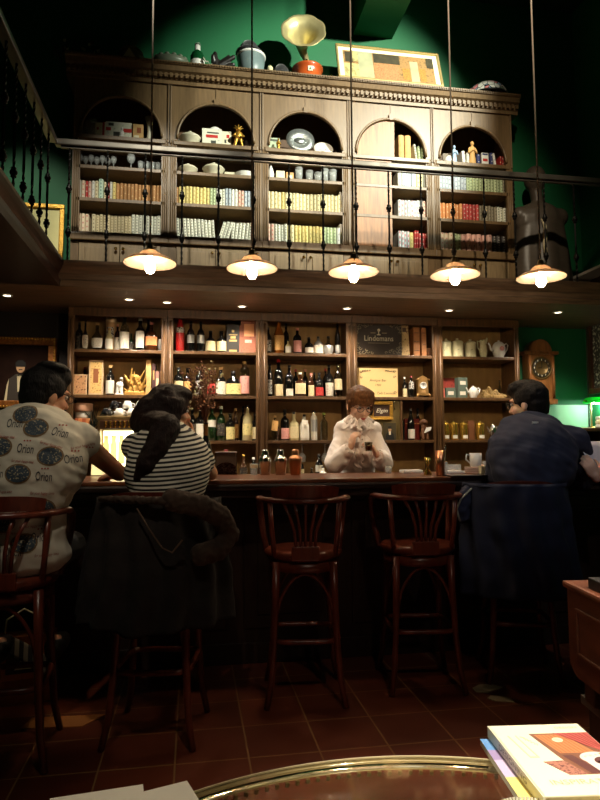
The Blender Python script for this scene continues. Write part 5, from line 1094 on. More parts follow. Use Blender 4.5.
b = MB(); b.lathe([(0, 0), (.026, 0), (.027, .003), (.006, .052), (.006, .058), (.024, .112), (.022, .112), (.004, .06)], BRASS, seg=20, cap=False); tag(b.build('jigger', None, onbar(428, 475)), 'gold hourglass jigger on the bar', 'jigger')
t = thing('copper_cup', 'tall copper cup holding a spoon, right of the gold jigger', 'cup', onbar(440.5, 476)); MB().lathe([(0, 0), (.024, 0), (.032, .155), (.029, .155), (.022, .004), (0, .004)], COPP, seg=22, cap=False).build('body', t)
t2 = thing('bar_spoon', 'steel bar spoon leaning in the tall copper cup', 'spoon', onbar(441.5, 476)); MB().tube([(0, 0, .008), (.012, 0, .1), (.026, 0, .16)], .0025, STEEL, 6).build('handle', t2); MB().ell((.028, 0, .168), (.006, .003, .011), STEEL).build('bowl', t2)
tumb(446, 476, .012, .085, 'slim glass tube beside the copper cup', CRYS, 'slim_glass')
def slab(name, px, py, wx, wy, h, m_, label, cat, bev=.003, dz=0):
    p = onbar(px, py); b = MB(); b.box(-wx/2, wx/2, -wy/2, wy/2, 0, h, m_, bev); p.z += dz; return tag(b.build(name, None, p), label, cat)
slab('dark_tray', 470, 476.2, .3, .16, .008, BARD, 'flat dark tray under the plates at the right of the bar', 'tray', dz=0)
slab('folded_towel', 411, 473, .14, .1, .022, WHITE, 'white folded cloth on the bar left of the gold jigger', 'cloth', .008)
slab('folded_towel', 453.5, 475, .13, .07, .018, WHITE, 'white folded cloth right of the copper cup', 'cloth', .006, dz=.0085)
b = MB(); b.box(-.055, .055, -.03, .03, 0, .012, CRYS, .003)
for (a_, c2, e, f) in ((-.055, -.049, -.03, .03), (.049, .055, -.03, .03), (-.055, .055, -.03, -.025), (-.055, .055, .025, .03)): b.box(a_, c2, e, f, .012, .055, CRYS)
tag(b.build('glass_dish', None, onbar(452, 472.3)), 'rectangular cut glass dish behind the white folded cloth', 'dish')
for k in range(4):
    p = onbar(474, 475); p.z += .0085+k*.0105; b = MB(); b.lathe([(0, 0), (.05, 0), (.058, .006), (.058, .01), (0, .01)], mat('pinkish_plate', (222, 190, 172), .4), seg=24, cap=False)
    tag(b.build('saucer', None, p), f'{["bottom","second","third","topmost"][k]} pinkish saucer of the stack at the right of the bar', 'saucer', 'pinkish saucers')
p = onbar(476, 475); p.z += .0515
t = thing('white_mug', 'white mug with handle on top of the pinkish saucers', 'mug', p); MB().lathe([(0, 0), (.03, 0), (.036, .01), (.038, .085), (.034, .085), (.03, .01), (0, .01)], WHITE, seg=22, cap=False).build('body', t); MB().tube([(-.035, 0, .07), (-.06, 0, .078), (-.064, 0, .045), (-.034, 0, .02)], .005, WHITE, 8).build('handle', t)
slab('cream_box', 483, 475.5, .04, .04, .05, CREAM, 'small cream box right of the pinkish saucers', 'box', .004, dz=.0085)
t = thing('stem_glass', 'short stemmed glass at the right end of the bar items', 'glass', onbar(488, 474.5)); MB().lathe([(0, 0), (.025, 0), (.02, .004), (.004, .01), (.004, .03), (.03, .05), (.036, .085), (.033, .085), (.028, .052), (0, .036)], CRYS, seg=18, cap=False).build('body', t)
# flower vase
t = thing('flower_vase', 'dark bottle vase with dried flowers beside the woman', 'vase', onbar(205.5, 477))
MB().lathe([(0, 0), (.036, 0), (.04, .01), (.04, .17), (.03, .21), (.014, .25), (.014, .33), (.018, .335), (.012, .335)], mat('vase_dark', (20, 20, 20), .1, coat=.5), seg=20, cap=False).build('vase_body', t)
MB().lathe([(.0145, .255), (.0148, .325)], mat('gold_foil', (150, 104, 56), .35, metal=.7), seg=16, cap=False).build('foil_neck', t)
DF2 = mat('dried_bloom', (120, 84, 64), .8); b = MB(); f = MB(); random.seed(21)
for k in range(60):
    e_ = V((random.gauss(-.045, .06), random.gauss(0, .05), random.uniform(.42, .67))); m0 = V((e_.x*.4, e_.y*.4, .46+.05*random.random())); b.tube([(0, 0, .33), m0, e_], .0016, DF2, 4)
    for q in range(4): f.ell(e_+V((random.gauss(0, .014), random.gauss(0, .014), random.gauss(0, .016))), (.009, .006, .008), PALE if (k % 5 == 0) else DF2, rot=(random.random()*3, 0, random.random()*3), seg=6)
b.build('stems', t); tag(f.build('dried_flowers', t), kind='stuff')
# ================================================================== STOOLS
SW_ = wood('stool_wood', (104, 44, 27), .33, stretch=(8, 8, 2), coat=.4)
def stool(label, x, y, rz):
    t = thing('bar_stool', label, 'bar stool', (x, y, 0), rz, 'bentwood bar stools along the bar')
    MB().lathe([(0, .7), (.17, .7), (.19, .705), (.205, .725), (.205, .74), (.19, .752), (.05, .744), (0, .744)], SW_, seg=32, cap=False).build('seat', t)
    MB().lathe([(.165, .645), (.185, .65), (.185, .698), (.165, .698)], SW_, seg=32, cap=False).build('seat_frame', t)
    for sx in (-1, 1):
        for sy in (-1, 1):
            pts = [(sx*.145, sy*.14, .7), (sx*.15, sy*.145, .5), (sx*.158, sy*.158, .3), (sx*.172, sy*.175, .12), (sx*.195, sy*.2, .002)]
            MB().tube(pts, [.02, .019, .017, .016, .015], SW_, 10, up=(0, 1, 0)).build('leg', t)
    b = MB(); r = [(.165*(abs(math.cos(a_))**6+abs(math.sin(a_))**6)**(-1/6)*math.cos(a_), .165*(abs(math.cos(a_))**6+abs(math.sin(a_))**6)**(-1/6)*math.sin(a_), .31) for a_ in [2*PI*k/40 for k in range(40)]]; b.tube(r, .014, SW_, 8, closed=True, up=(0, 0, 1)); b.build('foot_ring', t)
    for k in range(4):
        M_ = Matrix.Rotation(PI/2*k, 3, 'Z'); pts = [M_ @ V((-.145+.29*q/16, -.15, .42+.22*math.sin(PI*q/16)**.55)) for q in range(17)]
        MB().tube(pts, .0085, SW_, 8).build('arch_brace', t)
    arc = lambda r, a_, z: V((r*math.cos(a_), r*math.sin(a_), z))
    hoop = [V((-.225, .1, 1.0)), V((-.228, .04, 1.008))]+[arc(.23, PI+PI*q/20, 1.012) for q in range(21)]+[V((.228, .04, 1.008)), V((.225, .1, 1.0))]
    b = MB(); b.tube(hoop, .024, SW_, 10, fl=.6, up=(0, 0, 1)); b.build('arm_hoop', t)
    for s in (-1, 1): MB().tube([(s*.225, .1, 1.0), (s*.232, .15, .98), (s*.228, .165, .92), (s*.215, .13, .82), (s*.195, .08, .72)], [.02, .019, .018, .017, .017], SW_, 8, fl=.8).build('arm_support', t)
    b = MB(); n = 20
    def crest(u, v, ro):
        a_ = PI*1.5-.78+1.56*u; z = 1.028+.062*v*(1-.25*abs(2*u-1)**3); return arc(ro+.012*v, a_, z)
    b.sheet(lambda u, v: crest(u, v, .236), n, 3, SW_); b.sheet(lambda u, v: crest(1-u, v, .21), n, 3, SW_)
    b.sheet(lambda u, v: crest(u, 1, .21+.026*v), n, 1, SW_); b.sheet(lambda u, v: crest(1-u, 0, .21+.026*v), n, 1, SW_)
    for e_ in (0, 1): b.sheet(lambda u, v: crest(e_, u, .21+.026*v if e_ == 0 else .236-.026*v), 1, 1, SW_)
    b.build('crest_rail', t)
    for k in range(5):
        s = (k-2)/2; a1 = PI*1.5+s*.52; tp = arc(.226, a1, 1.005); p0 = V((s*.045, -.196, .76))
        mid = V((s*.055, -.208, .86)); md2 = V((tp.x*.72, -.232, .94))
        MB().tube([p0, mid, md2, tp], [.009, .0085, .008, .009], SW_, 6, fl=1).build('back_slat', t)
    for s in (-1, 1): MB().tube([(s*.155, -.125, .73), (s*.168, -.145, .86), (s*.178, -.146, 1.005)], .013, SW_, 8).build('back_post', t)
    MB().box(-.07, .07, -.208, -.184, .715, .785, SW_, .006).build('slat_block', t)
    return t
ST = [('leftmost bar stool, under the man in the printed shirt', -.77, 2.91, .05), ('second bar stool from left, under the woman with a jacket over it', -.145, 3.03, -.18), ('middle empty bar stool with fan back below the shakers', .585, 3.33, -.12), ('empty bar stool with fan back right of the middle one', 1.235, 3.38, -.12), ('rightmost bar stool, under the man in navy with a coat over it', 1.83, 3.4, -.3)]
for l, x, y, rz in ST: stool(l, x, y, rz)
# ================================================================== PEOPLE
SKIN = mat('skin', (206, 150, 116), .5, sss=.1, noise_amt=.06, nscale=30); SKIN2 = mat('skin_fair', (230, 186, 158), .5, sss=.1)
HAIRB = mat('hair_black', (14, 11, 10), .6, spec=.25, noise_amt=.5, nscale=14, bump=.5, bscale=40, stretch=(6, 6, 1)); HAIRW = mat('hair_dark_brown', (32, 15, 11), .58, spec=.25, noise_amt=.5, nscale=14, bump=.5, bscale=40, stretch=(8, 8, .8)); HAIRC = mat('hair_chestnut', (112, 74, 44), .6, spec=.2, noise_amt=.4, nscale=14, bump=.5, bscale=40, stretch=(8, 8, .8))
EYEW = mat('eye_white', (225, 220, 215), .3); IRIS = mat('eye_iris', (40, 26, 20), .2); LIP = mat('lips', (176, 84, 80), .45); GFR = mat('glasses_frame', (30, 24, 22), .3)
LENSG = glass('spectacle_lens', (240, 240, 240), .95, .02, .15)
def axes(b, c, r, X, Y, Z, m, seg=14):
    M = Matrix(((X.x, Y.x, Z.x, c[0]), (X.y, Y.y, Z.y, c[1]), (X.z, Y.z, Z.z, c[2]), (0, 0, 0, 1))) @ Matrix.Diagonal((*r, 1))
    vs = bmesh.ops.create_uvsphere(b.bm, u_segments=seg, v_segments=10, radius=1, matrix=M)['verts']
    b.fin({f for v in vs for f in v.link_faces}, m, True)
def frame3(look, up=V((0, 0, 1))):
    F = V(look).normalized(); R = F.cross(up).normalized(); U = R.cross(F).normalized(); return R, F, U
def spine(J):
    p, n = J['pel'], J['neck']; m = J.get('mid', (p+n)/2)
    return lambda t: p*(1-t)**2+m*(2*t*(1-t))+n*t**2
def torso(b, J, m, off, t0, t1, bulk, n=12):
    n = 26
    f = spine(J); lat = (J['shR']-J['shL']).normalized()
    for k in range(n+1):
        t = t0+(t1-t0)*k/n; c = f(t); d = (f(min(1, t+.02))-f(t-.02)).normalized(); fw = d.cross(lat).normalized(); la = fw.cross(d)
        w = .168-.028*math.sin(PI*min(1, t/.6))+.03*math.sin(PI*max(0, min(1, (t-.35)/.6))) if t < .86 else .168-(t-.86)*.55
        dp = .112-.012*math.sin(PI*min(1, t/.6))+.022*math.sin(PI*max(0, min(1, (t-.35)/.6))) if t < .86 else .11-(t-.86)*.35
        axes(b, c, (w*bulk+off, dp*bulk+off, .115+off*.3), la, fw, d, m, 20)
    s = f(.86)
    for k in ('shL', 'shR'):
        axis = J[k]-s; b.cap(s+axis*.25, J[k], .075*bulk+off, .056*bulk**.5+off, m, 12); b.cap(f(.97), J[k], .05+off, .05+off, m, 10)
def hand(b, wr, dirn, pn, m, side=1, curl=.5, sc=1, spread=.1):
    """palm and five jointed fingers; pn = palm normal (fingers close towards it); thumb on +side of dirn x pn"""
    D = V(dirn).normalized(); P = V(pn); P = (P-D*P.dot(D)).normalized(); W = D.cross(P)*side
    b.cap(wr, wr+D*.02*sc, .024*sc, .026*sc, m, 10)
    axes(b, wr+D*.05*sc, (.038*sc, .048*sc, .0165*sc), W, D, P, m)
    for k, (o, ln) in enumerate(((.029, .072), (.01, .08), (-.009, .075), (-.027, .058))):
        p = wr+D*(.088-.004*abs(k-1.5))*sc+W*o*sc; a_ = curl*(.5+.08*k); q = wr+D*.05*sc+W*o*.9*sc; b.cap(q, p, .0105*sc, .0095*sc, m, 8)
        for j, fr_ in enumerate((.45, .31, .24)):
            ang = a_*(1+j*.95); e_ = p+(D*math.cos(ang)+P*math.sin(ang)+W*(o*spread*3))*ln*fr_*sc; b.cap(p, e_, (.0095-.001*j)*sc, (.0088-.0012*j)*sc, m, 8); p = e_
    p = wr+D*.025*sc+W*.022*sc; e_ = p+(D*.55+W*.7+P*.25).normalized()*.042*sc; b.cap(p, e_, .014*sc, .0115*sc, m, 8); e2 = e_+(D*.85+W*.15+P*.45*(.5+curl)).normalized()*.032*sc; b.cap(e_, e2, .011*sc, .009*sc, m, 8); e3 = e2+(D*.9-W*.15+P*.5).normalized()*.024*sc; b.cap(e2, e3, .009*sc, .007*sc, m, 8)
def head(b, J, m, sc=1):
    R, F, U = frame3(J['look'], J.get('hup', V((0, 0, 1)))); c = J['head']; A = lambda x, y, z: c+(R*x+F*y+U*z)*sc
    axes(b, A(0, -.01, .025), (.076*sc, .096*sc, .09*sc), R, F, U, m, 18); axes(b, A(0, .02, -.035), (.062*sc, .07*sc, .075*sc), R, F, U, m, 16); axes(b, A(0, .045, -.085), (.036*sc, .036*sc, .026*sc), R, F, U, m)
    b.cap(A(0, .082, .005), A(0, .104, -.028), .008*sc, .0135*sc, m, 8); axes(b, A(0, .09, -.03), (.018*sc, .012*sc, .01*sc), R, F, U, m, 8)
    for s in (-1, 1): axes(b, A(s*.078, -.008, -.012), (.01*sc, .02*sc, .032*sc), R, F, U, m, 10); axes(b, A(s*.033, .078, .028), (.024*sc, .014*sc, .008*sc), R, F, U, m, 8); axes(b, A(s*.042, .05, -.03), (.022*sc, .03*sc, .022*sc), R, F, U, m, 8)
    b.cap(A(0, .082, -.058), A(0, .08, -.07), .013*sc, .011*sc, m, 8)
    b.cap(J['neck']+V((0, 0, -.03)), A(0, -.02, -.06), .055*sc, .05*sc, m, 12)
    return A, R, F, U
def face_parts(t, base, A, R, F, U, sc=1, closed=False):
    for s in (-1, 1):
        b = MB(); axes(b, A(s*.032, .077, .008)-base, (.013*sc, .009*sc, .0085*sc), R, F, U, EYEW, 12); axes(b, A(s*.032, .0845, .005)-base, (.006*sc, .003*sc, .006*sc), R, F, U, IRIS, 10); b.build('eye', t)
    b = MB(); axes(b, A(0, .094, -.063)-base, (.02*sc, .006*sc, .005*sc), R, F, U, LIP, 10); axes(b, A(0, .092, -.071)-base, (.016*sc, .006*sc, .005*sc), R, F, U, LIP, 10); b.build('mouth', t)
    b = MB()
    for s in (-1, 1): b.tube([A(s*.016, .09, .03)-base, A(s*.034, .092, .036)-base, A(s*.052, .08, .03)-base], [.003, .0035, .002], HAIRB, 6)
    b.build('eyebrows', t)
def spectacles(t, base, A, R, F, U, sc=1):
    b = MB(); g = MB()
    for s in (-1, 1):
        pts = [A(s*.034+.024*math.cos(2*PI*k/20), .103, .004+.019*math.sin(2*PI*k/20))-base for k in range(20)]; b.tube(pts, .0022*sc, GFR, 6, closed=True); g.poly(pts, LENSG); b.tube([A(s*.058, .102, .01)-base, A(s*.076, .06, .012)-base, A(s*.08, -.012, .012)-base], .002*sc, GFR, 6)
    b.tube([A(-.01, .104, .008)-base, A(.01, .104, .008)-base], .002*sc, GFR, 6)
    o = b.build('eyeglasses', t); g.build('lenses', o)
def limb(b, J, m, keys, rs, off=0, upto=1):
    pts = [J[k] for k in keys]
    for k in range(len(pts)-1):
        if k+1 > upto: break
        f = min(1, upto-k); e_ = pts[k].lerp(pts[k+1], f); b.cap(pts[k], e_, rs[k]+off, (rs[k]+(rs[k+1]-rs[k])*f)+off, m, 12)
def shift(J, base): return {k: (v-base if k not in ('look', 'hup') else v) for k, v in J.items()}
def person(label, base, J, skin, bulk=1, hsc=1, vox=.0065, hands=()):
    t = thing('person', label, 'person', base); L = shift(J, base); b = MB()
    torso(b, L, skin, 0, 0, .98, bulk)
    for s in 'LR':
        limb(b, L, skin, ('sh'+s, 'el'+s, 'wr'+s), (.05*bulk**.5, .041, .026))
        limb(b, L, skin, ('hip'+s, 'kn'+s, 'an'+s), (.082*bulk**.5, .055, .036)); b.cap(L['an'+s], L['to'+s], .036, .028, skin, 10)
    A, R, F, U = head(b, L, skin, hsc)
    for h_ in hands: hand(b, L['wr'+h_[0]], h_[1], h_[2], skin, *h_[3:])
    link('body', voxel(b, vox, 2), t)
    return t, L, (A, R, F, U)
def trousers(t, L, m, bulk=1, name='trousers'):
    b = MB(); f = spine(L); torso(b, L, m, .014, -.02, .16, bulk, 5) if False else None
    lat = (L['shR']-L['shL']).normalized(); axes(b, f(.03), (.17*bulk+.016, .115*bulk+.018, .1), lat, V((-lat.y, lat.x, 0)), V((0, 0, 1)), m); axes(b, f(.16), (.158*bulk+.014, .108*bulk+.014, .07), lat, V((-lat.y, lat.x, 0)), V((0, 0, 1)), m)
    for s in 'LR': limb(b, L, m, ('hip'+s, 'kn'+s, 'an'+s), (.09*bulk**.5, .064, .05), .008)
    link(name, voxel(b, .009, 4), t)
    for s in 'LR':
        b = MB(); sm = mat('dark_shoe', (26, 22, 20), .5); d = (L['to'+s]-L['an'+s]); d.z = 0; d.normalize(); b.cap(L['an'+s]+V((0, 0, -.02)), L['to'+s], .05, .042, sm); b.cap(L['an'+s]+d*-.03+V((0, 0, -.035)), L['to'+s], .04, .042, sm); link('shoe', voxel(b, .008, 3), t)
def shirt(t, L, m, bulk, sl=.75, so=None, t0=.03, off=.02, name='shirt', cuff=.012, fold=.006, fs=9, vox=.0075, seedv=0, it=5, base=V((0, 0, 0))):
    b = MB(); torso(b, L, m, off, t0, .93, bulk, 14)
    for s in 'LR':
        ks = ('sh'+s, 'el'+s, 'wr'+s); rs = (.056*bulk**.5, .047+cuff, .032+cuff); limb(b, L, m, ks, rs, off*.9 if so is None else so, sl)
    sd = V((seedv*3.1, seedv*1.7, 0))
    return voxel(b, vox, it, lambda c, n: n*(fold*(noise.noise(V((c.x*fs, c.y*fs, c.z*fs*1.7))+sd)+.5*noise.noise(V((c.x*fs*2.5+c.z*fs*2, c.y*fs*2, c.z*fs*2.5))+sd))))
# ------------------------------------------------------------------ man in printed shirt (leftmost)
def at3(px, py, Y): return PY(px, py, Y)
base = V((-.74, 2.93, 0))
J = dict(pel=V((-.74, 2.9, .84)), mid=V((-.74, 2.86, 1.12)), neck=V((-.70, 3.05, 1.41)), shL=V((-.94, 3.02, 1.325)), shR=V((-.505, 3.02, 1.312)), elL=V((-1.08, 3.3, 1.12)), elR=V((-.36, 3.28, 1.155)), wrL=V((-.85, 3.58, 1.13)), wrR=V((-.42, 3.6, 1.135)),
         head=at3(46, 396, 3.1), look=V((.72, .66, -.16)), hipL=V((-.83, 2.95, .82)), hipR=V((-.65, 2.95, .82)), knL=V((-.85, 3.4, .79)), knR=V((-.6, 3.4, .79)), anL=V((-.86, 3.14, .385)), anR=V((-.62, 3.14, .385)), toL=V((-.88, 3.3, .35)), toR=V((-.62, 3.3, .35)))
t, L, HX = person('man in white printed short sleeve shirt sitting with his back turned, leftmost at the bar', base, J, SKIN, 1.2, 1.06, hands=(('L', (.6, .7, -.1), (0, 0, -1), -1, .4), ('R', (-.5, .8, -.1), (0, 0, -1), 1, .4)))
SH1 = mat('shirt_offwhite', (206, 200, 184), .8, noise_amt=.08, nscale=6)
me = shirt(t, L, SH1, 1.22, .72, .012, -.0, .026, seedv=1, fold=.011)
# prints on the shirt back: lettering and round emblems laid onto the cloth
INKB = mat('ink_navy', (20, 30, 48), .8); INKR = mat('ink_red', (150, 44, 34), .8); EMB = printed('emblem_print', (44, 60, 74), (170, 160, 130), 60, .55); EMB2 = mat('emblem_rim', (120, 96, 66), .8)
bmS = bmesh.new(); bmS.from_mesh(me); bvh = BVHTree.FromBMesh(bmS); bmS.free()
sb = MB(); sb.bm.from_mesh(me); sb.mats = [SH1]
eye = V((0, 0, CAMH))-base
def lay(b, pm, cx, cz, rot, m, d=.0025, tilt=0):
    """press flat artwork onto the shirt along the horizontal direction of the chest"""
    cr, sr = math.cos(rot), math.sin(rot); vs = []
    for v in pm.vertices:
        x, z = v.co.x*cr-v.co.y*sr, v.co.x*sr+v.co.y*cr
        o = V((cx+x, -1.2, cz+z)); h, nn, i_, ds = bvh.ray_cast(o, V((0, 1, 0)))
        if h is None: return
        vs.append(b.bm.verts.new(h+nn*d))
    fs = []
    for p in pm.polygons:
        try: fs.append(b.bm.faces.new([vs[i] for i in p.vertices]))
        except ValueError: pass
    b.fin(fs, m, False)
def disc(r, sy, n=24, rings=4):
    b = MB(); rs = [[b.bm.verts.new((r*k/rings*math.cos(2*PI*i/n), r*sy*k/rings*math.sin(2*PI*i/n), 0)) for i in range(n)] for k in range(1, rings+1)]; c = b.bm.verts.new((0, 0, 0))
    for i in range(n): b.bm.faces.new((c, rs[0][i], rs[0][(i+1) % n]))
    for k in range(rings-1):
        for i in range(n): b.bm.faces.new((rs[k][i], rs[k+1][i], rs[k+1][(i+1) % n], rs[k][(i+1) % n]))
    return b.mesh('d')
ox = lambda px, py, Y=2.85: (PY(px, py, Y).x-base.x, PY(px, py, Y).z)
TX = text_mesh('Orion', .055, .062); TR = text_mesh('for your happy time', .018, .085, shear=.3); D1 = disc(.043, .8); D2 = disc(.05, .82); DOT = disc(.0035, 1, 8, 1)
def orion(px, py, rot=-.12, s=1):
    cx, cz = ox(px, py); lay(sb, TX, cx, cz, rot, INKB)
    for k in (-1, 0, 1): lay(sb, DOT, cx+k*.011+.004, cz+.034, 0, INKR)
def emblem(px, py):
    cx, cz = ox(px, py); lay(sb, D2, cx, cz, 0, EMB2, .002); lay(sb, D1, cx, cz, 0, EMB, .0035)
for a_ in ((16, 424, .0), (60, 433, -.2), (30, 449, -.1), (2, 473, 0), (48, 476, -.08), (28, 507, -.1), (44, 535, 0), (20, 548, 0), (73, 459, .15), (84, 455, .35)): orion(*a_)
for a_ in ((37, 428), (5, 447), (24, 473), (53, 456), (45, 507), (10, 520), (30, 540), (24, 414)): emblem(*a_)
for px, py, r_ in ((8, 437, -.1), (53, 445, -.3), (28, 461, -.1), (8, 490, 0), (46, 492, -.05), (18, 530, 0), (50, 552, 0), (80, 446, .3), (36, 524, 0)): cx, cz = ox(px, py); lay(sb, TR, cx, cz, r_, INKR)
b2 = sb.mesh('shirt'); link('printed_shirt', b2, t)
b = MB(); c = L['neck']+V((0, .005, .012)); b.tube([c+V((.075*math.cos(a_), .07*math.sin(a_), .012*math.sin(a_+PI))) for a_ in [2*PI*k/28 for k in range(28)]], .016, SH1, 8, closed=True, fl=1.4, up=(0, 0, 1)); b.build('collar', t)
trousers(t, L, mat('dark_trousers', (22, 22, 24), .9), 1.15)
def hair_cap(t, L, HX, m, sc, extra=None, vox=.006, it=2, seedv=1, low=-.05, front=.055, name='hair'):
    A, R, F, U = HX; b = MB()
    axes(b, A(0, -.02, .04), (.088*sc, .1*sc, .092*sc), R, F, U, m, 20); axes(b, A(0, -.05, -.01), (.078*sc, .064*sc, .08*sc), R, F, U, m, 16); axes(b, A(0, .03, .09), (.074*sc, .07*sc, .045*sc), R, F, U, m, 16)
    for s in (-1, 1): axes(b, A(s*.07, -.01, .03), (.02*sc, .055*sc, .05*sc), R, F, U, m, 12)
    if extra: extra(b, A, R, F, U)
    sd = V((seedv, 0, 0)); me = voxel(b, vox, it, lambda c, n: n*(.004*noise.noise(c*30+sd)+.002*noise.noise(c*80+sd)))
    return link(name, me, t)
hair_cap(t, L, HX, HAIRB, 1.08, lambda b, A, R, F, U: [axes(b, A(0, .05, .1), (.07, .05, .04), R, F, U, HAIRB), axes(b, A(.02, .0, .125), (.07, .08, .03), R, F, U, HAIRB)])
face_parts(t, V(), *HX, sc=1.06); spectacles(t, V(), *HX, sc=1.06)
# ------------------------------------------------------------------ woman in striped top
base = V((-.14, 3.0, 0))
J = dict(pel=V((-.13, 3.0, .84)), mid=V((-.12, 2.98, 1.12)), neck=V((-.10, 3.13, 1.335)), shL=V((-.262, 3.12, 1.285)), shR=V((.04, 3.12, 1.215)), elL=V((-.29, 3.5, 1.14)), elR=V((.1, 3.5, 1.14)), wrL=V((-.1, 3.62, 1.15)), wrR=at3(192.5, 438, 3.3),
         head=at3(170.5, 411, 3.2), look=V((.93, .34, -.1)), hipL=V((-.21, 3.02, .82)), hipR=V((-.05, 3.02, .82)), knL=V((-.2, 3.45, .79)), knR=V((.0, 3.45, .79)), anL=V((-.2, 3.42, .385)), anR=V((.0, 3.42, .385)), toL=V((-.2, 3.58, .35)), toR=V((.02, 3.58, .35)))
t, L, HX = person('woman with long dark hair in striped top, chin on her hand at the bar', base, J, SKIN, .92, .96, hands=(('L', (.8, .2, 0), (0, 0, -1), -1, .4, .9), ('R', (-.18, -.1, 1), (-.8, -.1, 0), 1, 1.1, .88)))
STR = striped('striped_jersey', (222, 216, 200), (24, 22, 24), 52, .52, 2, tilt=(-.18, .06, 0))
me = shirt(t, L, STR, .92, .62, None, -.02, .02, seedv=3, fold=.006, vox=.007); link('striped_top', me, t)
trousers(t, L, mat('dark_trousers'), .95)
def wh(b, A, R, F, U):
    for k in range(22):
        a_ = PI*(-.08+1.16*k/21)+PI; x, y = .085*math.cos(a_), .098*math.sin(a_)-.01
        p0 = A(x, y, .04); p1 = A(x*1.12, y*1.05-.015, -.06); b.cap(p0, p1, .03, .024, HAIRW, 8); p2 = A(x*1.0, y*.95-.02, -.13); b.cap(p1, p2, .024, .016, HAIRW, 8)
    n = L['neck']   # the long tail over her left shoulder blade
    tail = [A(0, -.1, .0), A(-.02, -.125, -.07), n+V((-.02, -.13, .04)), n+V((-.055, -.17, -.05)), n+V((-.1, -.19, -.13)), n+V((-.135, -.185, -.19))]
    for k in range(len(tail)-1): b.cap(tail[k], tail[k+1], [.075, .075, .07, .062, .055, .03][k], [.075, .075, .07, .062, .055, .03][k+1], HAIRW, 10)
    for s in (-1, 1): b.cap(A(s*.05, -.09, -.02), n+V((s*.03-.03, -.14, -.1)), .05, .045, HAIRW, 10)
hair_cap(t, L, HX, HAIRW, 1.08, wh, it=10, seedv=4)
face_parts(t, V(), *HX, sc=.96)
# ------------------------------------------------------------------ bartender
base = V((1.23, 4.66, 0))
pS = lambda px, py, Y: PY(px, py, Y)
J = dict(pel=V((1.235, 4.68, .96)), mid=V((1.24, 4.7, 1.2)), neck=pS(357, 424, 4.66), shL=pS(372.5, 430, 4.66), shR=pS(343, 430, 4.66), elL=pS(383, 461, 4.56), elR=pS(335, 463, 4.54), wrL=pS(377, 455, 4.42), wrR=pS(351, 447, 4.42),
         head=pS(359.5, 405, 4.6), look=V((.14, -.9, -.4)), hipL=V((1.33, 4.68, .92)), hipR=V((1.14, 4.68, .92)), knL=V((1.33, 4.67, .5)), knR=V((1.14, 4.67, .5)), anL=V((1.33, 4.7, .09)), anR=V((1.14, 4.7, .09)), toL=V((1.34, 4.57, .045)), toR=V((1.12, 4.57, .045)))
J['shL'], J['shR'] = J['shL'], J['shR']
t, L, HX = person('bartender in white ruffled blouse and glasses looking down at a glass in her hands', base, J, SKIN2, .86, 1.1, vox=.005, hands=(('L', (-.45, -.1, .75), (-.75, .1, -.4), -1, 1.0, .95), ('R', (.2, -.15, .95), (.75, .3, -.1), 1, 1.25, .95)))
BL = mat('blouse_white', (242, 230, 222), .75, noise_amt=.05, nscale=10)
Ls = dict(L)
b = MB(); torso(b, L, BL, .022, -.02, .93, .86, 14)
for s in 'LR':
    e_, w_ = L['el'+s], L['wr'+s]; wr_ = e_.lerp(w_, .72); b.cap(L['sh'+s], L['sh'+s].lerp(e_, .5), .052, .066, BL); b.cap(L['sh'+s].lerp(e_, .5), e_, .068, .08, BL); b.cap(e_, wr_, .078, .055, BL); b.cap(e_+V((0, -.01, -.01)), e_.lerp(w_, .5)+V((0, 0, -.03)), .07, .058, BL)
me = voxel(b, .007, 4, lambda c, n: n*(.008*noise.noise(V((c.x*11, c.y*9, c.z*14)))+.006*noise.noise(V((c.x*26+c.z*20, c.y*20, c.z*10))))); link('blouse', me, t)
b = MB(); c = L['neck']+V((0, -.015, .0))
def ruff(cx, r0, h, nn, ph):
    b.sheet(lambda u, v: cx+V(((r0+.04*v+.02*v*math.sin(u*2*PI*nn+ph))*math.cos(2*PI*u)*1.05, (r0+.04*v+.02*v*math.sin(u*2*PI*nn+ph))*math.sin(2*PI*u), .05-h*v+.014*math.sin(u*2*PI*nn*1.5))), 90, 4, BL)
ruff(c, .066, .04, 11, 0); ruff(c+V((0, -.01, -.03)), .082, .055, 9, 1.3)
for k in range(2):
    b.sheet(lambda u, v: c+V(((-1 if k else 1)*(.012+.04*v)+.01*math.sin(u*26), -.118-.02*math.sin(u*20+v)-.01*v+.02*u, -.03-.3*u)), 40, 3, BL)
o = b.build('ruffle_collar', t); o.modifiers.new('s', 'SOLIDIFY').thickness = .003
for s in 'LR':
    e_, w_ = L['el'+s], L['wr'+s]; d = (w_-e_).normalized(); q = d.orthogonal().normalized(); q2 = d.cross(q); c0 = e_.lerp(w_, .7); b = MB()
    b.sheet(lambda u, v: c0+d*(.05*v)+(q*math.cos(2*PI*u)+q2*math.sin(2*PI*u))*(.04+.008*v*math.sin(u*2*PI*8)), 48, 3, BL); o = b.build('cuff', t); o.modifiers.new('s', 'SOLIDIFY').thickness = .003
b = MB()
for k in range(5): b.ell(L['neck']+V((.004, -.135+.012*k*(k < 2), -.12-.055*k)), (.006, .004, .006), mat('button_shell', (170, 150, 130), .3), seg=8)
b.build('buttons', t)
trousers(t, L, mat('black_skirt', (24, 22, 24), .9), .95)
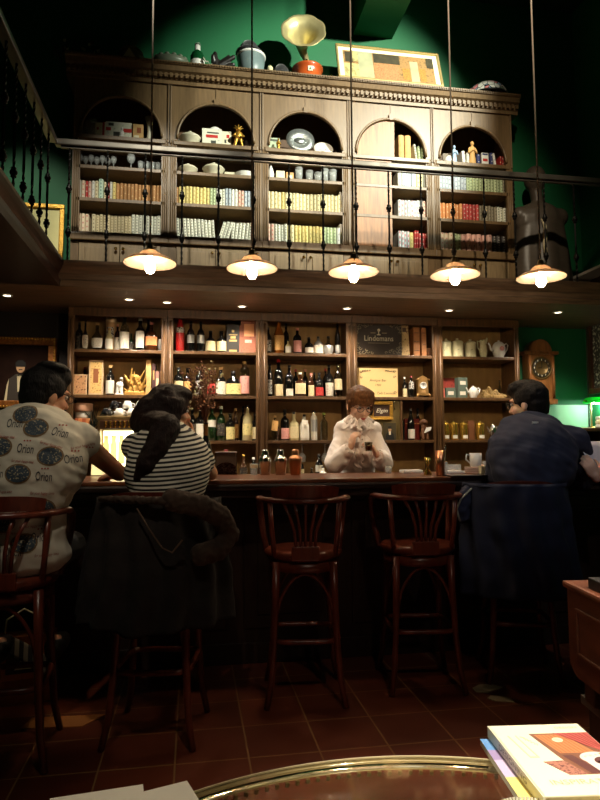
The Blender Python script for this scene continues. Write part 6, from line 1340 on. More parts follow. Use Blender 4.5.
def bh(b, A, R, F, U):
    for k in range(15):
        s = -1+2*k/14; p0 = A(s*.055, .05, .1); p1 = A(s*.07, .09-.03*abs(s), .065); p2 = A(s*.074, .094-.045*abs(s)**2, .03); b.cap(p0, p1, .02, .016, HAIRC, 8); b.cap(p1, p2, .016, .009, HAIRC, 8)
    for s in (-1, 1): b.cap(A(s*.084, .02, .03), A(s*.083, .02, -.03), .018, .01, HAIRC, 8)
hair_cap(t, L, HX, HAIRC, 1.12, bh, vox=.005, seedv=9)
A, R, F, U = HX; b = MB(); b.cap(A(-.03, -.11, .0), A(-.1, -.12, -.03), .03, .04, HAIRW, 10); b.cap(A(-.1, -.12, -.03), A(-.14, -.1, -.09), .04, .025, HAIRW, 10)
link('ponytail', voxel(b, .006, 2, lambda c, n: n*.008*noise.noise(c*40)), t)
face_parts(t, V(), *HX, sc=1.1); spectacles(t, V(), *HX, sc=1.1)
# the glass she holds
g = pS(368.5, 447, 4.36)
tt = thing('held_glass', 'small faceted glass held in the bartenders hands', 'glass', g); 
MB().lathe([(0, -.03), (.024, -.03), (.032, .035), (.029, .035), (.022, -.024), (0, -.024)], GL['clear'], seg=9, smooth=False, cap=False).build('bowl', tt); MB().lathe([(.0, -.022), (.022, -.022), (.026, .008), (0, .008)], mat('dark_red_liquid', (96, 40, 26), .1), seg=14, cap=False).build('liquid', tt)
# ------------------------------------------------------------------ man in navy
base = V((1.83, 3.36, 0))
J = dict(pel=V((1.86, 3.38, .84)), mid=V((1.87, 3.3, 1.12)), neck=at3(540, 427, 3.45), shL=at3(504, 444, 3.45), shR=at3(575, 442, 3.4), elL=at3(499, 474, 3.52), elR=at3(582, 478, 3.5), wrL=V((1.8, 3.78, 1.145)), wrR=V((2.0, 3.8, 1.145)),
         head=at3(528, 404, 3.5), look=V((-.62, .77, -.12)), hipL=V((1.76, 3.4, .82)), hipR=V((1.94, 3.4, .82)), knL=V((1.72, 3.78, .79)), knR=V((1.95, 3.78, .79)), anL=V((1.72, 3.66, .385)), anR=V((1.95, 3.66, .385)), toL=V((1.72, 3.785, .35)), toR=V((1.95, 3.785, .35)))
t, L, HX = person('man in navy sweatshirt sitting with his back turned, rightmost stool at the bar', base, J, SKIN2, 1.12, 1.08, hands=(('L', (.7, .3, -.05), (0, 0, -1), -1, .4), ('R', (-.7, .3, -.05), (0, 0, -1), 1, .4)))
NV = mat('navy_sweatshirt', (46, 50, 70), .85, noise_amt=.12, nscale=5)
me = shirt(t, L, NV, 1.14, 1.85, None, -.02, .03, seedv=6, fold=.013, fs=7); link('sweatshirt', me, t)
b = MB(); c = L['neck']+V((0, .0, .016)); b.tube([c+V((.07*math.cos(a_), .07*math.sin(a_), .01*math.sin(a_+PI))) for a_ in [2*PI*k/28 for k in range(28)]], .014, mat('navy_rib', (22, 25, 40), .9), 8, closed=True, fl=1.3, up=(0, 0, 1)); cl = b.build('collar', t)
bmS = bmesh.new(); bmS.from_mesh(me); bvh = BVHTree.FromBMesh(bmS); bmS.free()
b = MB(); q = PY(534, 420, 3.3)-base; h_, nn, i_, d_ = bvh.ray_cast(V((q.x, -1, q.z-.015)), V((0, 1, 0))); 
if h_: b.box(h_.x-.018, h_.x+.018, h_.y-.006, h_.y+.002, h_.z-.006, h_.z+.006, WHITE, .001); b.build('neck_tag', t)
trousers(t, L, mat('dark_trousers'), 1.1)
hair_cap(t, L, HX, mat('hair_black_brown', (22, 17, 15), .6, spec=.25, noise_amt=.5, nscale=14, bump=.5, bscale=40, stretch=(6, 6, 1)), 1.1, lambda b, A, R, F, U: [axes(b, A(0, .02, .1), (.08, .085, .045), R, F, U, HAIRB), axes(b, A(0, .05, .085), (.07, .06, .04), R, F, U, HAIRB)], seedv=12)
face_parts(t, V(), *HX, sc=1.08); spectacles(t, V(), *HX, sc=1.08)
# ------------------------------------------------------------------ reader at the right edge, mostly out of view
base = V((2.8, 3.3, 0)); hx = at3(596.5, 479, 3.26)
J = dict(pel=V((2.8, 3.28, .95)), mid=V((2.81, 3.26, 1.2)), neck=V((2.8, 3.3, 1.45)), shL=V((2.64, 3.34, 1.38)), shR=V((2.98, 3.28, 1.38)), elL=V((2.56, 3.2, 1.07)), elR=V((2.9, 3.5, 1.12)), wrL=hx, wrR=V((2.64, 3.56, 1.2)),
         head=V((2.79, 3.36, 1.57)), look=V((-.6, .6, -.45)), hipL=V((2.72, 3.28, .91)), hipR=V((2.9, 3.28, .91)), knL=V((2.72, 3.3, .5)), knR=V((2.9, 3.3, .5)), anL=V((2.72, 3.27, .09)), anR=V((2.9, 3.27, .09)), toL=V((2.7, 3.4, .045)), toR=V((2.91, 3.4, .045)))
t, L, HX = person('person at right edge, only a hand holding white papers in view', base, J, SKIN2, .95, 1, hands=(('L', (-.42, .12, .88), (.25, .95, 0), -1, .75), ('R', (-.8, 0, .3), (0, .5, -.5), 1, .7)))
me = shirt(t, L, mat('pale_pink_shirt', (226, 206, 204), .8), .95, 1.6, None, -.02, .02, seedv=8); link('shirt', me, t)
trousers(t, L, mat('dark_trousers'), .95); hair_cap(t, L, HX, HAIRB, 1.06, seedv=15); face_parts(t, V(), *HX)
PPR = mat('white_paper', (240, 234, 240), .7)
b = MB(); c00, c10, c01, c11 = at3(580.5, 446, 3.33), at3(606, 441, 3.38), at3(590, 463, 3.3), at3(612, 474, 3.34)
for k in range(2):
    b.sheet(lambda u, v: (c00*(1-u)+c10*u)*(1-v)+(c01*(1-u)+c11*u)*v+V((.006*k, .008*k+.02*math.sin(u*3+v), .01*k+.006*math.sin(u*5))), 10, 8, PPR)
o = b.build('paper_sheets'); o.modifiers.new('s', 'SOLIDIFY').thickness = .001; tag(o, 'white papers held up by the hand at the right edge', 'papers')
# ------------------------------------------------------------------ jackets over the stool backs
def drape(label, cx, cy, rz, m, ztop, zbot, r0, r1, a0, a1, cat, name, fold=.02, nf=9, sd=0, top_in=.1):
    b = MB(); t = thing(name, label, cat, (cx, cy, 0), rz)
    def fn(u, v):
        a_ = a0+(a1-a0)*u
        if v < .15: q = v/.15; r = r0-top_in*(1-q)**1.5; z = ztop-.03*(1-q)**2*0-(1-q)*.06
        else: q = (v-.15)/.85; r = r0+(r1-r0)*q+fold*q**.5*math.sin(u*nf*2*PI+2*math.sin(q*3+sd))+.012*noise.noise(V((u*9+sd, q*6, 0))); z = ztop+(zbot-ztop)*q+.03*q*noise.noise(V((u*5+sd, 2, 0)))
        return V((r*math.cos(a_), r*math.sin(a_)*.95, z))
    b.sheet(fn, 90, 40, m); o = b.build('cloth', t); s = o.modifiers.new('s', 'SOLIDIFY'); s.thickness = .012; s.offset = 1
    return t
JK2 = mat('brown_quilting', (66, 50, 40), .9, noise_amt=.3, nscale=20, bump=.3)
JK = mat('brown_jacket', (30, 23, 20), .9, noise_amt=.3, nscale=20, bump=.3)
t = drape('bulky dark brown jacket hung over the back of the womans stool', -.145, 3.03, -.18, JK, 1.055, .52, .285, .36, PI*.98, PI*2.0, 'jacket', 'jacket', .022, 7, 3)
b = MB(); random.seed(6)   # puffy quilted sleeve at the right side
pts = [V((.12, -.29, 1.06)), V((.24, -.26, 1.03)), V((.31, -.2, .98)), V((.34, -.16, .9)), V((.3, -.2, .84)), V((.2, -.27, .82))]
for k in range(len(pts)-1):
    for q in range(3): p = pts[k].lerp(pts[k+1], q/3); b.ell(p, (.05, .045, .05), JK2, seg=10)
link('sleeve', voxel(b, .007, 1, lambda c, n: n*.005*noise.noise(c*50)), t)
b = MB(); b.tube([(-.22, -.2, 1.06), (-.1, -.29, 1.065), (.05, -.315, 1.06), (.16, -.3, 1.05), (.26, -.2, 1.06)], [.012, .017, .018, .017, .012], JK2, 10); link('collar', voxel(b, .006, 1, lambda c, n: n*.006*noise.noise(c*70)), t)
b = MB(); b.tube([(-.02, -.33, 1.03), (.03, -.335, .95), (.09, -.345, .87), (.13, -.34, .85), (.17, -.33, .9)], .006, mat('tan_trim', (84, 62, 46), .8), 8, fl=.5); b.build('trim', t)
CO = mat('navy_coat', (24, 30, 52), .85, noise_amt=.2, nscale=12)
t = drape('long navy coat hung over the back of the rightmost bar stool', 1.83, 3.4, -.3, CO, 1.075, .47, .29, .335, PI*1.03, PI*2.0, 'coat', 'coat', .02, 6, 8)
b = MB(); b.tube([(-.24, -.08, 1.03), (-.29, -.1, .98), (-.31, -.12, .92), (-.29, -.14, .86)], [.05, .055, .05, .035], CO, 12); link('sleeve', voxel(b, .008, 2, lambda c, n: n*.01*noise.noise(c*30)), t)
b = MB(); b.tube([(-.25, -.135, 1.045), (-.315, -.16, .985), (-.34, -.17, .93), (-.325, -.185, .865)], .008, mat('grey_lining', (120, 124, 118), .8), 6, fl=.6); b.build('lining_edge', t)
# ================================================================== RIGHT LOWER WALL
WC = wood('clock_case_wood', (150, 98, 52), .4, stretch=(8, 8, 1.5))
p = PY(538, 365, YB-.06); zb = 1.7
t = thing('wall_clock', 'honey brown wooden wall clock with arched top on the green wall', 'clock', (p.x, YB-.004, zb))
H_ = PY(538, 338, YB-.1).z-zb; w = .15
b = MB(); b.box(-w+.015, w-.015, -.11, 0, 0, H_*.78, WC, .006); b.box(-w-.03, w+.03, -.135, 0, H_*.74, H_*.79, WC, .008); b.box(-w-.01, w+.01, -.12, 0, -.02, .03, WC, .008)
b.prism([(-.115, H_*.79)]+[(-.115*math.cos(PI*k/16), H_*.79+.115*math.sin(PI*k/16)) for k in range(1, 16)]+[(.115, H_*.79)], -.115, 0, WC, smooth=True)
for s in (-1, 1): b.tube([(s*(w-.03), -.12, .04), (s*(w-.03), -.12, H_*.73)], .014, WC, 10)
b.build('case', t)
b = MB(); Mz = Matrix.Rotation(PI/2, 4, 'X'); b.lathe([(0, 0), (.098, 0), (.098, .006), (.11, .008), (.112, 0)], mat('aged_dial', (118, 96, 56), .4, metal=.5), c=(0, -.112, H_*.53), seg=36, M=Mz, cap=False); b.build('dial', t)
b = MB(); b.lathe([(.065, .0065), (.092, .0065), (.092, .008), (.065, .008)], mat('dial_ring', (66, 60, 44), .5), c=(0, -.112, H_*.53), seg=36, M=Mz, cap=False)
for k in range(12): a_ = PI*k/6; b.box(.077*math.cos(a_)-.003, .077*math.cos(a_)+.003, -.122, -.1195, H_*.53+.077*math.sin(a_)-.008, H_*.53+.077*math.sin(a_)+.008, CREAM)
b.build('numerals_ring', t)
b = MB(); b.box(-.002, .002, -.1235, -.1215, H_*.53, H_*.53+.06, DBX); b.box(-.04, 0, -.1235, -.1215, H_*.53-.002, H_*.53+.002, DBX); b.build('hands', t)
# sideboard with banker's lamp
sx = PY(577, 430, 5.25).x; st_ = PY(580, 428, 5.2).z
t = thing('writing_desk', 'dark high writing desk against the green wall at right edge', 'desk', (sx, 5.2, 0))
wd = XR-.01-sx
MB().box(0, wd, 0, .4, st_-.03, st_, W_DK, .005).build('top', t); b = MB(); b.box(.02, wd-.02, .03, .38, .0, st_-.22, W_DK, .004); b.build('body', t)
b = MB(); b.box(.02, .05, .03, .38, st_-.22, st_-.03, W_DK); b.box(wd-.05, wd-.02, .03, .38, st_-.22, st_-.03, W_DK); b.box(.02, wd-.02, .36, .38, st_-.22, st_-.03, W_DK); b.build('pigeonhole', t)
lp = PY(599, 402, 5.38); pole = PY(590.5, 430, 5.42)
t = thing('bankers_lamp', 'brass desk lamp with green glass shade at the right edge', 'lamp', (pole.x, 5.4, st_+.0005))
lz = lp.z-st_
MB().lathe([(0, 0), (.07, 0), (.07, .01), (.03, .018), (0, .02)], BRASS, seg=24, cap=False).build('base', t)
b = MB(); b.tube([(0, 0, .018), (0, 0, lz-.01)], .008, mat('cream_brass', (220, 200, 150), .3, metal=.6), 10); b.tube([(0, 0, lz-.012), (.1, 0, lz+.02)], .006, BRASS, 8); b.build('stem', t)
sh_ = MB(); GS = translucent('green_lamp_glass', (40, 170, 70), .6, .2)
xs = .085
def shade(u, v): a_ = PI*(.02+.96*v); e_ = 1-.12*(2*u-1)**4; return V((xs-.125+.25*u, -.075*math.cos(a_)*e_, lz-.012+.06*math.sin(a_)*e_))
sh_.sheet(shade, 16, 14, GS); 
for e_ in (0, 1): sh_.poly([shade(e_, k/14) for k in range(15)], GS)
so = sh_.build('lamp_shade', t); so.modifiers.new('s', 'SOLIDIFY').thickness = .004
MB().tube([(xs-.125, 0, lz+.01), (xs-.16, 0, lz+.012)], [.007, .004], BRASS, 8).build('finial', t)
MB().tube([(xs-.07, 0, lz-.002), (xs+.07, 0, lz-.002)], .014, emis('desk_bulb', (225, 255, 225), 26), 10).build('bulb', t)
LAMPP = V((pole.x+xs, 5.4, st_+lz-.02))
for k in range(3):
    p = PY(598.5, 424-k*4.6, 5.3); b = MB(); b.lathe([(0, 0), (.028, 0), (.034, .012), (.034, .03), (.028, .036), (0, .036)], WHITE if k != 1 else CREAM, seg=18, cap=False)
    tag(b.build('stacked_bowl', None, (p.x, 5.29, st_+.001+k*.037)), f'{["bottom","middle","top"][k]} small white bowl of the stack under the green lamp', 'bowl', 'small bowls under the green lamp')
b = MB(); b.box(-.06, .06, -.05, .05, 0, .006, CREAM); tag(b.build('note_paper', None, (PY(585, 429, 5.27).x, 5.27, st_+.0005)), 'cream papers lying on the dark writing desk', 'papers')
b = MB(); b.box(-.05, .05, -.12, .12, 0, .05, WHITE, .004); tag(b.build('paper_stack', None, (PY(597, 445, 5.3).x+.03, 5.35, st_-.219)), 'white paper stack in the open slot of the writing desk', 'paper stack')
# ornate framed panel on the right wall
zt, zb2 = 2.5, 1.78
t = thing('ornate_panel', 'dark ornate framed panel with white sign on the right wall', 'framed panel', (XR-.002, 5.52, zb2))
b = MB()
for (y0, y1, z0, z1) in ((-.8, 0, 0, .05), (-.8, 0, zt-zb2-.05, zt-zb2), (-.05, 0, .05, zt-zb2-.05), (-.8, -.75, .05, zt-zb2-.05)): b.box(-.05, 0, y0, y1, z0, z1, W_DK, .006)
b.build('frame', t); MB().box(-.025, -.01, -.75, -.05, .05, zt-zb2-.05, printed('ornate_print', (60, 64, 56), (190, 194, 178), 16, .52)).build('panel', t)
b = MB(); b.box(-.029, -.025, -.42, -.2, .3, .62, mat('white_sign_card', (232, 232, 232), .6)); b.box(-.029, -.025, -.42, -.22, .18, .28, mat('white_sign_card')); b.build('sign_card', t)
p = PX(585, 350, XR-.02); b = MB(); b.tube([(XR-.02, 5.585, st_+.0006), (XR-.012, 5.585, SOF-.002)], .006, mat('cable_grey', (60, 66, 56), .6), 6); tag(b.build('cable', None), 'thin dark cable running up the corner beside the ornate panel', 'cable')
# ------------------------------------------------------------------ portrait on the left
t = thing('gilt_portrait', 'gilt framed portrait of a man in a dark vest, left dark wall', 'picture', (-1.44, YB-.034, 1.62))
pw, ph = .6, .6
b = MB(); frame(b, pw, ph, .065, .045, mat('old_gilt', (150, 92, 40), .4, metal=.55, noise_amt=.4, nscale=50, bump=.4, bscale=60)); 
for k in range(26):
    for zz in (.014, ph-.014): b.ell((-pw/2+.012+k*(pw-.024)/25, -.045, zz), (.01, .006, .01), GOLD, seg=6)
    for s in (-1, 1): b.ell((s*(pw/2-.014), -.045, .012+k*(ph-.024)/25), (.01, .006, .01), GOLD, seg=6)
b.build('frame', t); MB().box(-pw/2+.05, pw/2-.05, -.02, -.005, .05, ph-.05, mat('portrait_dark', (34, 20, 15), .9, spec=.1, noise_amt=.4)).build('canvas', t)
b = MB(); q = PY(20, 375, YB-.05).x+1.44; P2 = lambda pts, y0, y1, m: b.prism([(q+x, z) for x, z in pts], y0, y1, m)
P2([(-.1, .05), (.13, .05), (.1, .24), (.05, .29), (-.03, .29), (-.08, .25)], -.0215, -.02, mat('painted_vest', (52, 44, 36), .7)); P2([(-.015, .14), (.03, .14), (.035, .285), (-.022, .285)], -.0225, -.0215, mat('painted_shirt', (200, 186, 150), .7)); P2([(-.12, .05), (-.1, .05), (-.085, .25), (-.1, .2)], -.022, -.0205, mat('painted_shirt')); P2([(.13, .05), (.15, .05), (.12, .24), (.1, .25)], -.022, -.0205, mat('painted_shirt'))
P2([(-.02, .27), (.03, .285), (.03, .27), (-.02, .285)][::1], -.0235, -.0225, SUIT)
P2([(.005+.034*math.cos(k*PI/10), .345+.045*math.sin(k*PI/10)) for k in range(20)], -.0225, -.0205, SKF); P2([(-.036, .35), (.046, .35), (.044, .385), (.02, .405), (-.015, .405), (-.036, .385)], -.0235, -.0225, SUIT); P2([(-.012, .322), (.022, .322), (.018, .33), (-.008, .33)], -.0235, -.0225, SUIT)
b.build('painted_figure', t)
# ================================================================== FOREGROUND
TZ = .5; TC = V((.391, .673, 0)); TRD = .918
TG = glass('table_glass', (240, 236, 222), .97, .06, .3, fres=True)
t = thing('glass_table', 'round glass topped table with ribbed rim in the foreground', 'table', TC)
MB().lathe([(0, TZ-.014), (TRD-.02, TZ-.014), (TRD-.004, TZ-.011), (TRD, TZ-.006), (TRD-.004, TZ-.001), (TRD-.012, TZ), (0, TZ)], TG, seg=128, cap=False).build('glass_top', t)
RIM = mat('pale_rim', (222, 208, 172), .35)
MB().lathe([(TRD-.004, TZ-.014), (TRD+.002, TZ-.013), (TRD+.004, TZ-.006), (TRD+.002, TZ+.0005), (TRD-.001, TZ+.0005)], RIM, seg=128, cap=False).build('rim', t)
b = MB()
for k in range(220): a_ = 2*PI*k/220; b.box(TRD*math.cos(a_)*.992-.004, TRD*math.cos(a_)*.992+.004, TRD*math.sin(a_)*.992-.004, TRD*math.sin(a_)*.992+.004, TZ-.034, TZ-.016, mat('bead_glass', (150, 134, 100), .3), rot=(0, 0, a_))
b.build('ribbed_band', t)
b = MB(); b.lathe([(0, .0), (.34, 0), (.34, .03), (.08, .06), (.06, .12), (.06, .4), (.12, TZ-.05), (.3, TZ-.03), (.3, TZ-.015), (0, TZ-.015)], W_DK, seg=40, cap=False); b.build('pedestal', t)
# ribbed tray under the glass corner -> ribbed glass dish on the table
p = PZ(505, 796, TZ); t = thing('ribbed_dish', 'ribbed clear glass dish on the table left of the books', 'dish', (p.x-.01, p.y-.145, TZ+.0006))
b = MB(); n = 72
for k in range(n): a_ = 2*PI*k/n; b.tube([(.075*math.cos(a_), .075*math.sin(a_), .004), (.088*math.cos(a_), .088*math.sin(a_), .028)], .003, mat('ribbed_glass', (214, 206, 180), .15, trans=.4), 6)
b.lathe([(0, 0), (.076, 0), (.076, .004), (0, .004)], TG, seg=36, cap=False); b.build('ribs', t)
# books
zb1, zb2_ = TZ+.001, TZ+.0165
BW = mat('bright_book_cover', (236, 228, 196), .35, coat=.3)
def gb(name, label, cat, x, y, z, rz): return thing(name, label, cat, (x, y, z), rz)
far, near = PZ(488, 726, .545), PZ(548, 795, .545); rgt = PZ(577, 723.4, .545)
ang = math.atan2(rgt.y-far.y, rgt.x-far.x); bw = (rgt-far).length; bl = .335
t = gb('large_book', 'large cream hardback with red room picture on cover, top of the pile', 'book', far.x, far.y, zb2_, ang)
ht = .045-.0165+.0
b = MB(); b.box(0, bw, -bl, 0, ht-.004, ht, BW, .0012); b.box(0, bw, -bl, 0, 0, .004, BW, .0012); b.box(-.002, .004, -bl, 0, 0, ht, BW, .0012); b.build('cover', t)
MB().box(.005, bw-.006, -bl+.006, -.006, .004, ht-.004, mat('page_block', (200, 186, 150), .8)).build('pages', t)
b = MB(); z = ht+.0004
def pr_(x0, x1, y0, y1, m, d=.0004): b.box(x0*bw, x1*bw, -y1*bl, -y0*bl, z-.0004, z+d, m)
R1 = mat('print_red_curtain', (178, 84, 76), .4); R1b = mat('print_red_fold', (146, 56, 52), .4); R2 = mat('print_orange_wall', (190, 122, 78), .4); R2b = mat('print_orange_slat', (168, 98, 60), .4); R3 = mat('print_dark_chair', (96, 56, 54), .4); R4 = mat('print_white_cloth', (222, 206, 198), .4); R5 = mat('print_wood', (128, 82, 62), .4); R6 = mat('print_faint', (212, 196, 158), .4); R7 = printed('print_carpet', (170, 112, 92), (110, 62, 56), 60, .5)
def pg(pts, m, d): b.prism([(x*bw, -y*bl) for x, y in pts], z-.0004, z+d, m, axis='z')
def elp(cx, cy, rx, ry, m, d): pg([(cx+rx*math.cos(2*PI*k/24), cy+ry*math.sin(2*PI*k/24)) for k in range(24)], m, d)
pg([(.36, .16), (.99, .16), (.99, .76), (.52, .76)], R5, .0004)
pg([(.40, .18), (.70, .18), (.86, .47), (.50, .47)], R2, .0006)
for k in range(7): pg([(.43+.042*k, .19), (.437+.042*k, .19), (.527+.045*k, .46), (.517+.045*k, .46)], R2b, .0008)
elp(.60, .27, .055, .035, CREAM, .001); elp(.585, .262, .03, .02, R6, .0012); elp(.62, .282, .025, .016, R6, .0012)
pg([(.62, .16), (.99, .16), (.99, .5), (.93, .44), (.84, .36), (.74, .27)], R1, .0008)
for k in range(6): pg([(.66+.055*k, .165), (.675+.055*k, .165), (min(.985, .86+.05*k), .38+.01*k), (min(.98, .845+.05*k), .38+.01*k)], R1b, .001)
elp(.82, .55, .17, .085, R4, .001); pg([(.66, .55), (.985, .55), (.985, .74), (.72, .74)], R4, .0009)
elp(.86, .60, .10, .06, R3, .0012); pg([(.77, .6), (.96, .6), (.95, .72), (.82, .72)], R3, .0012); elp(.9, .5, .03, .016, R2, .0013); elp(.76, .51, .04, .018, CREAM, .0013)
for k in range(9): elp(.68+.03*k, .52+.012*math.sin(k*2.1), .012, .01, R6 if k % 2 else CREAM, .0014)
pg([(.50, .5), (.60, .5), (.73, .75), (.62, .75)], R3, .0007)
pg([(.26, .58), (.46, .57), (.58, .76), (.4, .76)], R7, .0007)
for x in (.12, .2): pg([(x, .18), (x+.012, .18), (x+.06, .5), (x+.046, .5)], R6, .0005)
pg([(.166, .5), (.26, .5), (.264, .515), (.17, .515)], R6, .0005)
for k in range(5): b.tube([((.24+.02*k)*bw, -(.2+.03*k)*bl, z), ((.28+.02*k)*bw, -(.22+.025*k)*bl, z+.0003), ((.27+.02*k)*bw, -(.26+.02*k)*bl, z)], .0007, R6, 4)
b.build('cover_picture', t)
b = MB(); flat = lambda x, y: Matrix.Translation((x*bw, -y*bl, z+.0002)); GR = mat('pale_lettering', (178, 168, 130), .4)
b.text('INSPIRATION', .028, flat(.52, .85), GR, width=bw*.72); b.text('DESIGN', .014, flat(.82, .07), GR, width=bw*.24)
b.text('DESIGNING', .018, Matrix.Translation((-.0025, -bl*.5, ht*.5)) @ Matrix(((0, 0, -1, 0), (-1, 0, 0, 0), (0, 1, 0, 0), (0, 0, 0, 1))), mat('grey_lettering', (110, 100, 80), .5), width=bl*.5)
b.build('lettering', t)
c2 = PZ(480, 739, zb2_)
t = gb('large_magazine', 'blue and yellow covered magazine under the large cream book', 'magazine', c2.x, c2.y, zb1, ang-.03)
b = MB(); b.box(0, bw+.01, -bl, .0, 0, .015, mat('mag_page', (214, 206, 190), .7), .001); b.build('pages', t)
b = MB(); gg = lambda x0, x1, y0, y1, m: b.box(x0, x1, -y1, -y0, .0148, .0154, m)
gg(0, bw+.01, 0, .06, mat('mag_blue', (96, 140, 190), .4)); gg(0, bw+.01, .06, .11, mat('mag_violet', (150, 130, 170), .4)); gg(0, bw+.01, .11, .19, mat('mag_lilac', (190, 170, 200), .4)); gg(0, bw+.01, .19, bl, mat('mag_yellow', (226, 206, 120), .4)); b.build('cover', t)
# white papers bottom left
for k, (pa, pb, rz, l) in enumerate((((143, 784), 0, .12, 'rear white menu sheet at the bottom left corner of the table'), ((187, 782), 0, .3, 'front white menu sheet at the bottom left corner of the table'))):
    p = PZ(*pa, TZ+.004); b = MB(); b.box(-.2, 0, -.28, 0, 0, .003, mat('menu_paper', (232, 226, 214), .6)); tag(b.build('menu_sheet', None, (p.x, p.y-.001, TZ+.0012+.0035*k), (0, 0, rz)), l, 'menu', 'white menu sheets')
# wooden chest on its stand at right
CHW = wood('chest_wood', (96, 52, 34), .38, stretch=(2, 2, 8), coat=.3)
t = thing('wooden_chest', 'reddish wooden chest with panelled side at the right edge', 'chest', (1.2, 1.9, 0), -.14)
b = MB(); z0, z1 = .555, .82; r = .06
prof = [(-.68, z1), (0, z1), (0, z0+r)]+[(-r+r*math.cos(a_), z0+r-r*math.sin(a_)) for a_ in [PI/2*k/8 for k in range(1, 9)]]+[(-.68, z0)]
b.prism(prof, .0, .5, CHW, axis='x'); b.build('body', t)
b = MB(); b.box(-.012, .512, -.69, .012, z1+.0005, z1+.022, CHW, .008); b.build('lid', t)
b = MB()
for (y0, y1, za, zc2) in ((-.6, -.06, z0+.07, z0+.08), (-.6, -.06, z1-.06, z1-.05), (-.07, -.06, z0+.07, z1-.05), (-.6, -.59, z0+.07, z1-.05)): b.box(-.006, .002, y0, y1, za, zc2, CHW, .003)
b.build('side_panel', t)
for sx_ in (.04, .46):
    for sy_ in (-.56, -.1): MB().box(sx_-.03, sx_+.03, sy_-.03, sy_+.03, .4905, z0, W_DK, .006).build('foot', t)
t = thing('low_cabinet', 'dark brown stand with grey top under the wooden chest', 'cabinet', (1.2, 1.9, 0), -.14)
MB().box(.04, .55, -.6, -.03, 0, .462, wood('stand_wood', (58, 38, 28), .5), .004).build('body', t); MB().box(.025, .56, -.62, -.01, .4625, .49, mat('grey_top', (92, 84, 76), .4), .004).build('top', t)
p = PZ(588, 588, .842); b = MB(); b.box(0, .2, -.28, .0, 0, .032, mat('black_cloth_book', (30, 28, 28), .5), .003); b.box(.002, .198, -.281, -.004, .004, .028, PAGES); tag(b.build('black_book', None, (p.x, p.y, .843), (0, 0, -.14)), 'black book lying on the reddish wooden chest', 'book')
# floor bits: thin pale and tan patches lying flat
FL = mat('pale_patch', (170, 150, 120), .7)
for px, py, w_, d_, rz, l in ((486, 688, .17, .1, .3, 'pale angular patch on floor between the right stools'), (501, 699, .13, .08, -.5, 'pale leaf shaped patch on floor before the rightmost stool')):
    p = PZ(px, py, .002); b = MB(); b.prism([(-w_/2, -d_*.2), (-w_*.2, -d_/2), (w_/2, -d_*.35), (w_*.35, d_*.3), (0, d_/2), (-w_*.4, d_*.3)], 0, .004, FL, axis='z'); tag(b.build('pale_floor_patch', None, (p.x, p.y, .0005), (0, 0, rz)), l, 'paper')
p = PZ(62, 722, .002); b = MB(); b.prism([(-.17, -.04), (.1, -.07), (.19, .05), (-.15, .07)], 0, .004, mat('tan_patch', (190, 120, 62), .7), axis='z'); tag(b.build('tan_floor_patch', None, (p.x, p.y, .0005)), 'flat tan patch lying on the floor behind the leftmost stool', 'cardboard')  # thin flat tan patch on the tiles
p = PZ(22, 700, 0)
t = thing('shopping_bag', 'orange brown paper bag with white handle behind the leftmost stool', 'bag', (p.x, 3.52, 0), .2)
b = MB(); bgm = mat('kraft_bag', (170, 92, 44), .7, noise_amt=.15); b.prism([(-.15, 0), (.15, 0), (.16, .33), (-.16, .33)], -.06, .06, bgm); b.build('bag_body', t)
b = MB(); b.box(-.1, .1, -.0625, -.06, .12, .28, mat('bag_label', (206, 110, 60), .6)); b.box(-.08, .08, -.064, -.0625, .15, .25, mat('bag_label_in', (60, 34, 24), .6)); b.prism([(-.04, .17), (.04, .17), (0, .23)], -.0655, -.064, CREAM); b.build('printed_label', t)
b = MB(); b.tube([(-.09, -.05, .33), (-.08, -.06, .42), (0, -.07, .47), (.08, -.06, .42), (.09, -.05, .33)], .005, CREAM, 6); b.build('handle', t)
t = thing('scarf', 'grey striped scarf hanging over the front of the orange paper bag', 'scarf', (p.x+.02, 3.44, 0), .2)
b = MB(); b.sheet(lambda u, v: V((-.14+.3*u, -.008-.03*v+.01*math.sin(u*9), .36-.16*u-.09*v+.03*math.sin(u*4))), 20, 6, striped('scarf_stripes', (140, 132, 120), (40, 40, 48), 24, .5, 0)); o = b.build('cloth', t); o.modifiers.new('s', 'SOLIDIFY').thickness = .008
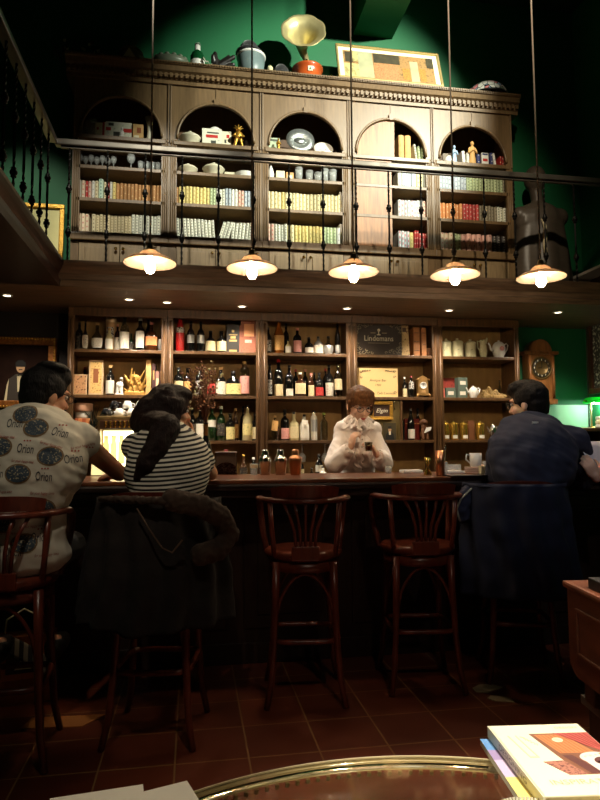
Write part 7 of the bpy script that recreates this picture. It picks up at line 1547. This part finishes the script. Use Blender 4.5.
# ================================================================== LIGHT
def spot(name, loc, tgt, W, col, size, blend=.4, rad=.05):
    l = bpy.data.lights.new(name, 'SPOT'); l.energy = W; l.color = col; l.spot_size = math.radians(size); l.spot_blend = blend; l.shadow_soft_size = rad
    o = bpy.data.objects.new(name, l); COL.objects.link(o); o.location = loc; o.rotation_euler = (V(tgt)-V(loc)).to_track_quat('-Z', 'Y').to_euler(); return o
def point(name, loc, W, col, rad=.03):
    l = bpy.data.lights.new(name, 'POINT'); l.energy = W; l.color = col; l.shadow_soft_size = rad
    o = bpy.data.objects.new(name, l); COL.objects.link(o); o.location = loc; return o
for k, p in enumerate(DLP): spot('downlight_beam', (p.x, p.y, SOF-.012), (p.x, p.y+.2, 0), 36 if k else 30, (1, .86, .68), 125, .7, .025)
# spots washing the bookcases, then added ones for the left end
spot('unseen_spot', (3.0, 2.0, 5.5), (1.3, 5.5, 4.25), 1100, (.97, 1, .84), 43, .6, .05)
spot('unseen_spot', (1.2, 1.2, 5.45), (1.9, 5.4, 3.4), 420, (1, .84, .6), 44, .9, .06)
spot('unseen_spot', (-.3, 2.2, 5.3), (-.35, 5.4, 2.95), 320, (1, .95, .78), 30, .8, .06)  # added to light the lower rows of the leftmost bookcase
spot('unseen_spot', (-1.7, 3.4, 5.3), (-1.4, 5.6, 3.1), 150, (1, .95, .8), 26, .8, .05)  # added to brighten the cream gilt picture, no lamp known there
# spots over the room side: drinkers' backs, foreground table, added fill on the stools
spot('unseen_spot', (-.5, .6, 4.2), (-.45, 3.0, 1.35), 80, (1, .86, .66), 26, .8, .05)
spot('unseen_spot', (1.6, .8, 4.2), (1.9, 3.4, 1.3), 60, (.9, .92, 1), 22, .8, .05)
spot('unseen_spot', (1.3, .3, 4.2), (.98, 1.5, .5), 900, (1, .92, .76), 24, .7, .05)
spot('unseen_spot', (.4, .4, 4.2), (.4, 1.5, .5), 105, (1, .86, .64), 40, .9, .05)
spot('unseen_spot', (.8, .2, 3.2), (.9, 3.1, .75), 26, (1, .8, .6), 26, .9, .05)  # gentle fill added to lift the dark empty stools
point('desk_lamp_light', LAMPP, 4, (.8, 1, .82), .02)
w = bpy.data.worlds.new('world'); SC.world = w; w.use_nodes = True; w.node_tree.nodes['Background'].inputs[0].default_value = (.02, .02, .02, 1); w.node_tree.nodes['Background'].inputs[1].default_value = .2
SC.view_settings.view_transform = 'Standard'; SC.view_settings.look = 'None'; SC.view_settings.exposure = .5; SC.view_settings.gamma = 1; SC.view_settings.use_curve_mapping = False
bpy.data.scenes.remove(_TS)
bpy.context.view_layer.update()
